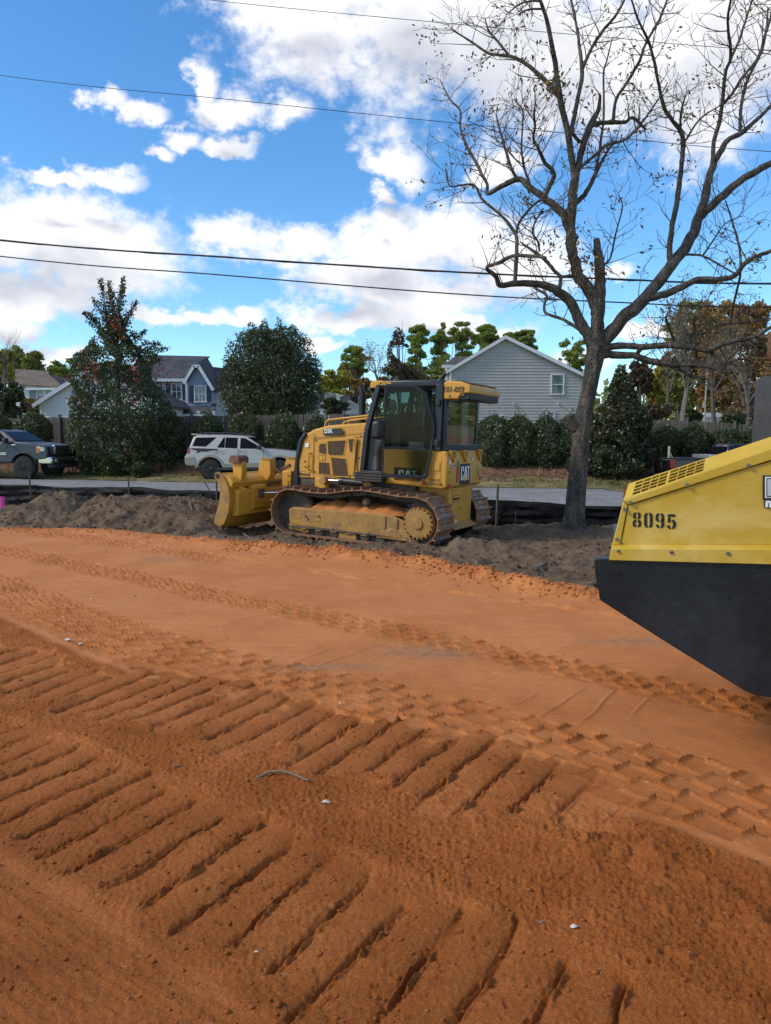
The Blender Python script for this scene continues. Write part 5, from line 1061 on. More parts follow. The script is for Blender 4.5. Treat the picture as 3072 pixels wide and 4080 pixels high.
# ---- silver sport utility vehicle
SILV = mat('silver_paint', (.40, .38, .345), .40, .25, (.36, .345, .31), 1.5, coat=.15, grain=.03, spec=.5); CHAMP = mat('champagne_cladding', (.27, .245, .205), .4, .35, grain=.06, coat=.3)
def suv():
    p = gp(848, 1917); ang = -.10
    r = thing('sport_utility_vehicle', 'silver sport utility vehicle with black wheels and tinted windows behind the blade', 'car', (p.x, p.y + .9, .03), ang)
    hw = .91; wr = .41; wb = 2.79
    low = [(-.98, .62), (-.52, .56)] + arch(0, wr, .52, .56) + [(.52, .54), (wb - .52, .54)] + arch(wb, wr, .52, .56) + [(wb + .53, .56), (wb + .82, .60), (wb + .88, .80), (wb + .86, 1.02), (wb + .70, 1.12), (2.30, 1.24), (-.86, 1.30), (-.93, 1.10), (-1.0, .98)]
    shell(low, hw, .06, .9, 1.3, 'body', SILV, r, .045)
    for s_ in (-1, 1):
        for cx_ in (0, wb):
            ring = [(cx_ + .63 * math.cos(a), wr + .60 * math.sin(a)) for a in np.linspace(.12, math.pi - .12, 13)] + [(cx_ + .51 * math.cos(a), wr + .51 * math.sin(a)) for a in np.linspace(math.pi - .2, .2, 13)]
            MB().prism(ring, s_ * (hw - .05), s_ * (hw + .028)).build('arch_flare', CHAMP, r, .012)
        MB().prism([(.55, .50), (wb - .55, .50), (wb - .58, .70), (.58, .70)], s_ * (hw - .06), s_ * (hw + .012)).build('rocker_panel', CHAMP, r, .02)
    MB().prism([(-.56, .56), (-.60, .92), (-1.03, .96), (-1.04, .66), (-.97, .58)], -.93, .93).build('rear_bumper', CHAMP, r, .04); MB().prism([(wb + .56, .54), (wb + .62, .82), (wb + .92, .82), (wb + .90, .58)], -.93, .93).build('front_bumper', CHAMP, r, .04)
    gi = dict(hw=hw - .06, inset=.2, zb=1.24, zt=1.76)
    shell([(-.88, 1.27), (2.28, 1.21), (2.12, 1.30), (1.42, 1.72), (1.2, 1.765), (.4, 1.80), (-.55, 1.79), (-.74, 1.72)], gi['hw'], gi['inset'], gi['zb'], gi['zt'], 'roof', SILV, r, .04)
    pane(r, [(-.74, 1.36), (-.62, 1.68), (.22, 1.695), (-.20, 1.335)], m=TINT, name='quarter_window', **gi); pane(r, [(.28, 1.30), (.50, 1.685), (.56, 1.687), (.56, 1.285)], m=TINT, name='quarter_light', **gi); pane(r, [(.59, 1.285), (.59, 1.688), (1.08, 1.675), (1.08, 1.262)], m=TINT, name='door_window', **gi); pane(r, [(1.2, 1.255), (1.19, 1.67), (1.38, 1.655), (1.75, 1.46), (2.10, 1.25)], m=TINT, name='door_window', **gi)
    quad_pane(r, [(2.18, -.78, 1.27), (2.18, .78, 1.27), (1.45, .62, 1.69), (1.45, -.62, 1.69)], TINT, 'windshield'); quad_pane(r, [(-.89, .74, 1.34), (-.89, -.74, 1.34), (-.75, -.66, 1.70), (-.75, .66, 1.70)], TINT, 'rear_window')
    MB().prism([(-.86, 1.79), (-.82, 1.84), (-.55, 1.815), (-.52, 1.78)], -.62, .62).build('spoiler', SILV, r, .015)
    for s in (-1, 1):
        MB().tube([(-.4, s * .60, 1.80), (-.3, s * .60, 1.855), (.6, s * .60, 1.865), (1.15, s * .60, 1.83), (1.3, s * .60, 1.77)], [.035, .03, .025, .025, .03], 8).build('roof_rail', DARKPL, r)
        for x in (.36, 1.28): MB().tube([(x - .1, s * .895, 1.165), (x - .06, s * .935, 1.165), (x + .09, s * .935, 1.165), (x + .13, s * .895, 1.165)], .018, 6).build('door_handle', CHROME, r)
        MB().box((2.02, s * .99, 1.30), (.14, .2, .17)).build('mirror', DARKPL, r, .03)
        MB().prism([(-.955, 1.0), (-.90, 1.30), (-.86, 1.34), (-.80, 1.02)], s * .855, s * .885 if s > 0 else s * .885).build('tail_lamp', LREDL, r, .008)
        MB().prism([(-.78, 1.28), (.28, 1.24), (.30, 1.20), (.0, 1.18), (-.12, 1.13), (-.38, 1.14), (-.52, 1.05), (-.60, 1.05), (-.50, 1.16), (-.72, 1.22)], s * .872, s * .884).build('side_decal', DARKPL, r, smooth=0)
        MB().prism([(wb + .62, .86), (wb + .86, .84), (wb + .84, 1.02), (wb + .66, 1.06)], s * .80, s * .885).build('headlamp', LCLEAR, r, .01)
        for x in (0, wb): wheel(r, x, s * .78, wr, wr, .27, 8, s)
        for x in (.24, 1.14, 2.15): MB().box((x, s * .895, .9), (.008, .012, .70)).build('door_seam', DARKPL, r, smooth=0)
        MB().box((1.3, s * .90, .44), (2.0, .08, .07)).build('side_step', DARKPL, r, .02)
    MB().box((-1.06, 0, .48), (.16, .07, .06)).build('tow_hitch', DARKPL, r)
suv()
# ---- dark grey lifted pickup
GUN = mat('gunmetal_paint', (.016, .018, .027), .40, .1, (.021, .024, .034), 1.2, coat=.15, grain=.05)
def pickup(name, label, loc, ang, paint, wr, front_detail=True, sc=1.0, lift=0.0, trim=CHROME):
    r = thing(name, label, 'pickup truck', loc, ang); r.scale = (sc,) * 3; hw = .98; wb = 3.65; zb = .50 + lift; L = lift
    # x=0 front axle, nose at +1.1; bed to -4.9
    low = [(1.05, .66 + L), (.60, .60 + L)] + arch(0, wr, wr + .10, .60 + L)[::-1] + [(-.62, zb), (-wb + .62, zb)] + arch(-wb, wr, wr + .10, .60 + L)[::-1] + [(-wb - .6, .62 + L), (-wb - 1.15, .66 + L), (-wb - 1.18, 1.30 + L), (-1.9, 1.32 + L), (-.35, 1.36 + L), (.2, 1.32 + L), (.95, 1.20 + L), (1.08, 1.10 + L), (1.10, .82 + L)]
    shell(low, hw, .05, 1.0 + L, 1.35 + L, 'body', paint, r, .05)
    gi = dict(hw=hw - .06, inset=.2, zb=1.3 + L, zt=1.85 + L)
    shell([(-.30, 1.33 + L), (-1.05, 1.80 + L), (-1.3, 1.86 + L), (-2.5, 1.87 + L), (-2.72, 1.80 + L), (-2.85, 1.30 + L)], gi['hw'], gi['inset'], gi['zb'], gi['zt'], 'cab', paint, r, .05)
    pane(r, [(-.75, 1.38 + L), (-1.2, 1.74 + L), (-1.72, 1.76 + L), (-1.72, 1.38 + L)], m=TINT, name='door_window', **gi); pane(r, [(-1.84, 1.38 + L), (-1.84, 1.76 + L), (-2.45, 1.76 + L), (-2.66, 1.38 + L)], m=TINT, name='door_window', **gi)
    quad_pane(r, [(-.40, -.82, 1.40 + L), (-.40, .82, 1.40 + L), (-1.06, .70, 1.79 + L), (-1.06, -.70, 1.79 + L)], TINT, 'windshield'); quad_pane(r, [(-2.84, .74, 1.36 + L), (-2.84, -.74, 1.36 + L), (-2.745, -.64, 1.76 + L), (-2.745, .64, 1.76 + L)], TINT, 'rear_window')
    MB().box((-2.72, 0, 1.845 + L), (.06, .36, .045)).build('brake_lamp', LREDL, r, .01)
    bd = MB(); bd.box((-wb - .2, 0, 1.335 + L), (1.7, 1.55, .03)); bd.build('bed_shade', DARKPL, r, smooth=0); tk = MB(); tk.box((-3.15, 0, 1.40 + L), (.5, 1.7, .14)); tk.build('toolbox', METG, r, .02)  # dark sheet across the bed stands for the shade inside it
    for s in (-1, 1):
        for x in (0, -wb): wheel(r, x, s * .85, wr, wr, .32, 6, s, .60)
        MB().box((-.72, s * 1.08, 1.40 + L), (.16, .24, .22)).build('mirror', DARKPL, r, .04)
        MB().tube([(.62 * 0 + math.cos(a) * (wr + .13), s * .985, wr + math.sin(a) * (wr + .13)) for a in np.linspace(.3, 2.85, 12)], .025, 6).build('arch_flare', paint, r)
        for x in (-.78, -1.78, -2.82): MB().box((x, s * .965, .98 + L), (.01, .012, .7)).build('door_seam', DARKPL, r, smooth=0)
        MB().prism([(-wb - 1.0, .98 + L), (-wb - 1.19, .98 + L), (-wb - 1.19, 1.28 + L), (-wb - 1.04, 1.30 + L)], s * .9, s * .965).build('tail_lamp', LREDL, r, .012)
        MB().tube([(-1.55, s * .955, 1.2 + L), (-1.5, s * .985, 1.2 + L), (-1.36, s * .985, 1.2 + L), (-1.31, s * .955, 1.2 + L)], .018, 6).build('door_handle', DARKPL, r)
        MB().box((-1.9, s * .975, .84 + L), (2.2, .03, .035)).build('side_molding', trim, r, .006)
        if front_detail:
            MB().box((-.45, s * .958, 1.235 + L), (.19, .03, .04)).build('fender_badge', CHROME, r, .006); MB().box((-.98, s * .975, .90 + L), (.38, .02, .03)).build('door_lettering', CHROME, r)
            MB().prism([(.62, .90 + L), (.98, .90 + L), (.97, 1.14 + L), (.60, 1.16 + L)], s * .60, s * .965).build('headlamp', LCLEAR, r, .015); MB().prism([(.60, .91 + L), (.74, .91 + L), (.73, 1.14 + L), (.59, 1.15 + L)], s * .955, s * .972).build('turn_lamp', LAMB, r, .005)
    if front_detail:
        bm = MB(); bm.prism([(.66, .46 + L), (1.24, .46 + L), (1.30, .58 + L), (1.26, .74 + L), (.60, .74 + L)], -.97, .97); bm.build('front_bumper', CHROME, r, .05); MB().box((1.12, 0, .38 + L), (.3, 1.7, .16)).build('lower_valance', DARKPL, r, .03)
        gr = MB().box((1.10, 0, 1.02 + L), (.10, 1.12, .32)).build('grille', DARKPL, r, .02)
        for k in range(4): MB().box((1.165, 0, .90 + k * .08 + L), (.02, 1.05, .025)).build('grille_bar', CHROME, gr)
        MB().box((1.12, 0, 1.20 + L), (.12, 1.2, .03)).build('grille_surround', CHROME, r, .01); MB().box((1.12, .58, 1.03 + L), (.12, .03, .34)).build('grille_surround', CHROME, r, .01); MB().box((1.12, -.58, 1.03 + L), (.12, .03, .34)).build('grille_surround', CHROME, r, .01)
        for s in (-1, 1): MB().cyl((1.285, s * .72, .60 + L), (1.31, s * .72, .60 + L), .07, seg=14).build('fog_lamp', LCLEAR, r)
    MB().box((-wb - 1.195, 0, 1.05 + L), (.03, 1.5, .42)).build('tailgate', paint, r, .01); MB().box((-wb - 1.215, 0, 1.12 + L), (.02, .22, .08)).build('tailgate_handle', DARKPL, r, .01); MB().cyl((-wb - 1.21, .0, 1.0 + L), (-wb - 1.225, .0, 1.0 + L), .07, seg=4).build('tailgate_emblem', CHROME, r)
    MB().box((-wb - 1.28, 0, .66 + L), (.2, 1.8, .18)).build('rear_bumper', DARKPL if not front_detail else CHROME, r, .04)
    return r
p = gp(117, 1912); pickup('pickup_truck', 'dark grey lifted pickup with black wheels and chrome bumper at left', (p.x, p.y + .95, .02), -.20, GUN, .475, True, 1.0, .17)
BLK = mat('black_paint', (.010, .011, .013), .22, .3, coat=.6, grain=.05)
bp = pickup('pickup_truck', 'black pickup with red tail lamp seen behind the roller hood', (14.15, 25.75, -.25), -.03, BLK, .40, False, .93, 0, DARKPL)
pk_ = MB().box((0, 0, .2), (.06, .05, .5)); pk_.box((.09, 0, .12), (.03, .03, .36), Matrix.Rotation(-.5, 4, 'Y')); o = pk_.build('wooden_post', mat('pale_lumber', (.55, .47, .33), .8, grain=.15), None, .004); o.location = (9.9, 25.9, .95); tag(o, 'pale short lumber post standing in the black pickup bed', 'post')
# ================================================================== bulldozer
DIRTC = (.20, .125, .075)
YEL = mat('dozer_yellow', (.60, .295, .034), .45, 0, (.54, .26, .031), 1.2, (.35, .65), .08, 30, dirt=(.27, .17, .075), dscale=2.6, damt=(.60, .80), spec=.45, grain=.08)
YELD = mat('dirty_yellow', (.42, .225, .055), .7, 0, (.33, .18, .06), 2.5, (.35, .65), .35, 30, dirt=(.22, .135, .07), dscale=4, damt=(.50, .68), spec=.3, grain=.2)
BLACKP = mat('cab_black', (.016, .019, .026), .38, 0, (.03, .032, .036), 2, (.5, .7), spec=.4, grain=.15, dirt=(.09, .08, .07), dscale=4, damt=(.62, .85))
STEEL = mat('track_steel', (.20, .185, .165), .5, .55, (.13, .115, .10), 6, (.4, .6), .5, 40, dirt=(.23, .15, .095), dscale=5, damt=(.46, .66), grain=.25)
SHOE = mat('track_shoe_steel', (.25, .235, .215), .5, .45, (.17, .15, .13), 5, (.4, .6), .4, 40, dirt=(.40, .155, .05), dscale=3.5, damt=(.42, .58), grain=.25)
GUNK = mat('greasy_metal', (.075, .062, .05), .75, .2, (.13, .10, .075), 6, (.4, .65), .6, 40, grain=.25)
GREYP = mat('console_grey', (.085, .088, .095), .65, 0, (.11, .11, .112), 3, grain=.15); MESHB = mat('grille_mesh', (.085, .048, .022), .7, 0, (.12, .07, .03), 30, (.45, .55), 1.0, 220, grain=.3)
RUST = mat('rusty_brown', (.13, .06, .035), .7, .2, (.20, .10, .05), 6, grain=.3, bump=.4)
DECB = mat('decal_black', (.012, .012, .013), .45, grain=.05); DECW = mat('decal_white', (.78, .78, .78), .5, grain=.04); DECY = mat('decal_yellow', (.75, .42, .02), .5, grain=.04); DECR = mat('decal_red', (.45, .03, .03), .45, grain=.1); DECG = mat('decal_green', (.03, .22, .13), .5, grain=.1); INK = mat('brown_ink', (.06, .03, .01), .6, grain=.05)
def cab_glass(name, tint, rough=.03, alpha=.35):
    m = bpy.data.materials.new(name); m.use_nodes = True; t = m.node_tree; b = t.nodes['Principled BSDF']; tr = N(t, 'ShaderNodeBsdfTransparent'); tr.inputs[0].default_value = (*tint, 1)
    gl = N(t, 'ShaderNodeBsdfGlossy'); gl.inputs['Roughness'].default_value = rough; fr = N(t, 'ShaderNodeFresnel'); fr.inputs[0].default_value = 1.5
    df = N(t, 'ShaderNodeBsdfDiffuse'); df.inputs[0].default_value = (.16, .17, .15, 1); dn = maprange(t, noise(t, N(t, 'ShaderNodeTexCoord').outputs['Object'], 7, 6, .7), .5, .8, .01, .09)
    m1 = N(t, 'ShaderNodeMixShader'); t.links.new(dn, m1.inputs[0]); t.links.new(tr.outputs[0], m1.inputs[1]); t.links.new(df.outputs[0], m1.inputs[2])
    m2 = N(t, 'ShaderNodeMixShader'); t.links.new(math_n(t, 'MULTIPLY_ADD', fr.outputs[0], .45, .0), m2.inputs[0]); t.links.new(m1.outputs[0], m2.inputs[1]); t.links.new(gl.outputs[0], m2.inputs[2]); t.links.new(m2.outputs[0], t.nodes['Material Output'].inputs[0]); return m
GLS = cab_glass('cab_glass', (.26, .33, .33))
def text_mesh(s, size, depth=.002, bold=0.0):
    cu = bpy.data.curves.new('txt', 'FONT'); cu.body = s; cu.size = size; cu.extrude = depth; cu.offset = bold; cu.align_x = 'CENTER'; cu.align_y = 'CENTER'; cu.resolution_u = 3
    ob = bpy.data.objects.new('txt', cu); COL.objects.link(ob); dg = bpy.context.evaluated_depsgraph_get(); me = bpy.data.meshes.new_from_object(ob.evaluated_get(dg)); bpy.data.objects.remove(ob); return me
def put_text(parent, s, size, M4, m, name='lettering', bold=0.0, sx=1.0):
    me = text_mesh(s, size, .0015, bold); me.transform(Matrix.Diagonal((sx, 1, 1, 1))); me.transform(M4); me.materials.clear(); me.materials.append(m); return new_obj(name, me, parent)
# text lying on the machine's left side reads with local -x to the right; on the rear it reads with -y to the right
def on_left(x, y, z, tilt=0.0, lean=0.0): return Matrix.Translation((x, y, z)) @ Matrix(((-1, 0, 0, 0), (0, 0, 1, 0), (0, 1, 0, 0), (0, 0, 0, 1))) @ Matrix.Rotation(tilt, 4, 'Z')
def on_rear(x, y, z, tilt=0.0): return Matrix.Translation((x, y, z)) @ Matrix(((0, 0, -1, 0), (-1, 0, 0, 0), (0, 1, 0, 0), (0, 0, 0, 1))) @ Matrix.Rotation(tilt, 4, 'Z')
def flat_poly(parent, polys, M4, m, name, th=.002):
    b = MB()
    for p in polys: b.prism(p, 0, th, 'z')
    o = b.build(name, m, parent, smooth=0, mat4=M4); return o
def rrect(w, h, r, n=4, cx=0, cy=0): return [(cx + sx * (w / 2 - r) + r * math.cos(a), cy + sy * (h / 2 - r) + r * math.sin(a)) for sx, sy, a0 in ((1, 1, 0), (-1, 1, math.pi / 2), (-1, -1, math.pi), (1, -1, 1.5 * math.pi)) for a in [a0 + k * math.pi / 2 / n for k in range(n + 1)]]
C_POLY = [(.0, .12), (.07, 0), (.26, 0), (.33, .12), (.33, .36), (.22, .36), (.22, .17), (.19, .11), (.14, .11), (.11, .17), (.11, .83), (.14, .89), (.19, .89), (.22, .83), (.22, .64), (.33, .64), (.33, .88), (.26, 1), (.07, 1), (.0, .88)]
A_POLY = [[(.36, 0), (.47, 0), (.58, .70), (.58, 1), (.50, 1)], [(.58, .70), (.69, 0), (.80, 0), (.66, 1), (.58, 1)]]
T_POLY = [(.79, 1), (.79, .86), (.89, .86), (.89, 0), (1.0, 0), (1.0, .86), (1.10, .86), (1.10, 1)]
def cat_letters(w, h): s = lambda p: [((x - .55) * w / 1.1, (y - .5) * h) for x, y in p]; return [s(C_POLY)] + [s(p) for p in A_POLY] + [s(T_POLY)]
DZ = thing('bulldozer', 'yellow crawler bulldozer with black cab and raised blade parked on the spoil', 'bulldozer')
DZ.location = (-.05, 13.54, -.137)
_f = Vector((-math.cos(.495) * math.cos(.036), math.sin(.495) * math.cos(.036), math.sin(.036))); _l = Vector((-math.sin(.495), -math.cos(.495), 0)); _u = _f.cross(_l)
DZ.rotation_euler = Matrix((_f, _l, _u)).transposed().to_euler()
# ---- tracks
SPX, SPZ, IDX, IDZ, RO = -1.22, .455, 1.27, .43, .40
def track_path():
    P = []
    for k in range(13): a = -math.pi / 2 - k * math.pi / 12; P.append((SPX + RO * math.cos(a), SPZ + RO * math.sin(a)))      # round the sprocket, bottom to top
    for x, z in ((-.9, .85), (-.5, .885), (-.2, .905), (.1, .875), (.5, .80), (.85, .795), (1.1, .81)): P.append((x, z))
    for k in range(11): a = math.pi / 2 - k * math.pi / 10; P.append((IDX + RO * math.cos(a), IDZ + RO * math.sin(a)))
    for x in (1.0, .5, 0, -.5, -.9): P.append((x, .035))
    return P
def place_track(side):
    P = track_path(); P.append(P[0]); seg = [math.hypot(P[i + 1][0] - P[i][0], P[i + 1][1] - P[i][1]) for i in range(len(P) - 1)]; L = sum(seg); n = 43; yc = side * .85
    def at_s(s):
        s %= L; i = 0
        while s > seg[i]: s -= seg[i]; i += 1
        f = s / seg[i]; return Vector((P[i][0] + (P[i + 1][0] - P[i][0]) * f, 0, P[i][1] + (P[i + 1][1] - P[i][1]) * f))
    ch = MB()
    for k in range(n):
        a, b = at_s(k * L / n), at_s((k + 1) * L / n); c = (a + b) / 2; t = (b - a).normalized(); ang = math.atan2(t.z, t.x); inw = Vector((t.z, 0, -t.x)); 
        if (Vector((0, 0, .43)) - c).dot(inw) < 0: inw = -inw
        for yy in (-.1, .1): ch.box(c + inw * .05 + Vector((0, yc + yy, 0)), (L / n * 1.12, .045, .085), Matrix.Rotation(-ang, 4, 'Y'))
        ch.cyl(a + inw * .05 + Vector((0, yc - .13, 0)), a + inw * .05 + Vector((0, yc + .13, 0)), .028, seg=6)
    tr = ch.build('crawler_track', GUNK, DZ, smooth=30)
    w = .33; p = L / n
    sb = MB(); sb.add([(-p * .5, -w, .0), (p * .53, -w, .0), (p * .53, w, .0), (-p * .5, w, .0), (-p * .5, -w, .016), (p * .53, -w, .016), (p * .53, w, .016), (-p * .5, w, .016)], [(0, 3, 2, 1), (4, 5, 6, 7), (0, 1, 5, 4), (1, 2, 6, 5), (2, 3, 7, 6), (3, 0, 4, 7)])
    sb.prism([(-p * .5, .016), (-p * .5 + .03, .016), (-p * .5 + .022, .068), (-p * .5 + .006, .068)], -w, w); 
    for yy in (-.14, -.06, .06, .14): sb.cyl((.01, yy, .016), (.01, yy, .034), .014, seg=6)
    me = sb.mesh('track_shoe'); me.materials.append(SHOE)
    for k in range(n):
        a, b = at_s(k * L / n), at_s((k + 1) * L / n); c = (a + b) / 2; t = (b - a).normalized(); outw = Vector((-t.z, 0, t.x))
        if (Vector((0, 0, .43)) - c).dot(outw) > 0: outw = -outw
        x = t if outw.z * t.x - outw.x * t.z > 0 else -t; yv = outw.cross(x)
        M = Matrix((x, yv, outw)).transposed().to_4x4(); M.translation = c + Vector((0, yc, 0)); o = new_obj('track_shoe', me, tr); o.matrix_local = M
    # sprocket, idler, rollers, frame
    yo = side
    def prism(poly, y0, y1, nm, m, bv=.01, par=DZ): return MB().prism(poly, side * y0, side * y1).build(nm, m, par, bv)
    fr = prism([(-1.0, .16), (-.9, .14), (1.20, .17), (1.36, .21), (1.38, .46), (1.30, .50), (-.55, .53), (-.72, .52), (-.95, .44), (-1.0, .3)], .66, 1.05, 'track_frame', YELD, .025)
    prism([(-1.15, .10), (-.55, .12), (-.5, .22), (-.72, .3), (-1.0, .3)], .70, 1.07, 'sprocket_guard', YELD, .02)
    prism([(-.05, .03), (.32, .035), (.30, .16), (-.03, .16)], .88, 1.04, 'roller_guard', YELD, .01); prism([(.95, .05), (1.38, .10), (1.38, .20), (.95, .19)], .80, 1.03, 'idler_guard', YELD, .02)
    MB().prism(rrect(.22, .10, .045, 4, 1.2, .36), side * 1.05, side * 1.056).build('access_cover', YELD, fr, .002); MB().prism(rrect(.34, .13, .03, 3, .86, .345), side * 1.05, side * 1.056).build('access_cover', YELD, fr, .003)
    MB().box((-.60, side * 1.06, .33), (.03, .02, .34)).build('frame_rib', YELD, fr, .006); MB().box((-.82, side * 1.06, .30), (.05, .03, .34)).build('frame_rib', YELD, fr, .006); MB().box((.2, side * 1.055, .158), (2.3, .03, .03)).build('frame_rail', GUNK, fr, .006)
    for (x, z) in ((1.0, .36), (.95, .32), (.72, .38), (.42, .18), (-.3, .18), (-.92, .2), (-1.05, .15)): MB().cyl((x, side * 1.05, z), (x, side * 1.072, z), .018, seg=6).build('bolt', GUNK, fr)
    for i in range(7):
        x = -.82 + i * .31; MB().lathe([(.05, -.16), (.10, -.16), (.10, -.10), (.075, -.08), (.075, .08), (.10, .10), (.10, .16), (.05, .17)], (x, side * .86, .135), (0, 1, 0), 16).build('track_roller', GUNK, DZ)
        MB().box((x, side * 1.04, .145), (.13, .05, .06)).build('roller_cap', YELD, DZ, .015)
    MB().lathe([(.03, .0), (.055, .0), (.075, .03), (.078, .10), (.06, .12)], (-.20, side * .90, .70), (0, side, 0), 18).build('carrier_roller', GUNK, DZ); MB().lathe([(.0, .12), (.045, .12), (.04, .135), (0.0, .137)], (-.20, side * .90, .70), (0, side, 0), 14).build('roller_cover', RUST, DZ)
    MB().cyl((-.20, side * .6, .70), (-.20, side * .95, .70), .05, seg=10).build('roller_shaft', GUNK, DZ)
    sp = MB().lathe([(.05, -.1), (.33, -.1), (.345, -.02), (.33, .06), (.27, .09), (.05, .09)], (SPX, side * .86, SPZ), (0, side, 0), 30).build('sprocket', GUNK, DZ)
    th = MB()
    for k in range(25): a = 2 * math.pi * k / 25; th.box((SPX + math.cos(a) * .345, side * .86, SPZ + math.sin(a) * .345), (.07, .06, .045), Matrix.Rotation(-a, 4, 'Y'))
    th.build('sprocket_teeth', GUNK, sp)
    hub = MB().lathe([(.05, .0), (.27, .0), (.275, .10), (.245, .125), (.235, .165), (.10, .175), (.085, .20), (.06, .205), (.0, .205)], (SPX, side * .90, SPZ - .03), (0, side, 0), 40).build('final_drive_hub', YELD, DZ)
    for k in range(20): a = 2 * math.pi * k / 20; MB().box((SPX + math.cos(a) * .245, side * 1.055, SPZ - .03 + math.sin(a) * .245), (.06, .03, .028), Matrix.Rotation(-a, 4, 'Y')).build('hub_lug', YELD, hub, .006)
    idl = MB().lathe([(.05, -.09), (.30, -.09), (.34, -.05), (.34, .05), (.30, .09), (.22, .06), (.05, .06)], (IDX, side * .86, IDZ), (0, side, 0), 30).build('idler_wheel', GUNK, DZ)
    # orange sand lying on the frame
    sb = MB(); n = 40
    for i in range(n + 1):
        x = -.98 + 2.0 * i / n; e = min(1, (x + .98) / .25, (1.05 - x) / .3)
        h = .5 + .13 * e * (1 + .5 * math.sin(i * .9) * .3 + random.uniform(-.1, .1)) if e > 0 else .49
        sb.v += [(x, side * .64, h + .02), (x, side * .80, h + .03 + random.uniform(-.02, .02)), (x, side * .94, h - .03 + random.uniform(-.015, .015)), (x, side * 1.03, .515)]
    sb.f = [(i * 4 + j, i * 4 + j + 1, (i + 1) * 4 + j + 1, (i + 1) * 4 + j) for i in range(n) for j in range(3)]; o = sb.build('sand_on_frame', SAND, DZ, smooth=60, recalc=True); o['kind'] = 'stuff'
for s in (1, -1): place_track(s)
def P(poly, y0, y1, nm, m, bv=.012, par=DZ, sb=None): return MB().prism(poly, y0, y1).build(nm, m, par, bv)
def B(c, d, nm, m, bv=.01, par=DZ, rot=None): return MB().box(c, d, rot).build(nm, m, par, bv)
def T(pts, r, nm, m, seg=10, par=DZ): return MB().tube(pts, r, seg).build(nm, m, par, smooth=60)
# ---- hull and rear body
P([(-1.45, .34), (1.55, .40), (1.60, .98), (-1.45, 1.02)], -.48, .48, 'hull', GUNK, .02)
P([(-1.52, .30), (-.9, .36), (-.9, 1.02), (-1.52, 1.02)], -.50, .50, 'rear_case', YEL, .025); P([(-1.66, .30), (-1.45, .26), (-1.3, .36), (-1.5, .40)], -.50, .50, 'tow_shelf', YELD, .015)
for sy in (1, -1): B((-.35, sy * .56, .93), (1.2, .14, .2), 'fender_support', GUNK)
rb = MB(); prf = [(-.38, 1.03), (-1.50, .99), (-1.58, 1.02), (-1.58, 1.50), (-1.54, 1.62), (-.38, 1.64)]; rb.prism(prf, -.78, .78); rb.build('rear_body', YEL, DZ, .035, 3)
for (y0, y1, xa) in ((.48, .72, 1), (-.05, .2, 1), (-.72, -.5, 1)):   # angled light pockets along the top of the rear panel
    MB().prism([(y0, 1.63), (y1, 1.63), (y1 - .06, 1.50), (y0 + .10, 1.42)], -1.62, -1.56, 'x').build('lamp_pocket', YEL, DZ, .012)
    MB().prism([(y0 + .05, 1.62), (y1 - .03, 1.62), (y0 + .10, 1.50)], -1.627, -1.60, 'x').build('pocket_recess', YELD, DZ, .004)
flat_poly(DZ, [rrect(.52, .22, .03)], on_left(-.86, .784, 1.20), DECB, 'logo_plate'); flat_poly(DZ, cat_letters(.34, .13), on_left(-.86, .788, 1.205), DECW, 'logo_lettering'); flat_poly(DZ, [[(-.05, 0), (.05, 0), (0, .07)]], on_left(-.855, .7895, 1.14), DECY, 'logo_triangle')
flat_poly(DZ, [[(-.04, -.07), (.06, -.07), (.03, .03), (-.01, .03)]], on_left(-1.16, .784, 1.11), DECR, 'stripe_decal')
put_text(DZ, 'GRADE\nCONTROL', .062, on_left(-1.36, .785, 1.10), INK, bold=.002)
MB().prism([(-.5, 1.50), (-.5, 1.08), (-1.44, 1.06), (-1.47, 1.10), (-1.47, 1.50), (-1.44, 1.53)], .781, .786).build('side_panel', YEL, DZ, .002)
B((-1.40, .79, 1.36), (.10, .02, .14), 'fuel_door', YEL, .006)
flat_poly(DZ, [rrect(.46, .36, .05)], on_rear(-1.584, .02, 1.22), DECB, 'rear_logo_plate'); flat_poly(DZ, cat_letters(.38, .24), on_rear(-1.587, .02, 1.235), DECW, 'rear_logo_lettering'); flat_poly(DZ, [[(-.075, 0), (.075, 0), (0, .105)]], on_rear(-1.591, .02, 1.108), DECY, 'rear_logo_triangle')
flat_poly(DZ, [rrect(.09, .27, .006)], on_rear(-1.584, .35, 1.22), DECR, 'warning_decal'); flat_poly(DZ, [rrect(.08, .11, .006)], on_rear(-1.586, .34, 1.40), DECG, 'warning_decal')
for (y, z, w, h) in ((.64, 1.53, .09, .08), (.70, 1.44, .07, .07), (-.70, 1.50, .05, .07), (-.3, 1.47, .06, .03)): flat_poly(DZ, [rrect(w, h, .004)], on_rear(-1.585, y, z), DECW, 'sticker')
flat_poly(DZ, [rrect(.09, .08, .004)], on_rear(-1.586, .57, 1.36), mat('pink_decal', (.6, .3, .3), .5), 'sticker')
for y, z in ((.70, 1.05), (-.70, 1.12)): MB().cyl((-1.58, y, z), (-1.592, y, z), .04, seg=16).build('reflector', DECR, DZ)
for k in range(5): B((-1.585, -.58, 1.16 + k * .035), (.012, .08, .012), 'louvre', DECB, 0)
for y, z in ((.72, 1.56), (.70, 1.28), (-.72, 1.4), (-.4, 1.03), (.1, 1.01), (.45, 1.02), (.5, 1.38)): MB().cyl((-1.58, y, z), (-1.594, y, z), .013, seg=6).build('bolt', GUNK, DZ)
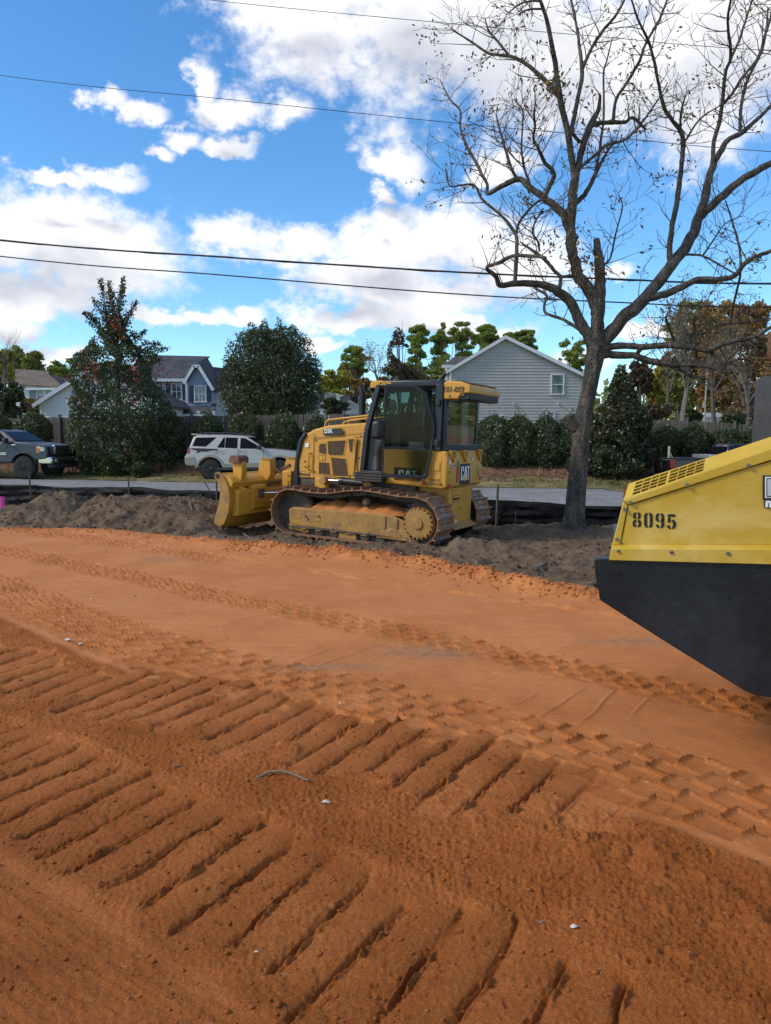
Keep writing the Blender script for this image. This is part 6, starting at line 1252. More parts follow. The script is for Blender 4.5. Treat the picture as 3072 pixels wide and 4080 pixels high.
def blanch(M4, w=.30, h=.12): flat_poly(DZ, [rrect(w, h, .004)], M4, DECB, 'name_plate', .0015); flat_poly(DZ, [rrect(w - .016, h - .016, .003)], Matrix.Translation(M4.to_3x3() @ Vector((0, 0, .0012))) @ M4, YEL, 'name_plate', .0015); put_text(DZ, 'Blanchard', h * .55, Matrix.Translation(M4.to_3x3() @ Vector((0, 0, .004))) @ M4, DECB, bold=.003)
blanch(on_rear(-1.523, .22, .80)); flat_poly(DZ, [rrect(.05, .07, .004)], on_rear(-1.523, .2, .40), DECW, 'sticker')
for y, z in ((.42, .96), (.42, .6), (-.4, .62), (.05, .62)): MB().cyl((-1.52, y, z), (-1.535, y, z), .012, seg=6).build('bolt', GUNK, DZ)
# ---- cab
def post(pts, sx, sy, nm='cab_post'):
    b = MB()
    for i in range(len(pts) - 1):
        a, c = Vector(pts[i]), Vector(pts[i + 1]); vs = [p + Vector((u * sx / 2, v * sy / 2, 0)) for p in (a, c) for u, v in ((-1, -1), (1, -1), (1, 1), (-1, 1))]; b.add(vs, [(3, 2, 1, 0), (4, 5, 6, 7)] + [(k, (k + 1) % 4, 4 + (k + 1) % 4, 4 + k) for k in range(4)])
    return b.build(nm, BLACKP, DZ, .012)
for s in (1, -1):
    post([(.06, s * .70, 1.14), (-.02, s * .72, 1.9), (-.20, s * .66, 2.70)], .09, .10); post([(-1.38, s * .74, 1.62), (-1.38, s * .72, 2.70)], .13, .12)
    P([(.10, 1.12), (-1.42, 1.12), (-1.42, 1.22), (.08, 1.22)], s * .66, s * .76, 'sill', BLACKP)
post([(-1.12, -.74, 1.2), (-1.12, -.70, 2.7)], .08, .08); post([(-.52, -.74, 1.2), (-.52, -.70, 2.7)], .07, .08)
rf = MB(); rf.prism([(-.22, 2.64), (-.20, 2.70), (-.30, 2.765), (-1.42, 2.775), (-1.45, 2.66)], -.72, .76); rf.build('cab_roof', BLACKP, DZ, .03, 3)
P([(-.02, 2.63), (-.04, 2.75), (-.10, 2.765), (-.30, 2.77), (-.30, 2.64)], -.55, .70, 'roof_visor', YEL, .02); B((-.05, .30, 2.615), (.08, .9, .06), 'work_lamp_bar', DECB, .01)
MB().cyl((-.022, .45, 2.70), (-.03, .45, 2.70), .015, seg=6).build('bolt', GUNK, DZ)
put_text(DZ, 'KY20266', .085, on_left(-.33, .764, 2.715), DECY, bold=.002, sx=.95)
P([(.08, 1.14), (-1.40, 1.14), (-1.40, 1.20), (.06, 1.20)], -.70, .70, 'cab_floor', GREYP)
P([(-1.50, 1.63), (-1.44, 1.63), (-1.44, 2.70), (-1.50, 2.70)], -.72, -.60, 'rear_pillar', BLACKP); P([(-1.52, 1.62), (-1.44, 1.62), (-1.44, 1.72), (-1.52, 1.72)], -.74, .74, 'rear_sill', BLACKP); P([(-1.50, 1.63), (-1.44, 1.63), (-1.44, 2.70), (-1.50, 2.70)], .64, .74, 'rear_pillar', BLACKP); P([(-1.50, 2.46), (-1.44, 2.46), (-1.44, 2.7), (-1.50, 2.7)], -.72, .74, 'rear_header', BLACKP)
def glass(poly3, nm): m = MB(); q = [Vector(p) for p in poly3]; m.add(q, [tuple(range(len(q)))]); return m.build(nm, GLS, DZ, smooth=0, recalc=False)
_rr = rrect(1.26, .78, .14, 5, .03, 2.09); glass([(-1.485, y, z) for y, z in _rr], 'rear_glass'); b = MB(); o_ = [(y, z) for y, z in rrect(1.40, .90, .02, 5, .02, 2.09)]; b.add([(-1.49, y, z) for y, z in _rr] + [(-1.49, y, z) for y, z in o_], [(i, (i + 1) % 24, 24 + (i + 1) % 24, 24 + i) for i in range(24)]); b.build('glass_surround', BLACKP, DZ, smooth=0)
glass([(.02, .66, 1.25), (.02, -.66, 1.25), (-.18, -.60, 2.64), (-.18, .60, 2.64)], 'windshield'); glass([(-.55, -.73, 1.25), (-1.1, -.73, 1.25), (-1.1, -.70, 2.62), (-.55, -.70, 2.62)], 'side_glass'); glass([(0, -.71, 1.3), (-.5, -.73, 1.3), (-.5, -.70, 2.62), (-.16, -.68, 2.62)], 'side_glass'); glass([(-1.14, .735, 1.25), (-1.34, .735, 1.65), (-1.34, .715, 2.62), (-1.05, .715, 2.62)], 'side_glass')
P([(-1.40, 1.20), (-1.30, 1.20), (-1.30, 1.66), (-1.40, 1.66)], -.70, .70, 'cab_rear_wall', BLACKP)
# open door, swung out on its rear hinges
dh, df = Vector((-1.36, .80, 0)), Vector((-.54, 1.13, 0)); dv = df - dh; dl = dv.length; dn = Vector((-dv.y, dv.x, 0)).normalized(); 
if dn.y < 0: dn = -dn
def dpt(t, z, o=0): q = dh + dv * t + dn * o; return (q.x, q.y, z)
dout = [(1.0, 1.15), (.98, 2.66), (.95, 2.68), (.40, 2.68), (.20, 2.54), (.04, 2.06), (.02, 1.98), (.12, 1.20), (.16, 1.15)]; cxd, czd = .52, 1.92
din = [(cxd + (t - cxd) * (1 - .075 / max(abs(t - cxd), .1) * .55 if abs(t - cxd) > .1 else 1), czd + (z - czd) * .925) for t, z in dout]
b = MB(); n = len(dout); vs = []
for o in (.03, -.03):
    vs += [dpt(t, z, o) for t, z in dout] + [dpt(t, z, o) for t, z in din]
fs = [(i, (i + 1) % n, n + (i + 1) % n, n + i) for i in range(n)] + [(2 * n + i, 3 * n + i, 3 * n + (i + 1) % n, 2 * n + (i + 1) % n) for i in range(n)] + [(i, 2 * n + i, 2 * n + (i + 1) % n, (i + 1) % n) for i in range(n)] + [(n + i, n + (i + 1) % n, 3 * n + (i + 1) % n, 3 * n + i) for i in range(n)]
b.add(vs, fs); door = b.build('door', BLACKP, DZ, .008)
door['label'] = 'open glazed cab door with black frame'
g_ = MB(); g_.add([dpt(t, z, .0) for t, z in din], [tuple(range(n))]); g_.build('door_glass', GLS, door, smooth=0, recalc=False)
MB().tube([dpt(.30, 2.36, -.05), dpt(.36, 2.40, -.09), dpt(.62, 2.36, -.09), dpt(.66, 2.30, -.09), dpt(.60, 1.98, -.09), dpt(.54, 1.94, -.07), dpt(.22, 1.98, -.04)], .018, 8).build('grab_handle', DECB, door, smooth=60)
MB().box(dpt(.55, 1.64, 0), (dl * .78, .045, .045), Matrix.Rotation(math.atan2(dv.y, dv.x), 4, 'Z')).build('door_bar', BLACKP, door, .006); MB().tube([dpt(.22, 2.30, .04), dpt(.22, 2.0, .06), dpt(.2, 1.9, .04)], .025, 7).build('door_latch', DECB, door); MB().tube([dpt(.62, 2.1, -.01), dpt(.52, 1.70, -.01)], .010, 5).build('wiper_arm', DECB, door)
mr = MB(); mr.box((-.52, 1.24, 1.93), (.16, .20, .30)); mr.build('mirror', DECB, DZ, .05, 3); T([(-.52, 1.14, 1.9), (-.5, 1.0, 1.9)], .02, 'mirror_arm', DECB)
for z in (2.4, 1.75): B((-1.38, .80, z), (.08, .07, .1), 'door_hinge', BLACKP)
# interior
st = B((-.92, .02, 1.48), (.50, .52, .16), 'seat_cushion', DARKPL, .05); B((-1.16, .02, 1.86), (.14, .50, .70), 'seat_back', DARKPL, .05, DZ, Matrix.Rotation(-.12, 4, 'Y')); B((-.9, .36, 1.62), (.46, .14, .24), 'armrest', GREYP, .03); B((-.9, -.36, 1.62), (.46, .14, .24), 'armrest', GREYP, .03)
co = MB(); co.prism([(.02, 1.20), (-.22, 1.20), (-.20, 1.55), (-.30, 1.75), (-.32, 2.0), (-.25, 2.10), (-.10, 2.12), (-.02, 2.0), (.0, 1.6)], .30, .66); co.build('console', GREYP, DZ, .035, 3); P([(-.30, 1.62), (-.33, 1.97), (-.27, 2.06), (-.24, 1.62)], .36, .60, 'console_recess', DARKPL, .01); B((-.335, .48, 1.93), (.03, .20, .15), 'display_screen', mat('screen_glass', (.05, .065, .10), .1, grain=0), .008); T([(-.62, .38, 1.7), (-.6, .38, 1.86)], .022, 'control_lever', DARKPL)
for k in range(7): B((-.16 - k * .012, .665, 1.50 + k * .045), (.09, .012, .018), 'console_vent', DARKPL, 0)
B((-.22, .42, 2.40), (.02, .22, .14), 'cab_mirror', DECB, .02); B((-.30, .5, 1.16), (.3, .3, .05), 'floor_mat', DARKPL)
# step below the door
B((-.18, .80, 1.12), (.56, .26, .16), 'step', DARKPL, .02); 
for k in range(4): B((-.18, .935, 1.06 + k * .045), (.52, .02, .014), 'step_tread', GUNK, .003)
# air-conditioner housing over the rear glass
ac = MB(); ac.prism([(-1.44, 2.46), (-1.44, 2.72), (-1.50, 2.76), (-1.72, 2.745), (-1.88, 2.70), (-1.91, 2.66), (-1.91, 2.56), (-1.76, 2.55), (-1.70, 2.46)], -.66, .76); ac.build('air_conditioner_housing', YEL, DZ, .035, 3)
P([(-1.70, 2.44), (-1.70, 2.56), (-1.90, 2.57), (-1.89, 2.45)], -.62, .72, 'condenser', DECB, .02)
for y0, y1 in ((-.58, -.16), (-.10, .30), (.36, .66)): MB().prism([(-1.72, 2.762), (-1.72, 2.750), (-1.87, 2.708), (-1.87, 2.718)], y0, y1).build('housing_grille', MESHB, DZ, .004)
for y in (-.64, .735): B((-1.78, y, 2.58), (.06, .02, .14), 'work_lamp', GREYP, .008)
put_text(DZ, '101-059', .120, on_left(-1.625, .764, 2.61), INK, bold=.004, sx=.93); MB().cyl((-1.56, .76, 2.51), (-1.56, .772, 2.51), .016, seg=8).build('bolt', GUNK, DZ)
# ---- hood
hd = MB(); hprof = [(.18, 1.02), (1.62, .98), (1.58, 1.3), (1.48, 1.70), (1.40, 1.82), (1.25, 1.90), (.95, 1.98), (.16, 2.05)]
n = len(hprof); hwf = lambda z: .50 if z < 1.75 else .50 - .07 * (z - 1.75) / .3
hd.add([(x, -hwf(z), z) for x, z in hprof] + [(x, hwf(z), z) for x, z in hprof], [tuple(range(n)), tuple(range(2 * n - 1, n - 1, -1))] + [(i, n + i, n + (i + 1) % n, (i + 1) % n) for i in range(n)]); hd.build('hood', YEL, DZ, .03, 3)
P([(1.53, .74), (1.70, .74), (1.62, 1.45), (1.55, 1.72), (1.44, 1.84), (1.38, 1.80), (1.46, 1.68), (1.55, 1.30)], -.53, .53, 'radiator_guard', BLACKP, .03); P([(1.70, .78), (1.72, .78), (1.62, 1.50), (1.58, 1.64)], -.44, .44, 'radiator_grille', MESHB)
MB().prism([(1.24, 1.82), (1.22, 1.02), (1.215, 1.02), (1.235, 1.83)], .498, .505).build('hood_seam', GUNK, DZ)
MB().prism([(.2, 1.86), (1.25, 1.74), (1.25, 1.73), (.2, 1.85)], .496, .503).build('hood_seam', GUNK, DZ)
sd = MB().prism([(1.16, 1.66), (1.10, 1.70), (.36, 1.80), (.31, 1.76), (.36, 1.10), (1.14, 1.08), (1.17, 1.12)], .499, .512).build('side_door', YEL, DZ, .006)
for poly in ([(1.10, 1.48), (1.10, 1.60), (1.07, 1.64), (.96, 1.65), (.94, 1.48), (.97, 1.45)], [(.92, 1.69), (.55, 1.72), (.53, 1.70), (.58, 1.45), (.86, 1.44), (.90, 1.47)], [(.48, 1.74), (.38, 1.75), (.40, 1.52), (.44, 1.52)], [(1.10, 1.30), (.88, 1.30), (.84, 1.08), (1.10, 1.09)], [(.84, 1.40), (.52, 1.39), (.46, 1.08), (.78, 1.07)]):
    c = Vector((sum(p[0] for p in poly) / len(poly), sum(p[1] for p in poly) / len(poly))); MB().prism([tuple(c + (Vector(p) - c) * 1.0) for p in poly], .508, .516).build('vent_mesh', MESHB, sd, 0); fr_ = MB(); k = len(poly)
    fr_.add([(p[0], .519, p[1]) for p in poly] + [(c.x + (p[0] - c.x) * 1.10, .519, c.y + (p[1] - c.y) * 1.10) for p in poly] + [(c.x + (p[0] - c.x) * 1.10, .508, c.y + (p[1] - c.y) * 1.10) for p in poly], [(i, (i + 1) % k, k + (i + 1) % k, k + i) for i in range(k)] + [(k + i, k + (i + 1) % k, 2 * k + (i + 1) % k, 2 * k + i) for i in range(k)]); fr_.build('vent_frame', YEL, sd, smooth=0)
flat_poly(DZ, [rrect(.14, .11, .01)], on_left(1.03, .5125, 1.375), DECB, 'latch_surround'); flat_poly(DZ, [rrect(.125, .095, .01)], on_left(1.03, .5145, 1.375), YEL, 'latch_plate'); MB().cyl((1.04, .515, 1.375), (1.04, .53, 1.375), .022, seg=8).build('latch_knob', DECY, DZ)
for k in range(20): B((.300 + .0028 * k, .507, 1.20 + k * .028), (.02, .016, .018), 'hinge_knuckle', GUNK, 0)
for x, z in ((.24, 1.80), (.25, 1.42), (.27, 1.14), (1.19, 1.70), (1.19, 1.12), (1.42, 1.30), (1.40, 1.20), (1.33, 1.22)): MB().cyl((x, .5, z), (x, .516, z), .016, seg=8).build('bolt', GUNK, DZ)
T([(1.30, .50, 1.46), (1.30, .56, 1.45), (1.31, .56, 1.16), (1.31, .50, 1.15)], .018, 'grab_handle', YEL, 8)
T([(1.10, .33, 1.95), (1.09, .34, 2.03), (1.02, .34, 2.08), (.22, .34, 2.17), (.10, .34, 2.16)], .019, 'hood_rail', YEL, 8); T([(.70, .40, 1.97), (.64, .41, 2.04), (.56, .41, 2.07), (.15, .41, 2.13), (.10, .40, 2.02)], .019, 'hood_rail', YEL, 8); T([(1.05, -.34, 1.95), (.98, -.34, 2.08), (.15, -.34, 2.17)], .019, 'hood_rail', YEL, 8)
flat_poly(DZ, [rrect(.40, .115, .006)], on_left(.83, .487, 1.865, .07), DECB, 'model_plate', .012); put_text(DZ, 'D5K', .105, on_left(.92, .5005, 1.872, .07), DECW, bold=.003, sx=.9); put_text(DZ, '2 LGP', .085, on_left(.735, .5005, 1.857, .07), GREYP, sx=.85)
flat_poly(DZ, [rrect(.08, .07, .004)], on_left(1.38, .504, 1.60), DECW, 'sticker'); blanch(on_left(1.42, .502, .90 + .16), .24, .10)
ex = MB(); ex.tube([(.40, .20, 1.98), (.40, .20, 2.55), (.415, .20, 2.62), (.44, .20, 2.70)], [.062, .062, .062, .055], 14); ex.cyl((.40, .20, 1.9), (.40, .20, 2.08), .075, seg=14); ex.build('exhaust_stack', DECB, DZ, smooth=60)
B((.30, -.2, 2.06), (.2, .2, .12), 'precleaner', DECB, .04)
# ---- lift cylinders, frame and blade
for s in (1, -1):
    T([(-.05, s * .66, .99), (.48, s * .66, 1.0)], .062, 'lift_cylinder', DECB, 14); T([(.46, s * .66, 1.0), (.54, s * .66, 1.0)], .072, 'cylinder_gland', DECB, 14); T([(.5, s * .66, 1.0), (.82, s * .67, .995)], .024, 'cylinder_rod', CHROME, 12); MB().cyl((.86, s * .60, .99), (.86, s * .76, .99), .07, seg=16).build('cylinder_eye', YELD, DZ, .008); MB().cyl((-.08, s * .60, .98), (-.08, s * .78, .98), .075, seg=16).build('cylinder_eye', YELD, DZ, .008); B((.95, s * .62, .93), (.25, .12, .2), 'cylinder_bracket', YEL, .02)
    T([(-.1, s * .62, .92), (.2, s * .64, .91), (.5, s * .63, .93), (.7, s * .60, .93)], .016, 'hydraulic_hose', GUNK, 6)
    T([(1.25, s * .56, .42), (1.9, s * .52, .44), (2.25, s * .30, .45)], .085, 'push_arm', YEL, 10)
    B((1.85, s * .40, .95), (.20, .16, .30), 'valve_bracket', YEL, .015); 
    T([(1.55, s * .62, .74), (1.90, s * .70, .70)], .040, 'angle_cylinder', DECB, 10); T([(1.88, s * .70, .70), (2.18, s * .80, .68)], .018, 'angle_rod', CHROME, 10); B((2.24, s * .82, .68), (.22, .10, .18), 'angle_clevis', GUNK, .02); B((2.24, s * .82, .80), (.26, .16, .08), 'clevis_cap', YEL, .012)
    T([(1.9, s * .6, .90), (2.05, s * .72, .88), (2.2, s * .70, .78)], .020, 'hydraulic_hose', DECB, 7)
for y, z in ((.49, .90), (.49, 1.02), (.44, .90), (.44, 1.02), (.49, .85)): MB().cyl((1.80, y - .005, z), (1.80, y + .012, z), .014, seg=6).build('bolt', GUNK, DZ)
P([(1.70, .34), (2.28, .34), (2.32, .62), (1.9, .78), (1.70, .70)], -.34, .34, 'c_frame_nose', YELD, .03)
def arcpts(off):
    out = []
    for k in range(11): a = -.95 + 1.75 * k / 10; out.append((2.35 + .62 - .62 * math.cos(a) - off + .10 * max(0, -a) * 0, .60 + .52 * math.sin(a) / math.sin(.95)))
    return out
front, back = arcpts(-.0), arcpts(.05)
bl = MB(); prf = [(x + .0, z) for x, z in front] + [(x, z) for x, z in back[::-1]]
# moldboard is concave to the front: bulge points back towards the tractor
mb = [(2.62, .06), (2.52, .20), (2.45, .40), (2.42, .60), (2.44, .80), (2.52, .98), (2.58, 1.04)]; mbk = [(2.555, 1.06), (2.46, 1.00), (2.385, .82), (2.365, .60), (2.39, .38), (2.46, .18), (2.56, .05)]
blade = MB().prism(mb + mbk, -1.50, 1.50).build('blade', YEL, DZ, .006); 
MB().prism([(2.66, .02), (2.70, .02), (2.54, .24), (2.52, .20)], -1.51, 1.51).build('cutting_edge', STEEL, blade, .003)
for s in (1, -1): MB().prism([(2.74, .03), (2.66, .30), (2.58, .52), (2.56, .70), (2.60, .86), (2.70, .98), (2.68, 1.06), (2.58, 1.08), (2.50, 1.02), (2.36, .80), (2.33, .60), (2.36, .36), (2.46, .14), (2.62, .03)], s * 1.50, s * 1.53).build('end_plate', YELD, blade, .005); MB().cyl((2.62, s * 1.49, 1.0), (2.62, s * 1.545, 1.0), .04, seg=14).build('lifting_eye', DECB, blade)
P([(2.36, .78), (2.24, .74), (2.24, .30), (2.40, .26)], -1.40, 1.40, 'blade_box_beam', YEL, .02, blade); P([(2.50, 1.02), (2.38, .98), (2.30, .90), (2.34, .80), (2.40, .80)], -1.48, 1.48, 'blade_top_beam', YEL, .015, blade)
for y in (1.18, -1.18):
    P([(2.52, 1.26), (2.30, 1.28), (2.28, 1.06), (2.34, .80), (2.24, .76), (2.26, .62), (2.44, .64)], y - .07, y + .07, 'mast_bracket', YEL, .012, blade)
    P([(2.54, 1.24), (2.30, 1.24), (2.30, 1.34), (2.34, 1.38), (2.50, 1.38), (2.54, 1.33)], y - .14, y + .14, 'sensor_mount', RUST, .012, blade)
for y in (.42, -.42): P([(2.50, 1.02), (2.28, .88), (2.20, 1.02), (2.22, 1.30), (2.42, 1.32), (2.48, 1.2)], y - .09, y + .09, 'tilt_tower', YEL, .012, blade); P([(2.43, 1.30), (2.23, 1.285), (2.23, 1.31), (2.43, 1.325)], y - .11, y + .11, 'tower_cap', YELD, .004, blade)
T([(2.30, .36, 1.15), (1.95, .30, .98)], .035, 'tilt_cylinder', YELD, 10); B((2.10, .33, 1.10), (.5, .06, .06), 'tilt_link', RUST, .01, DZ, Matrix.Rotation(.42, 4, 'Y'))
for y in (.82, -.82): P(rrect(.14, .46, .05, 3, 2.27, .60), y - .2, y + .2, 'clevis_plate', YEL, .01, blade)
# ================================================================== roller at right
RY = mat('roller_yellow', (.58, .375, .040), .40, 0, (.52, .315, .026), .9, (.42, .6), .02, 20, dirt=(.64, .45, .12), dscale=1.1, damt=(.48, .62), spec=.45, grain=.03)
RBK = mat('roller_frame_paint', (.010, .012, .015), .34, 0, (.024, .028, .035), 1.6, (.42, .62), .12, 30, dirt=(.060, .040, .026), dscale=4, damt=(.62, .76), spec=.4, grain=.15)  # bluish second tone paints a soft cloud reflection into the frame colour
RK = .30; RX0, RY0 = 1.09, 3.62
def rp(px, py, off=0.0):
    """point of the roller's side plane (pushed away from the viewer by off)"""
    r = ray(px, py); n = Vector((RK, 1, 0)).normalized(); p0 = Vector((RX0, RY0, 0)) + n * off; c = Vector((0, 0, CAM_H)); t = (p0 - c).dot(n) / r.dot(n); return c + r * t
RD = Vector((RK, 1, 0)).normalized(); RU = Vector((1, -RK, 0)).normalized()
RO_ = Vector((RX0, RY0, 0)); RL = thing('road_roller', 'yellow soil roller with dark frame, its rear end entering from the right', 'roller', tuple(RO_))
def rl(v): return v - RO_
def slabp(pts, d0, d1, nm, m, bv=.006, par=None):
    """outline in photograph pixels on the side plane -> plate from depth d0 to d1"""
    q = [rl(rp(x, y)) if not isinstance(x, Vector) else x for x, y in pts]; n = len(q); b = MB(); b.add([p + RD * d0 for p in q] + [p + RD * d1 for p in q], [tuple(range(n)), tuple(range(2 * n - 1, n - 1, -1))] + [(i, n + i, n + (i + 1) % n, (i + 1) % n) for i in range(n)]); return b.build(nm, m, par or RL, bv)
def wide(p, k=1.0): return p
WR = 1.75   # machine width
# dark frame: two side plates, rear cross plate, belly
FR = [(2365, 2226), (2372, 2290), (2391, 2392), (2500, 2462), (2700, 2588), (2972, 2756), (3014, 2773), (3072, 2780), (3400, 2800), (4300, 2840), (4300, 2262), (3072, 2240), (2700, 2232), (2428, 2226)]
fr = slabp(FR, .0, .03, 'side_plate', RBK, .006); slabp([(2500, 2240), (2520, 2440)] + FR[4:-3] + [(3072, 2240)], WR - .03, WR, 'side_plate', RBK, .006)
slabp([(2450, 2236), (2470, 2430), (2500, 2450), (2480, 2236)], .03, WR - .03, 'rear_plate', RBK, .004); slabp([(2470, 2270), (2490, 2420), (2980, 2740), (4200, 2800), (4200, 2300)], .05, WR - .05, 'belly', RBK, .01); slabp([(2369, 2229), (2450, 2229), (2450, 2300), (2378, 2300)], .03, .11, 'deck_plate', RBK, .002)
def disc(px, py, r, nm, m, off=-.004, dep=.012, par=RL, seg=16): c = rl(rp(px, py)) + RD * off; return MB().cyl(c, c + RD * dep, r, seg=seg).build(nm, m, par, .001)
HOLE = mat('hole_black', (.002, .002, .002), .9, grain=0)
for px, py, r in ((2430, 2284, .006), (2466, 2288, .0135), (2504, 2292, .005), (2672, 2285, .004), (2678, 2347, .0055), (2526, 2376, .0035), (2907, 2382, .0065), (2830, 2520, .003), (2774, 2390, .002)): disc(px, py, r, 'bolt_hole', HOLE, -.0025, .004)
# hood: lower flange, rear corner, side panel, top rail with grille, top
slabp([(2427, 2230), (2436, 2183), (3072, 2187), (4300, 2195), (4300, 2258), (3072, 2247)], -.018, .02, 'lower_flange', RY, .003)
b = MB(); q = [rl(rp(2438, 2171)) + RD * .03, rl(rp(4300, 2179)) + RD * .03, rl(rp(4300, 2196)) - RD * .018, rl(rp(2436, 2184)) - RD * .018]; b.add(q + [p + RD * .05 for p in q], [(0, 1, 2, 3), (7, 6, 5, 4), (0, 4, 5, 1), (1, 5, 6, 2), (2, 6, 7, 3), (3, 7, 4, 0)]); b.build('flange_ledge', RY, RL, .002)
slabp([(2474, 2172), (2504, 2016), (3072, 1839), (3500, 1700), (3900, 1640), (4300, 1640), (4300, 2182)], .028, .06, 'side_panel', RY, .004)
slabp([(2440, 2172), (2484, 1999), (2502, 2013), (2471, 2172)], .022, .05, 'corner_post', RY, .004)
slabp([(2484, 1996), (2504, 2012), (3072, 1835), (3500, 1696), (3900, 1636), (4300, 1636), (4300, 1600), (3900, 1590), (3500, 1650), (3072, 1788)], .016, .05, 'top_rail', RY, .004)
# sloping shoulder face, leaning back from the fold to the top edge
def shoulder(xa, ya, xb, yb, dep):   # fold point, top-edge point seen in the photograph at depth dep
    return rl(rp(xa, ya)) + RD * .016, rl(rp(xb, yb, dep))
S0 = shoulder(2484, 1995, 2505, 1927, .10); S1 = shoulder(3072, 1788, 3072, 1741, .10); S2 = shoulder(3500, 1650, 3480, 1604, .10); S3 = shoulder(4300, 1600, 4250, 1552, .10)
def sh(u, v, lift=0.0):   # u in px along, v 0 fold .. 1 top edge
    if u <= 3072: t = (u - 2490) / (3072 - 2490); a = S0[0].lerp(S1[0], t); c = S0[1].lerp(S1[1], t)
    else: t = (u - 3072) / 420; a = S1[0].lerp(S2[0], t); c = S1[1].lerp(S2[1], t)
    p = a.lerp(c, v); nn = (S1[0] - S0[0]).cross(S0[1] - S0[0]).normalized(); nn = nn if nn.dot(RD) < 0 else -nn; return p + nn * lift
def shbox(u0, u1, v0, v1, l0, l1, nm, m, par, bv=.001):
    q = [sh(u0, v0), sh(u1, v0), sh(u1, v1), sh(u0, v1)]; d0 = sh(u0, v0, l0) - sh(u0, v0); d1 = sh(u0, v0, l1) - sh(u0, v0); b = MB(); b.add([p + d1 for p in q] + [p + d0 for p in q], [(0, 1, 2, 3), (7, 6, 5, 4), (0, 4, 5, 1), (1, 5, 6, 2), (2, 6, 7, 3), (3, 7, 4, 0)]); return b.build(nm, m, par, bv)
G = [(2524, 2660), (2671, 2812)]; v0, v1 = .14, .93
sf = shbox(2490, 2524, 0, 1, -.012, 0, 'shoulder', RY, RL); shbox(2660, 2671, v0, v1, -.012, 0, 'shoulder_mullion', RY, RL); shbox(2812, 3480, 0, 1, -.012, 0, 'shoulder', RY, RL); shbox(2524, 2812, 0, v0, -.012, 0, 'shoulder_edge', RY, RL); shbox(2524, 2812, v1, 1, -.012, 0, 'shoulder_edge', RY, RL)
for (a, c) in G:
    for k in range(1, 4): w = (c - a) / 4; shbox(a + w * k - 2, a + w * k + 2, v0, v1, -.008, .0015, 'grille_bar', RY, RL)
    for k in range(1, 4): vv = v0 + (v1 - v0) * k / 4; shbox(a, c, vv - .025, vv + .025, -.008, -.0005, 'grille_bar', RY, RL)
# what shows through the grille
shbox(2500, 2840, -.2, 1.0, -.30, -.28, 'radiator_core', HOLE, RL)
for k in range(5): shbox(2530 + k * 56, 2545 + k * 56, .0, 1, -.2, -.12, 'engine_bracket', RY if k == 2 else GUNK, RL)
cpt = rl(rp(2650, 1985, .25)); MB().lathe([(.02, 0), (.07, 0), (.075, .04), (.02, .05)], cpt, RD, 18).build('fan_shroud', RY, RL)
# top and far side of the hood close the box
b = MB(); top = [sh(2490, 1), sh(3072, 1), sh(3480, 1), S3[1]]; far = [p + RD * (WR - .25) - Vector((0, 0, .16)) for p in top]; b.add(top + far + [p - Vector((0, 0, .02)) for p in top + far], [(0, 1, 5, 4), (1, 2, 6, 5), (2, 3, 7, 6)] + [(8, 12, 13, 9), (9, 13, 14, 10), (10, 14, 15, 11)] + [(0, 8, 9, 1), (1, 9, 10, 2), (2, 10, 11, 3)]); b.build('hood_top', RY, RL, smooth=0)
rearq = [rl(rp(2440, 2172)) + RD * .05, rl(rp(2484, 1999)) + RD * .05, sh(2490, 1)]; b = MB(); e2 = [p + RD * (WR - .12) - Vector((0, 0, .16 if i == 2 else .12 if i else 0)) + RU * .25 for i, p in enumerate(rearq)]; b.add(rearq + e2, [(0, 1, 4, 3), (1, 2, 5, 4)]); b.build('rear_door', RY, RL, smooth=0)
slabp([(2540, 2172), (2600, 2060), (3072, 1900), (4300, 1760), (4300, 2182)], WR - .06, WR - .03, 'side_panel', RY, .004)
WASH = mat('zinc_bolt', (.30, .29, .25), .4, .7, (.2, .18, .15), 30, grain=.2)
for px, py in ((2513, 2003), (2490, 2031), (2459, 2151), (2464, 2194), (2674, 2198), (2899, 2203), (2739, 1932), (2985, 1854)):
    off = -.022 if py > 2180 else .012 if px < 2600 and py > 2020 else .010
    c = rl(rp(px, py)) + RD * off; bo = MB().cyl(c, c + RD * .006, .0092, seg=16).build('washer', WASH, RL); MB().cyl(c - RD * .005, c + RD * .003, .0058, seg=6).build('bolt_head', WASH, bo); MB().cyl(c - RD * .0056, c - RD * .0048, .003, seg=6).build('bolt_socket', HOLE, bo)
# stencilled number, cut into stencil segments
def seg_ring(x0, x1, y0, y1, w, gaps):
    """stencil strokes: rounded rectangle outline with vertical gaps at top and bottom"""
    cx = (x0 + x1) / 2; g = gaps; r = min((x1 - x0), (y1 - y0)) * .34
    def half(s):
        xo = x1 if s > 0 else x0; xi = xo - s * w; xc = cx + s * g
        return [(xc, y1), (xo - s * r, y1), (xo - s * r * .3, y1 - r * .3), (xo, y1 - r), (xo, y0 + r), (xo - s * r * .3, y0 + r * .3), (xo - s * r, y0), (xc, y0), (xc, y0 + w * .8), (xi - s * .02, y0 + w * .9), (xi, y0 + r), (xi, y1 - r), (xi - s * .02, y1 - w * .9), (xc, y1 - w * .8)]
    return [half(1), half(-1)]
ST = {}
ST['0'] = seg_ring(0, .56, 0, 1, .19, .05)
ST['8'] = seg_ring(.03, .53, .54, 1, .17, .05) + seg_ring(0, .56, 0, .50, .18, .05)
ST['9'] = seg_ring(0, .56, .42, 1, .18, .05) + [[(.56, .60), (.56, .16), (.46, .03), (.36, 0), (.33, 0), (.33, .14), (.37, .2), (.37, .60)], [(.23, 0), (.14, .02), (.03, .14), (.02, .24), (.19, .24), (.20, .17), (.23, .15)]]
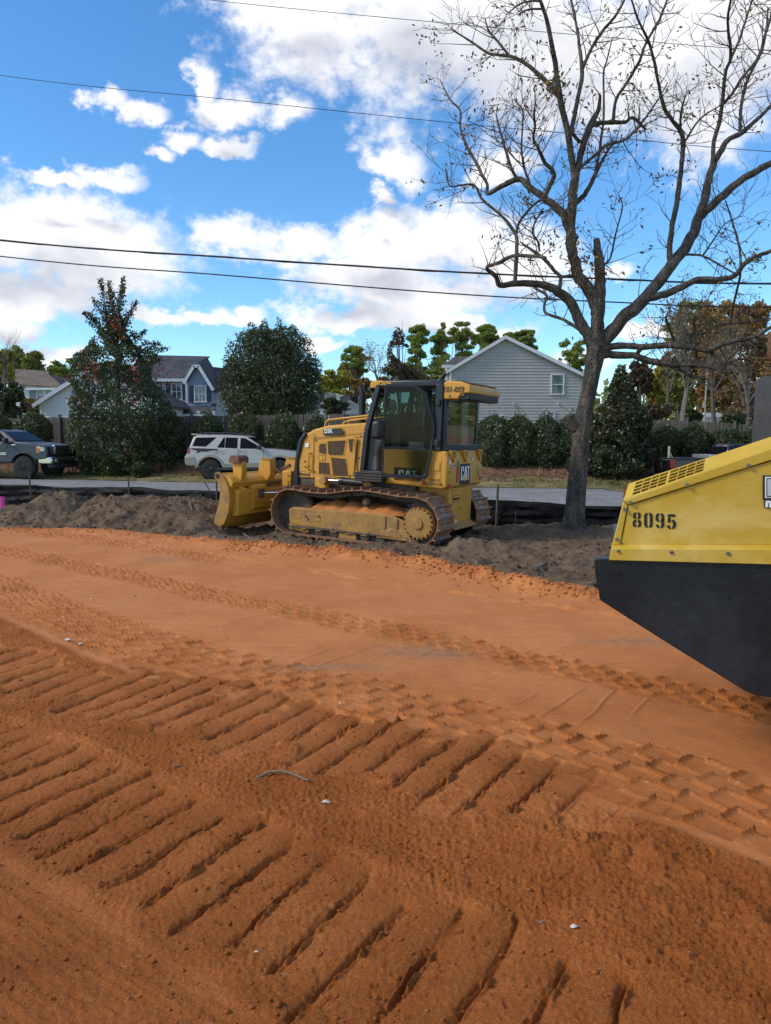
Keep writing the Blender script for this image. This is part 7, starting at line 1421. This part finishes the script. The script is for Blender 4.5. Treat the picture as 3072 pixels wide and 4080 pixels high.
ST['5'] = [[(.05, 1), (.54, 1), (.54, .83), (.05, .83)], [(.05, .79), (.22, .79), (.22, .62), (.24, .60), (.24, .47), (.05, .44)], [(.32, .64), (.42, .63), (.54, .54), (.58, .40), (.58, .22), (.48, .04), (.33, 0), (.33, .15), (.38, .22), (.38, .44), (.32, .50)], [(.23, 0), (.13, .02), (.0, .15), (.0, .26), (.17, .26), (.18, .2), (.23, .15)]]
def stencil(ch, px, py, pw, ph):
    polys = ST[ch]; b = MB()
    for p in polys:
        q = [rl(rp(px + x / .56 * pw, py - y * ph)) for x, y in p]; n = len(q); b.add([v + RD * .0255 for v in q] + [v + RD * .03 for v in q], [tuple(range(n)), tuple(range(2 * n - 1, n - 1, -1))] + [(i, n + i, n + (i + 1) % n, (i + 1) % n) for i in range(n)])
    b.build('stencil_digit', DECB, RL, smooth=0)
for ch, px, py in (('8', 2521, 2103), ('0', 2567, 2105), ('9', 2613, 2107), ('5', 2659, 2111)): stencil(ch, px, py, 35, 60)
# name plate cut by the picture edge
def plate(x0, y0, x1, y1, d, m, nm): return slabp([(x0, y0), (x1, y0), (x1, y1), (x0, y1)], d, d + .004, nm, m, .0005)
plate(3043, 1895, 3560, 1992, .022, DECB, 'name_plate'); plate(3052, 1901, 3552, 1985, .0205, DECW, 'name_plate_border'); plate(3057, 1906, 3546, 1981, .019, DECB, 'name_plate_line'); plate(3061, 1910, 3540, 1977, .0175, mat('silver_decal', (.55, .56, .58), .4, .3), 'name_plate_field'); plate(3048, 1990, 3420, 2025, .021, DECB, 'name_plate_strip')
me = text_mesh('n', .055, .001, .003); c = rl(rp(3066, 2006)); M4 = Matrix((RU, Vector((0, 0, 1)), -RD)).transposed().to_4x4(); M4.translation = c + RD * .0185; me.transform(M4); me.materials.clear(); me.materials.append(DECW); new_obj('lettering', me, RL)
# exhaust / intake drum and pipe above the hood
DRUM = mat('charred_paint', (.030, .031, .034), .75, 0, (.045, .045, .048), 3, (.4, .6), .2, 60, dirt=(.16, .165, .17), dscale=6, damt=(.66, .72), grain=.2)
c = rl(rp(3100, 1760, .75)); u = 1.0 / FPX * 4.3
MB().lathe([(.02, -.25), (.150, -.25), (.150, .02), (.146, .12), (.146, .30), (.140, .335), (.12, .35), (.04, .358), (0, .36)], c + RU * .02, (0, 0, 1), 40).build('intake_drum', DRUM, RL, smooth=50)
pp = rl(rp(3085, 1500, .9)); MB().tube([pp + Vector((.02, 0, .07)), pp + Vector((0, 0, .12)), pp + Vector((-.0, 0, .25))], [.02, .042, .042], 16).build('exhaust_pipe', RUST, RL, smooth=60)
# rear tyre and axle under the frame (mostly outside the frame, shades the ground)
wc = RO_ + RU * 1.75 + RD * .16; wz = .78
def big_wheel(c, nm='wheel'):
    o = MB().lathe([(.35, -.29), (.62, -.30), (.74, -.27), (.78, -.2), (.78, .2), (.74, .27), (.62, .30), (.35, .29)], c, RD, 40).build(nm, TYRE, RL, smooth=50); t = MB()
    for k in range(22):
        a = 2 * math.pi * k / 22
        for s, of in ((-1, 0), (1, .5)):
            aa = a + of * .2856; d = RU * math.cos(aa) + Vector((0, 0, 1)) * math.sin(aa); tt = -RU * math.sin(aa) + Vector((0, 0, 1)) * math.cos(aa); M = Matrix((tt, RD, d)).transposed().to_4x4() @ Matrix.Rotation(s * .7, 4, 'Z'); t.box(c + d * .78 + RD * s * .14, (.06, .34, .06), M)
    t.build('tread', TYRE, o, .004); MB().lathe([(.05, -.05), (.36, -.05), (.37, -.02), (.33, .02), (.05, .04)], c - RD * .24, RD, 28).build('rim', RY, o)
for dd in (.30, WR - .30): big_wheel(RU * 1.75 + RD * dd + Vector((0, 0, .76)))
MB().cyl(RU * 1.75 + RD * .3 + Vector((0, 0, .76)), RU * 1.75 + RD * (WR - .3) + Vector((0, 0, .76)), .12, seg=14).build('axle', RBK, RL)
# ================================================================== small things
ROOT = mat('root_bark', (.12, .085, .06), .9, 0, (.19, .15, .11), 9, grain=.3, bump=.4)
def stick(pts, r0, label, name='stick', m=ROOT, group=None, r1=None):
    P = [Vector(p) for p in pts]; c = P[0].copy(); Q = smooth_poly([p - c for p in P], 5); n = len(Q); rd = [r0 + ((r1 or r0 * .4) - r0) * i / (n - 1) for i in range(n)]
    Q = [q + Vector((random.uniform(-1, 1), random.uniform(-1, 1), random.uniform(-1, 1))) * r0 * .3 for q in Q]
    o = MB().tube(Q, rd, 7).build(name, m, None, smooth=70); o.location = c; return tag(o, label, 'stick', group)
def dp(px, py, lift=0.0, guess=None):
    """where the sight line through a photograph pixel meets the spoil"""
    r = ray(px, py); t = np.arange(6.0, 22, .05); hit = dirt_height(r.x * t, r.y * t) > CAM_H + r.z * t
    k = t[np.argmax(hit)] if hit.any() else 21.0
    p = Vector((0, 0, CAM_H)) + r * float(k)
    return Vector((p.x, p.y, p.z + lift))
z3 = lambda x, y: (x * .7203, 1850 + y * .7203)
def dstick(pl, r, label, lifts=None, group='roots and sticks in the spoil', conv=z3):
    P = [dp(*conv(x, y), .01) for x, y in pl]
    if lifts: P = [p + Vector((0, 0, l)) for p, l in zip(P, lifts)]
    stick(P, r, label, 'root', ROOT, group)
dstick([(440, 190), (520, 178), (590, 182), (625, 205), (640, 235), (605, 265), (580, 275)], .014, 'long curved root over the left spoil heap')
dstick([(380, 185), (440, 175), (530, 160), (640, 165)], .018, 'straight root along the top of the left heap')
dstick([(1245, 355), (1290, 372), (1340, 380), (1390, 420), (1420, 450)], .020, 'branching root below the bulldozer blade')
dstick([(1130, 140), (1165, 172), (1215, 192)], .022, 'dark stick leaning up against the silt fence beside the blade', (.22, .1, .02)); dstick([(1075, 210), (1100, 195), (1130, 178)], .022, 'short thick stick on top of the spoil left of the blade', (.0, .05, .1))
dstick([(745, 315), (760, 345), (780, 370)], .010, 'thin root hanging on the spoil slope'); dstick([(780, 338), (805, 350), (830, 370)], .008, 'thinner root right of the hanging root'); dstick([(1050, 215), (1058, 240), (1062, 258)], .022, 'stub of root sticking from the spoil crest')
dstick([(1085, 405), (1098, 415), (1115, 428)], .03, 'dark short log at the edge of the orange pad'); dstick([(750, 205), (795, 188), (845, 178)], .009, 'thin twig in front of the black fabric left of the blade'); dstick([(190, 352), (205, 335), (220, 310)], .008, 'thin twig at the foot of the left heap'); dstick([(1180, 405), (1205, 415), (1235, 432)], .02, 'stubby root near the pad rim')
z7 = lambda x, y: (1750 + x * .7935, 1250 + y * .7935)
dstick([(690, 1080), (720, 1062), (768, 1042)], .03, 'stick lying at the foot of the big trunk', None, conv=z7); dstick([(480, 1285), (520, 1262), (570, 1240)], .022, 'root lying on the spoil right of the bulldozer', None, conv=z7); dstick([(380, 1105), (383, 1070), (382, 1040)], .008, 'upright thin twig right of the bulldozer', (0, .12, .26), conv=z7); dstick([(800, 1120), (806, 1150), (822, 1185)], .008, 'thin root on the spoil beside the roller', None, conv=z7)
dstick([(385, 1000), (430, 985), (478, 968)], .010, 'twig in front of the black fabric right of the bulldozer', (0, .08, .16), conv=z7); dstick([(300, 1160), (310, 1185), (330, 1195)], .010, 'bent root right of the rear track', None, conv=z7); dstick([(740, 1310), (765, 1275), (780, 1260)], .010, 'twig near the pad rim beside the roller', None, conv=z7); dstick([(415, 1125), (460, 1142), (500, 1150)], .008, 'thin curved root behind the right track', None, conv=z7)
# stick and bits on the sand
def sp_(px, py, l=.006): p = gp(px, py); z = float(pad_height(np.array([p.x]), np.array([p.y]))[0][0]); return Vector((p.x, p.y, z + l))
stick([sp_(1025, 3112), sp_(1065, 3100, .015), sp_(1120, 3100, .016), sp_(1170, 3112, .012), sp_(1228, 3138)], .0075, 'pale curved stick lying on the loose sand in the foreground', 'stick', mat('pale_stick', (.24, .17, .11), .85, 0, (.15, .10, .07), 20, grain=.3), None, .005)
def bit(px, py, r, m, label, nm='litter'):
    p = sp_(px, py, r * .3); b = MB(); n = 7; b.add([(math.cos(k * 6.283 / n) * r * random.uniform(.7, 1.3), math.sin(k * 6.283 / n) * r * .6 * random.uniform(.7, 1.3), random.uniform(0, .4) * r) for k in range(n)] + [(0, 0, r * .7), (0, 0, -r * .3)], [(k, (k + 1) % n, n) for k in range(n)] + [((k + 1) % n, k, n + 1) for k in range(n)]); o = b.build(nm, m, None, smooth=0); o.location = p; tag(o, label, 'litter' if nm == 'litter' else 'stone')
PALE = mat('pale_stone', (.55, .50, .43), .8, grain=.2); GRYS = mat('grey_stone', (.16, .16, .16), .8, grain=.2)
for px, py, r, m, lb, nm in ((272, 2550, .03, PALE, 'white scrap at the edge of the left tyre track', 'litter'), (250, 2460, .026, PALE, 'white scrap on the left tyre track', 'litter'), (320, 2566, .02, PALE, 'small white scrap right of the larger scrap', 'litter'), (365, 2388, .016, PALE, 'white pebble on the rolled pad between the tyre tracks', 'stone'), (540, 2376, .014, GRYS, 'dark pebble on the rolled pad between the tyre tracks', 'stone'), (705, 3072, .014, GRYS, 'grey flake left of the foreground stick', 'stone'), (1300, 3215, .02, PALE, 'pale yellowish lump right below the foreground stick', 'stone'), (2156, 3666, .010, GRYS, 'dark pebble in the loose foreground sand', 'stone'), (2285, 3695, .016, PALE, 'pale pink stone in the loose foreground sand', 'stone'), (1020, 3788, .008, PALE, 'pale pebble between foreground grouser prints', 'stone')): bit(px, py, r, m, lb, nm)
# pink survey ribbon at the left edge
p = dp(4, 2050); rt = thing('survey_flag', 'bright pink survey flag on a thin wire at the left edge', 'flag', tuple(p)); MB().tube([(0, 0, -.1), (0, 0, .42)], .003, 5).build('wire', METG, rt); b = MB()
for i in range(7): b.v += [(-.09 + i * .03, .012 * math.sin(i * 1.3), .42), (-.09 + i * .03, .015 * math.sin(i * 1.3 + .5), .16)]
b.f = [(2 * i, 2 * i + 1, 2 * i + 3, 2 * i + 2) for i in range(6)]; b.build('ribbon', mat('pink_ribbon', (.85, .06, .35), .5, grain=.05), rt)
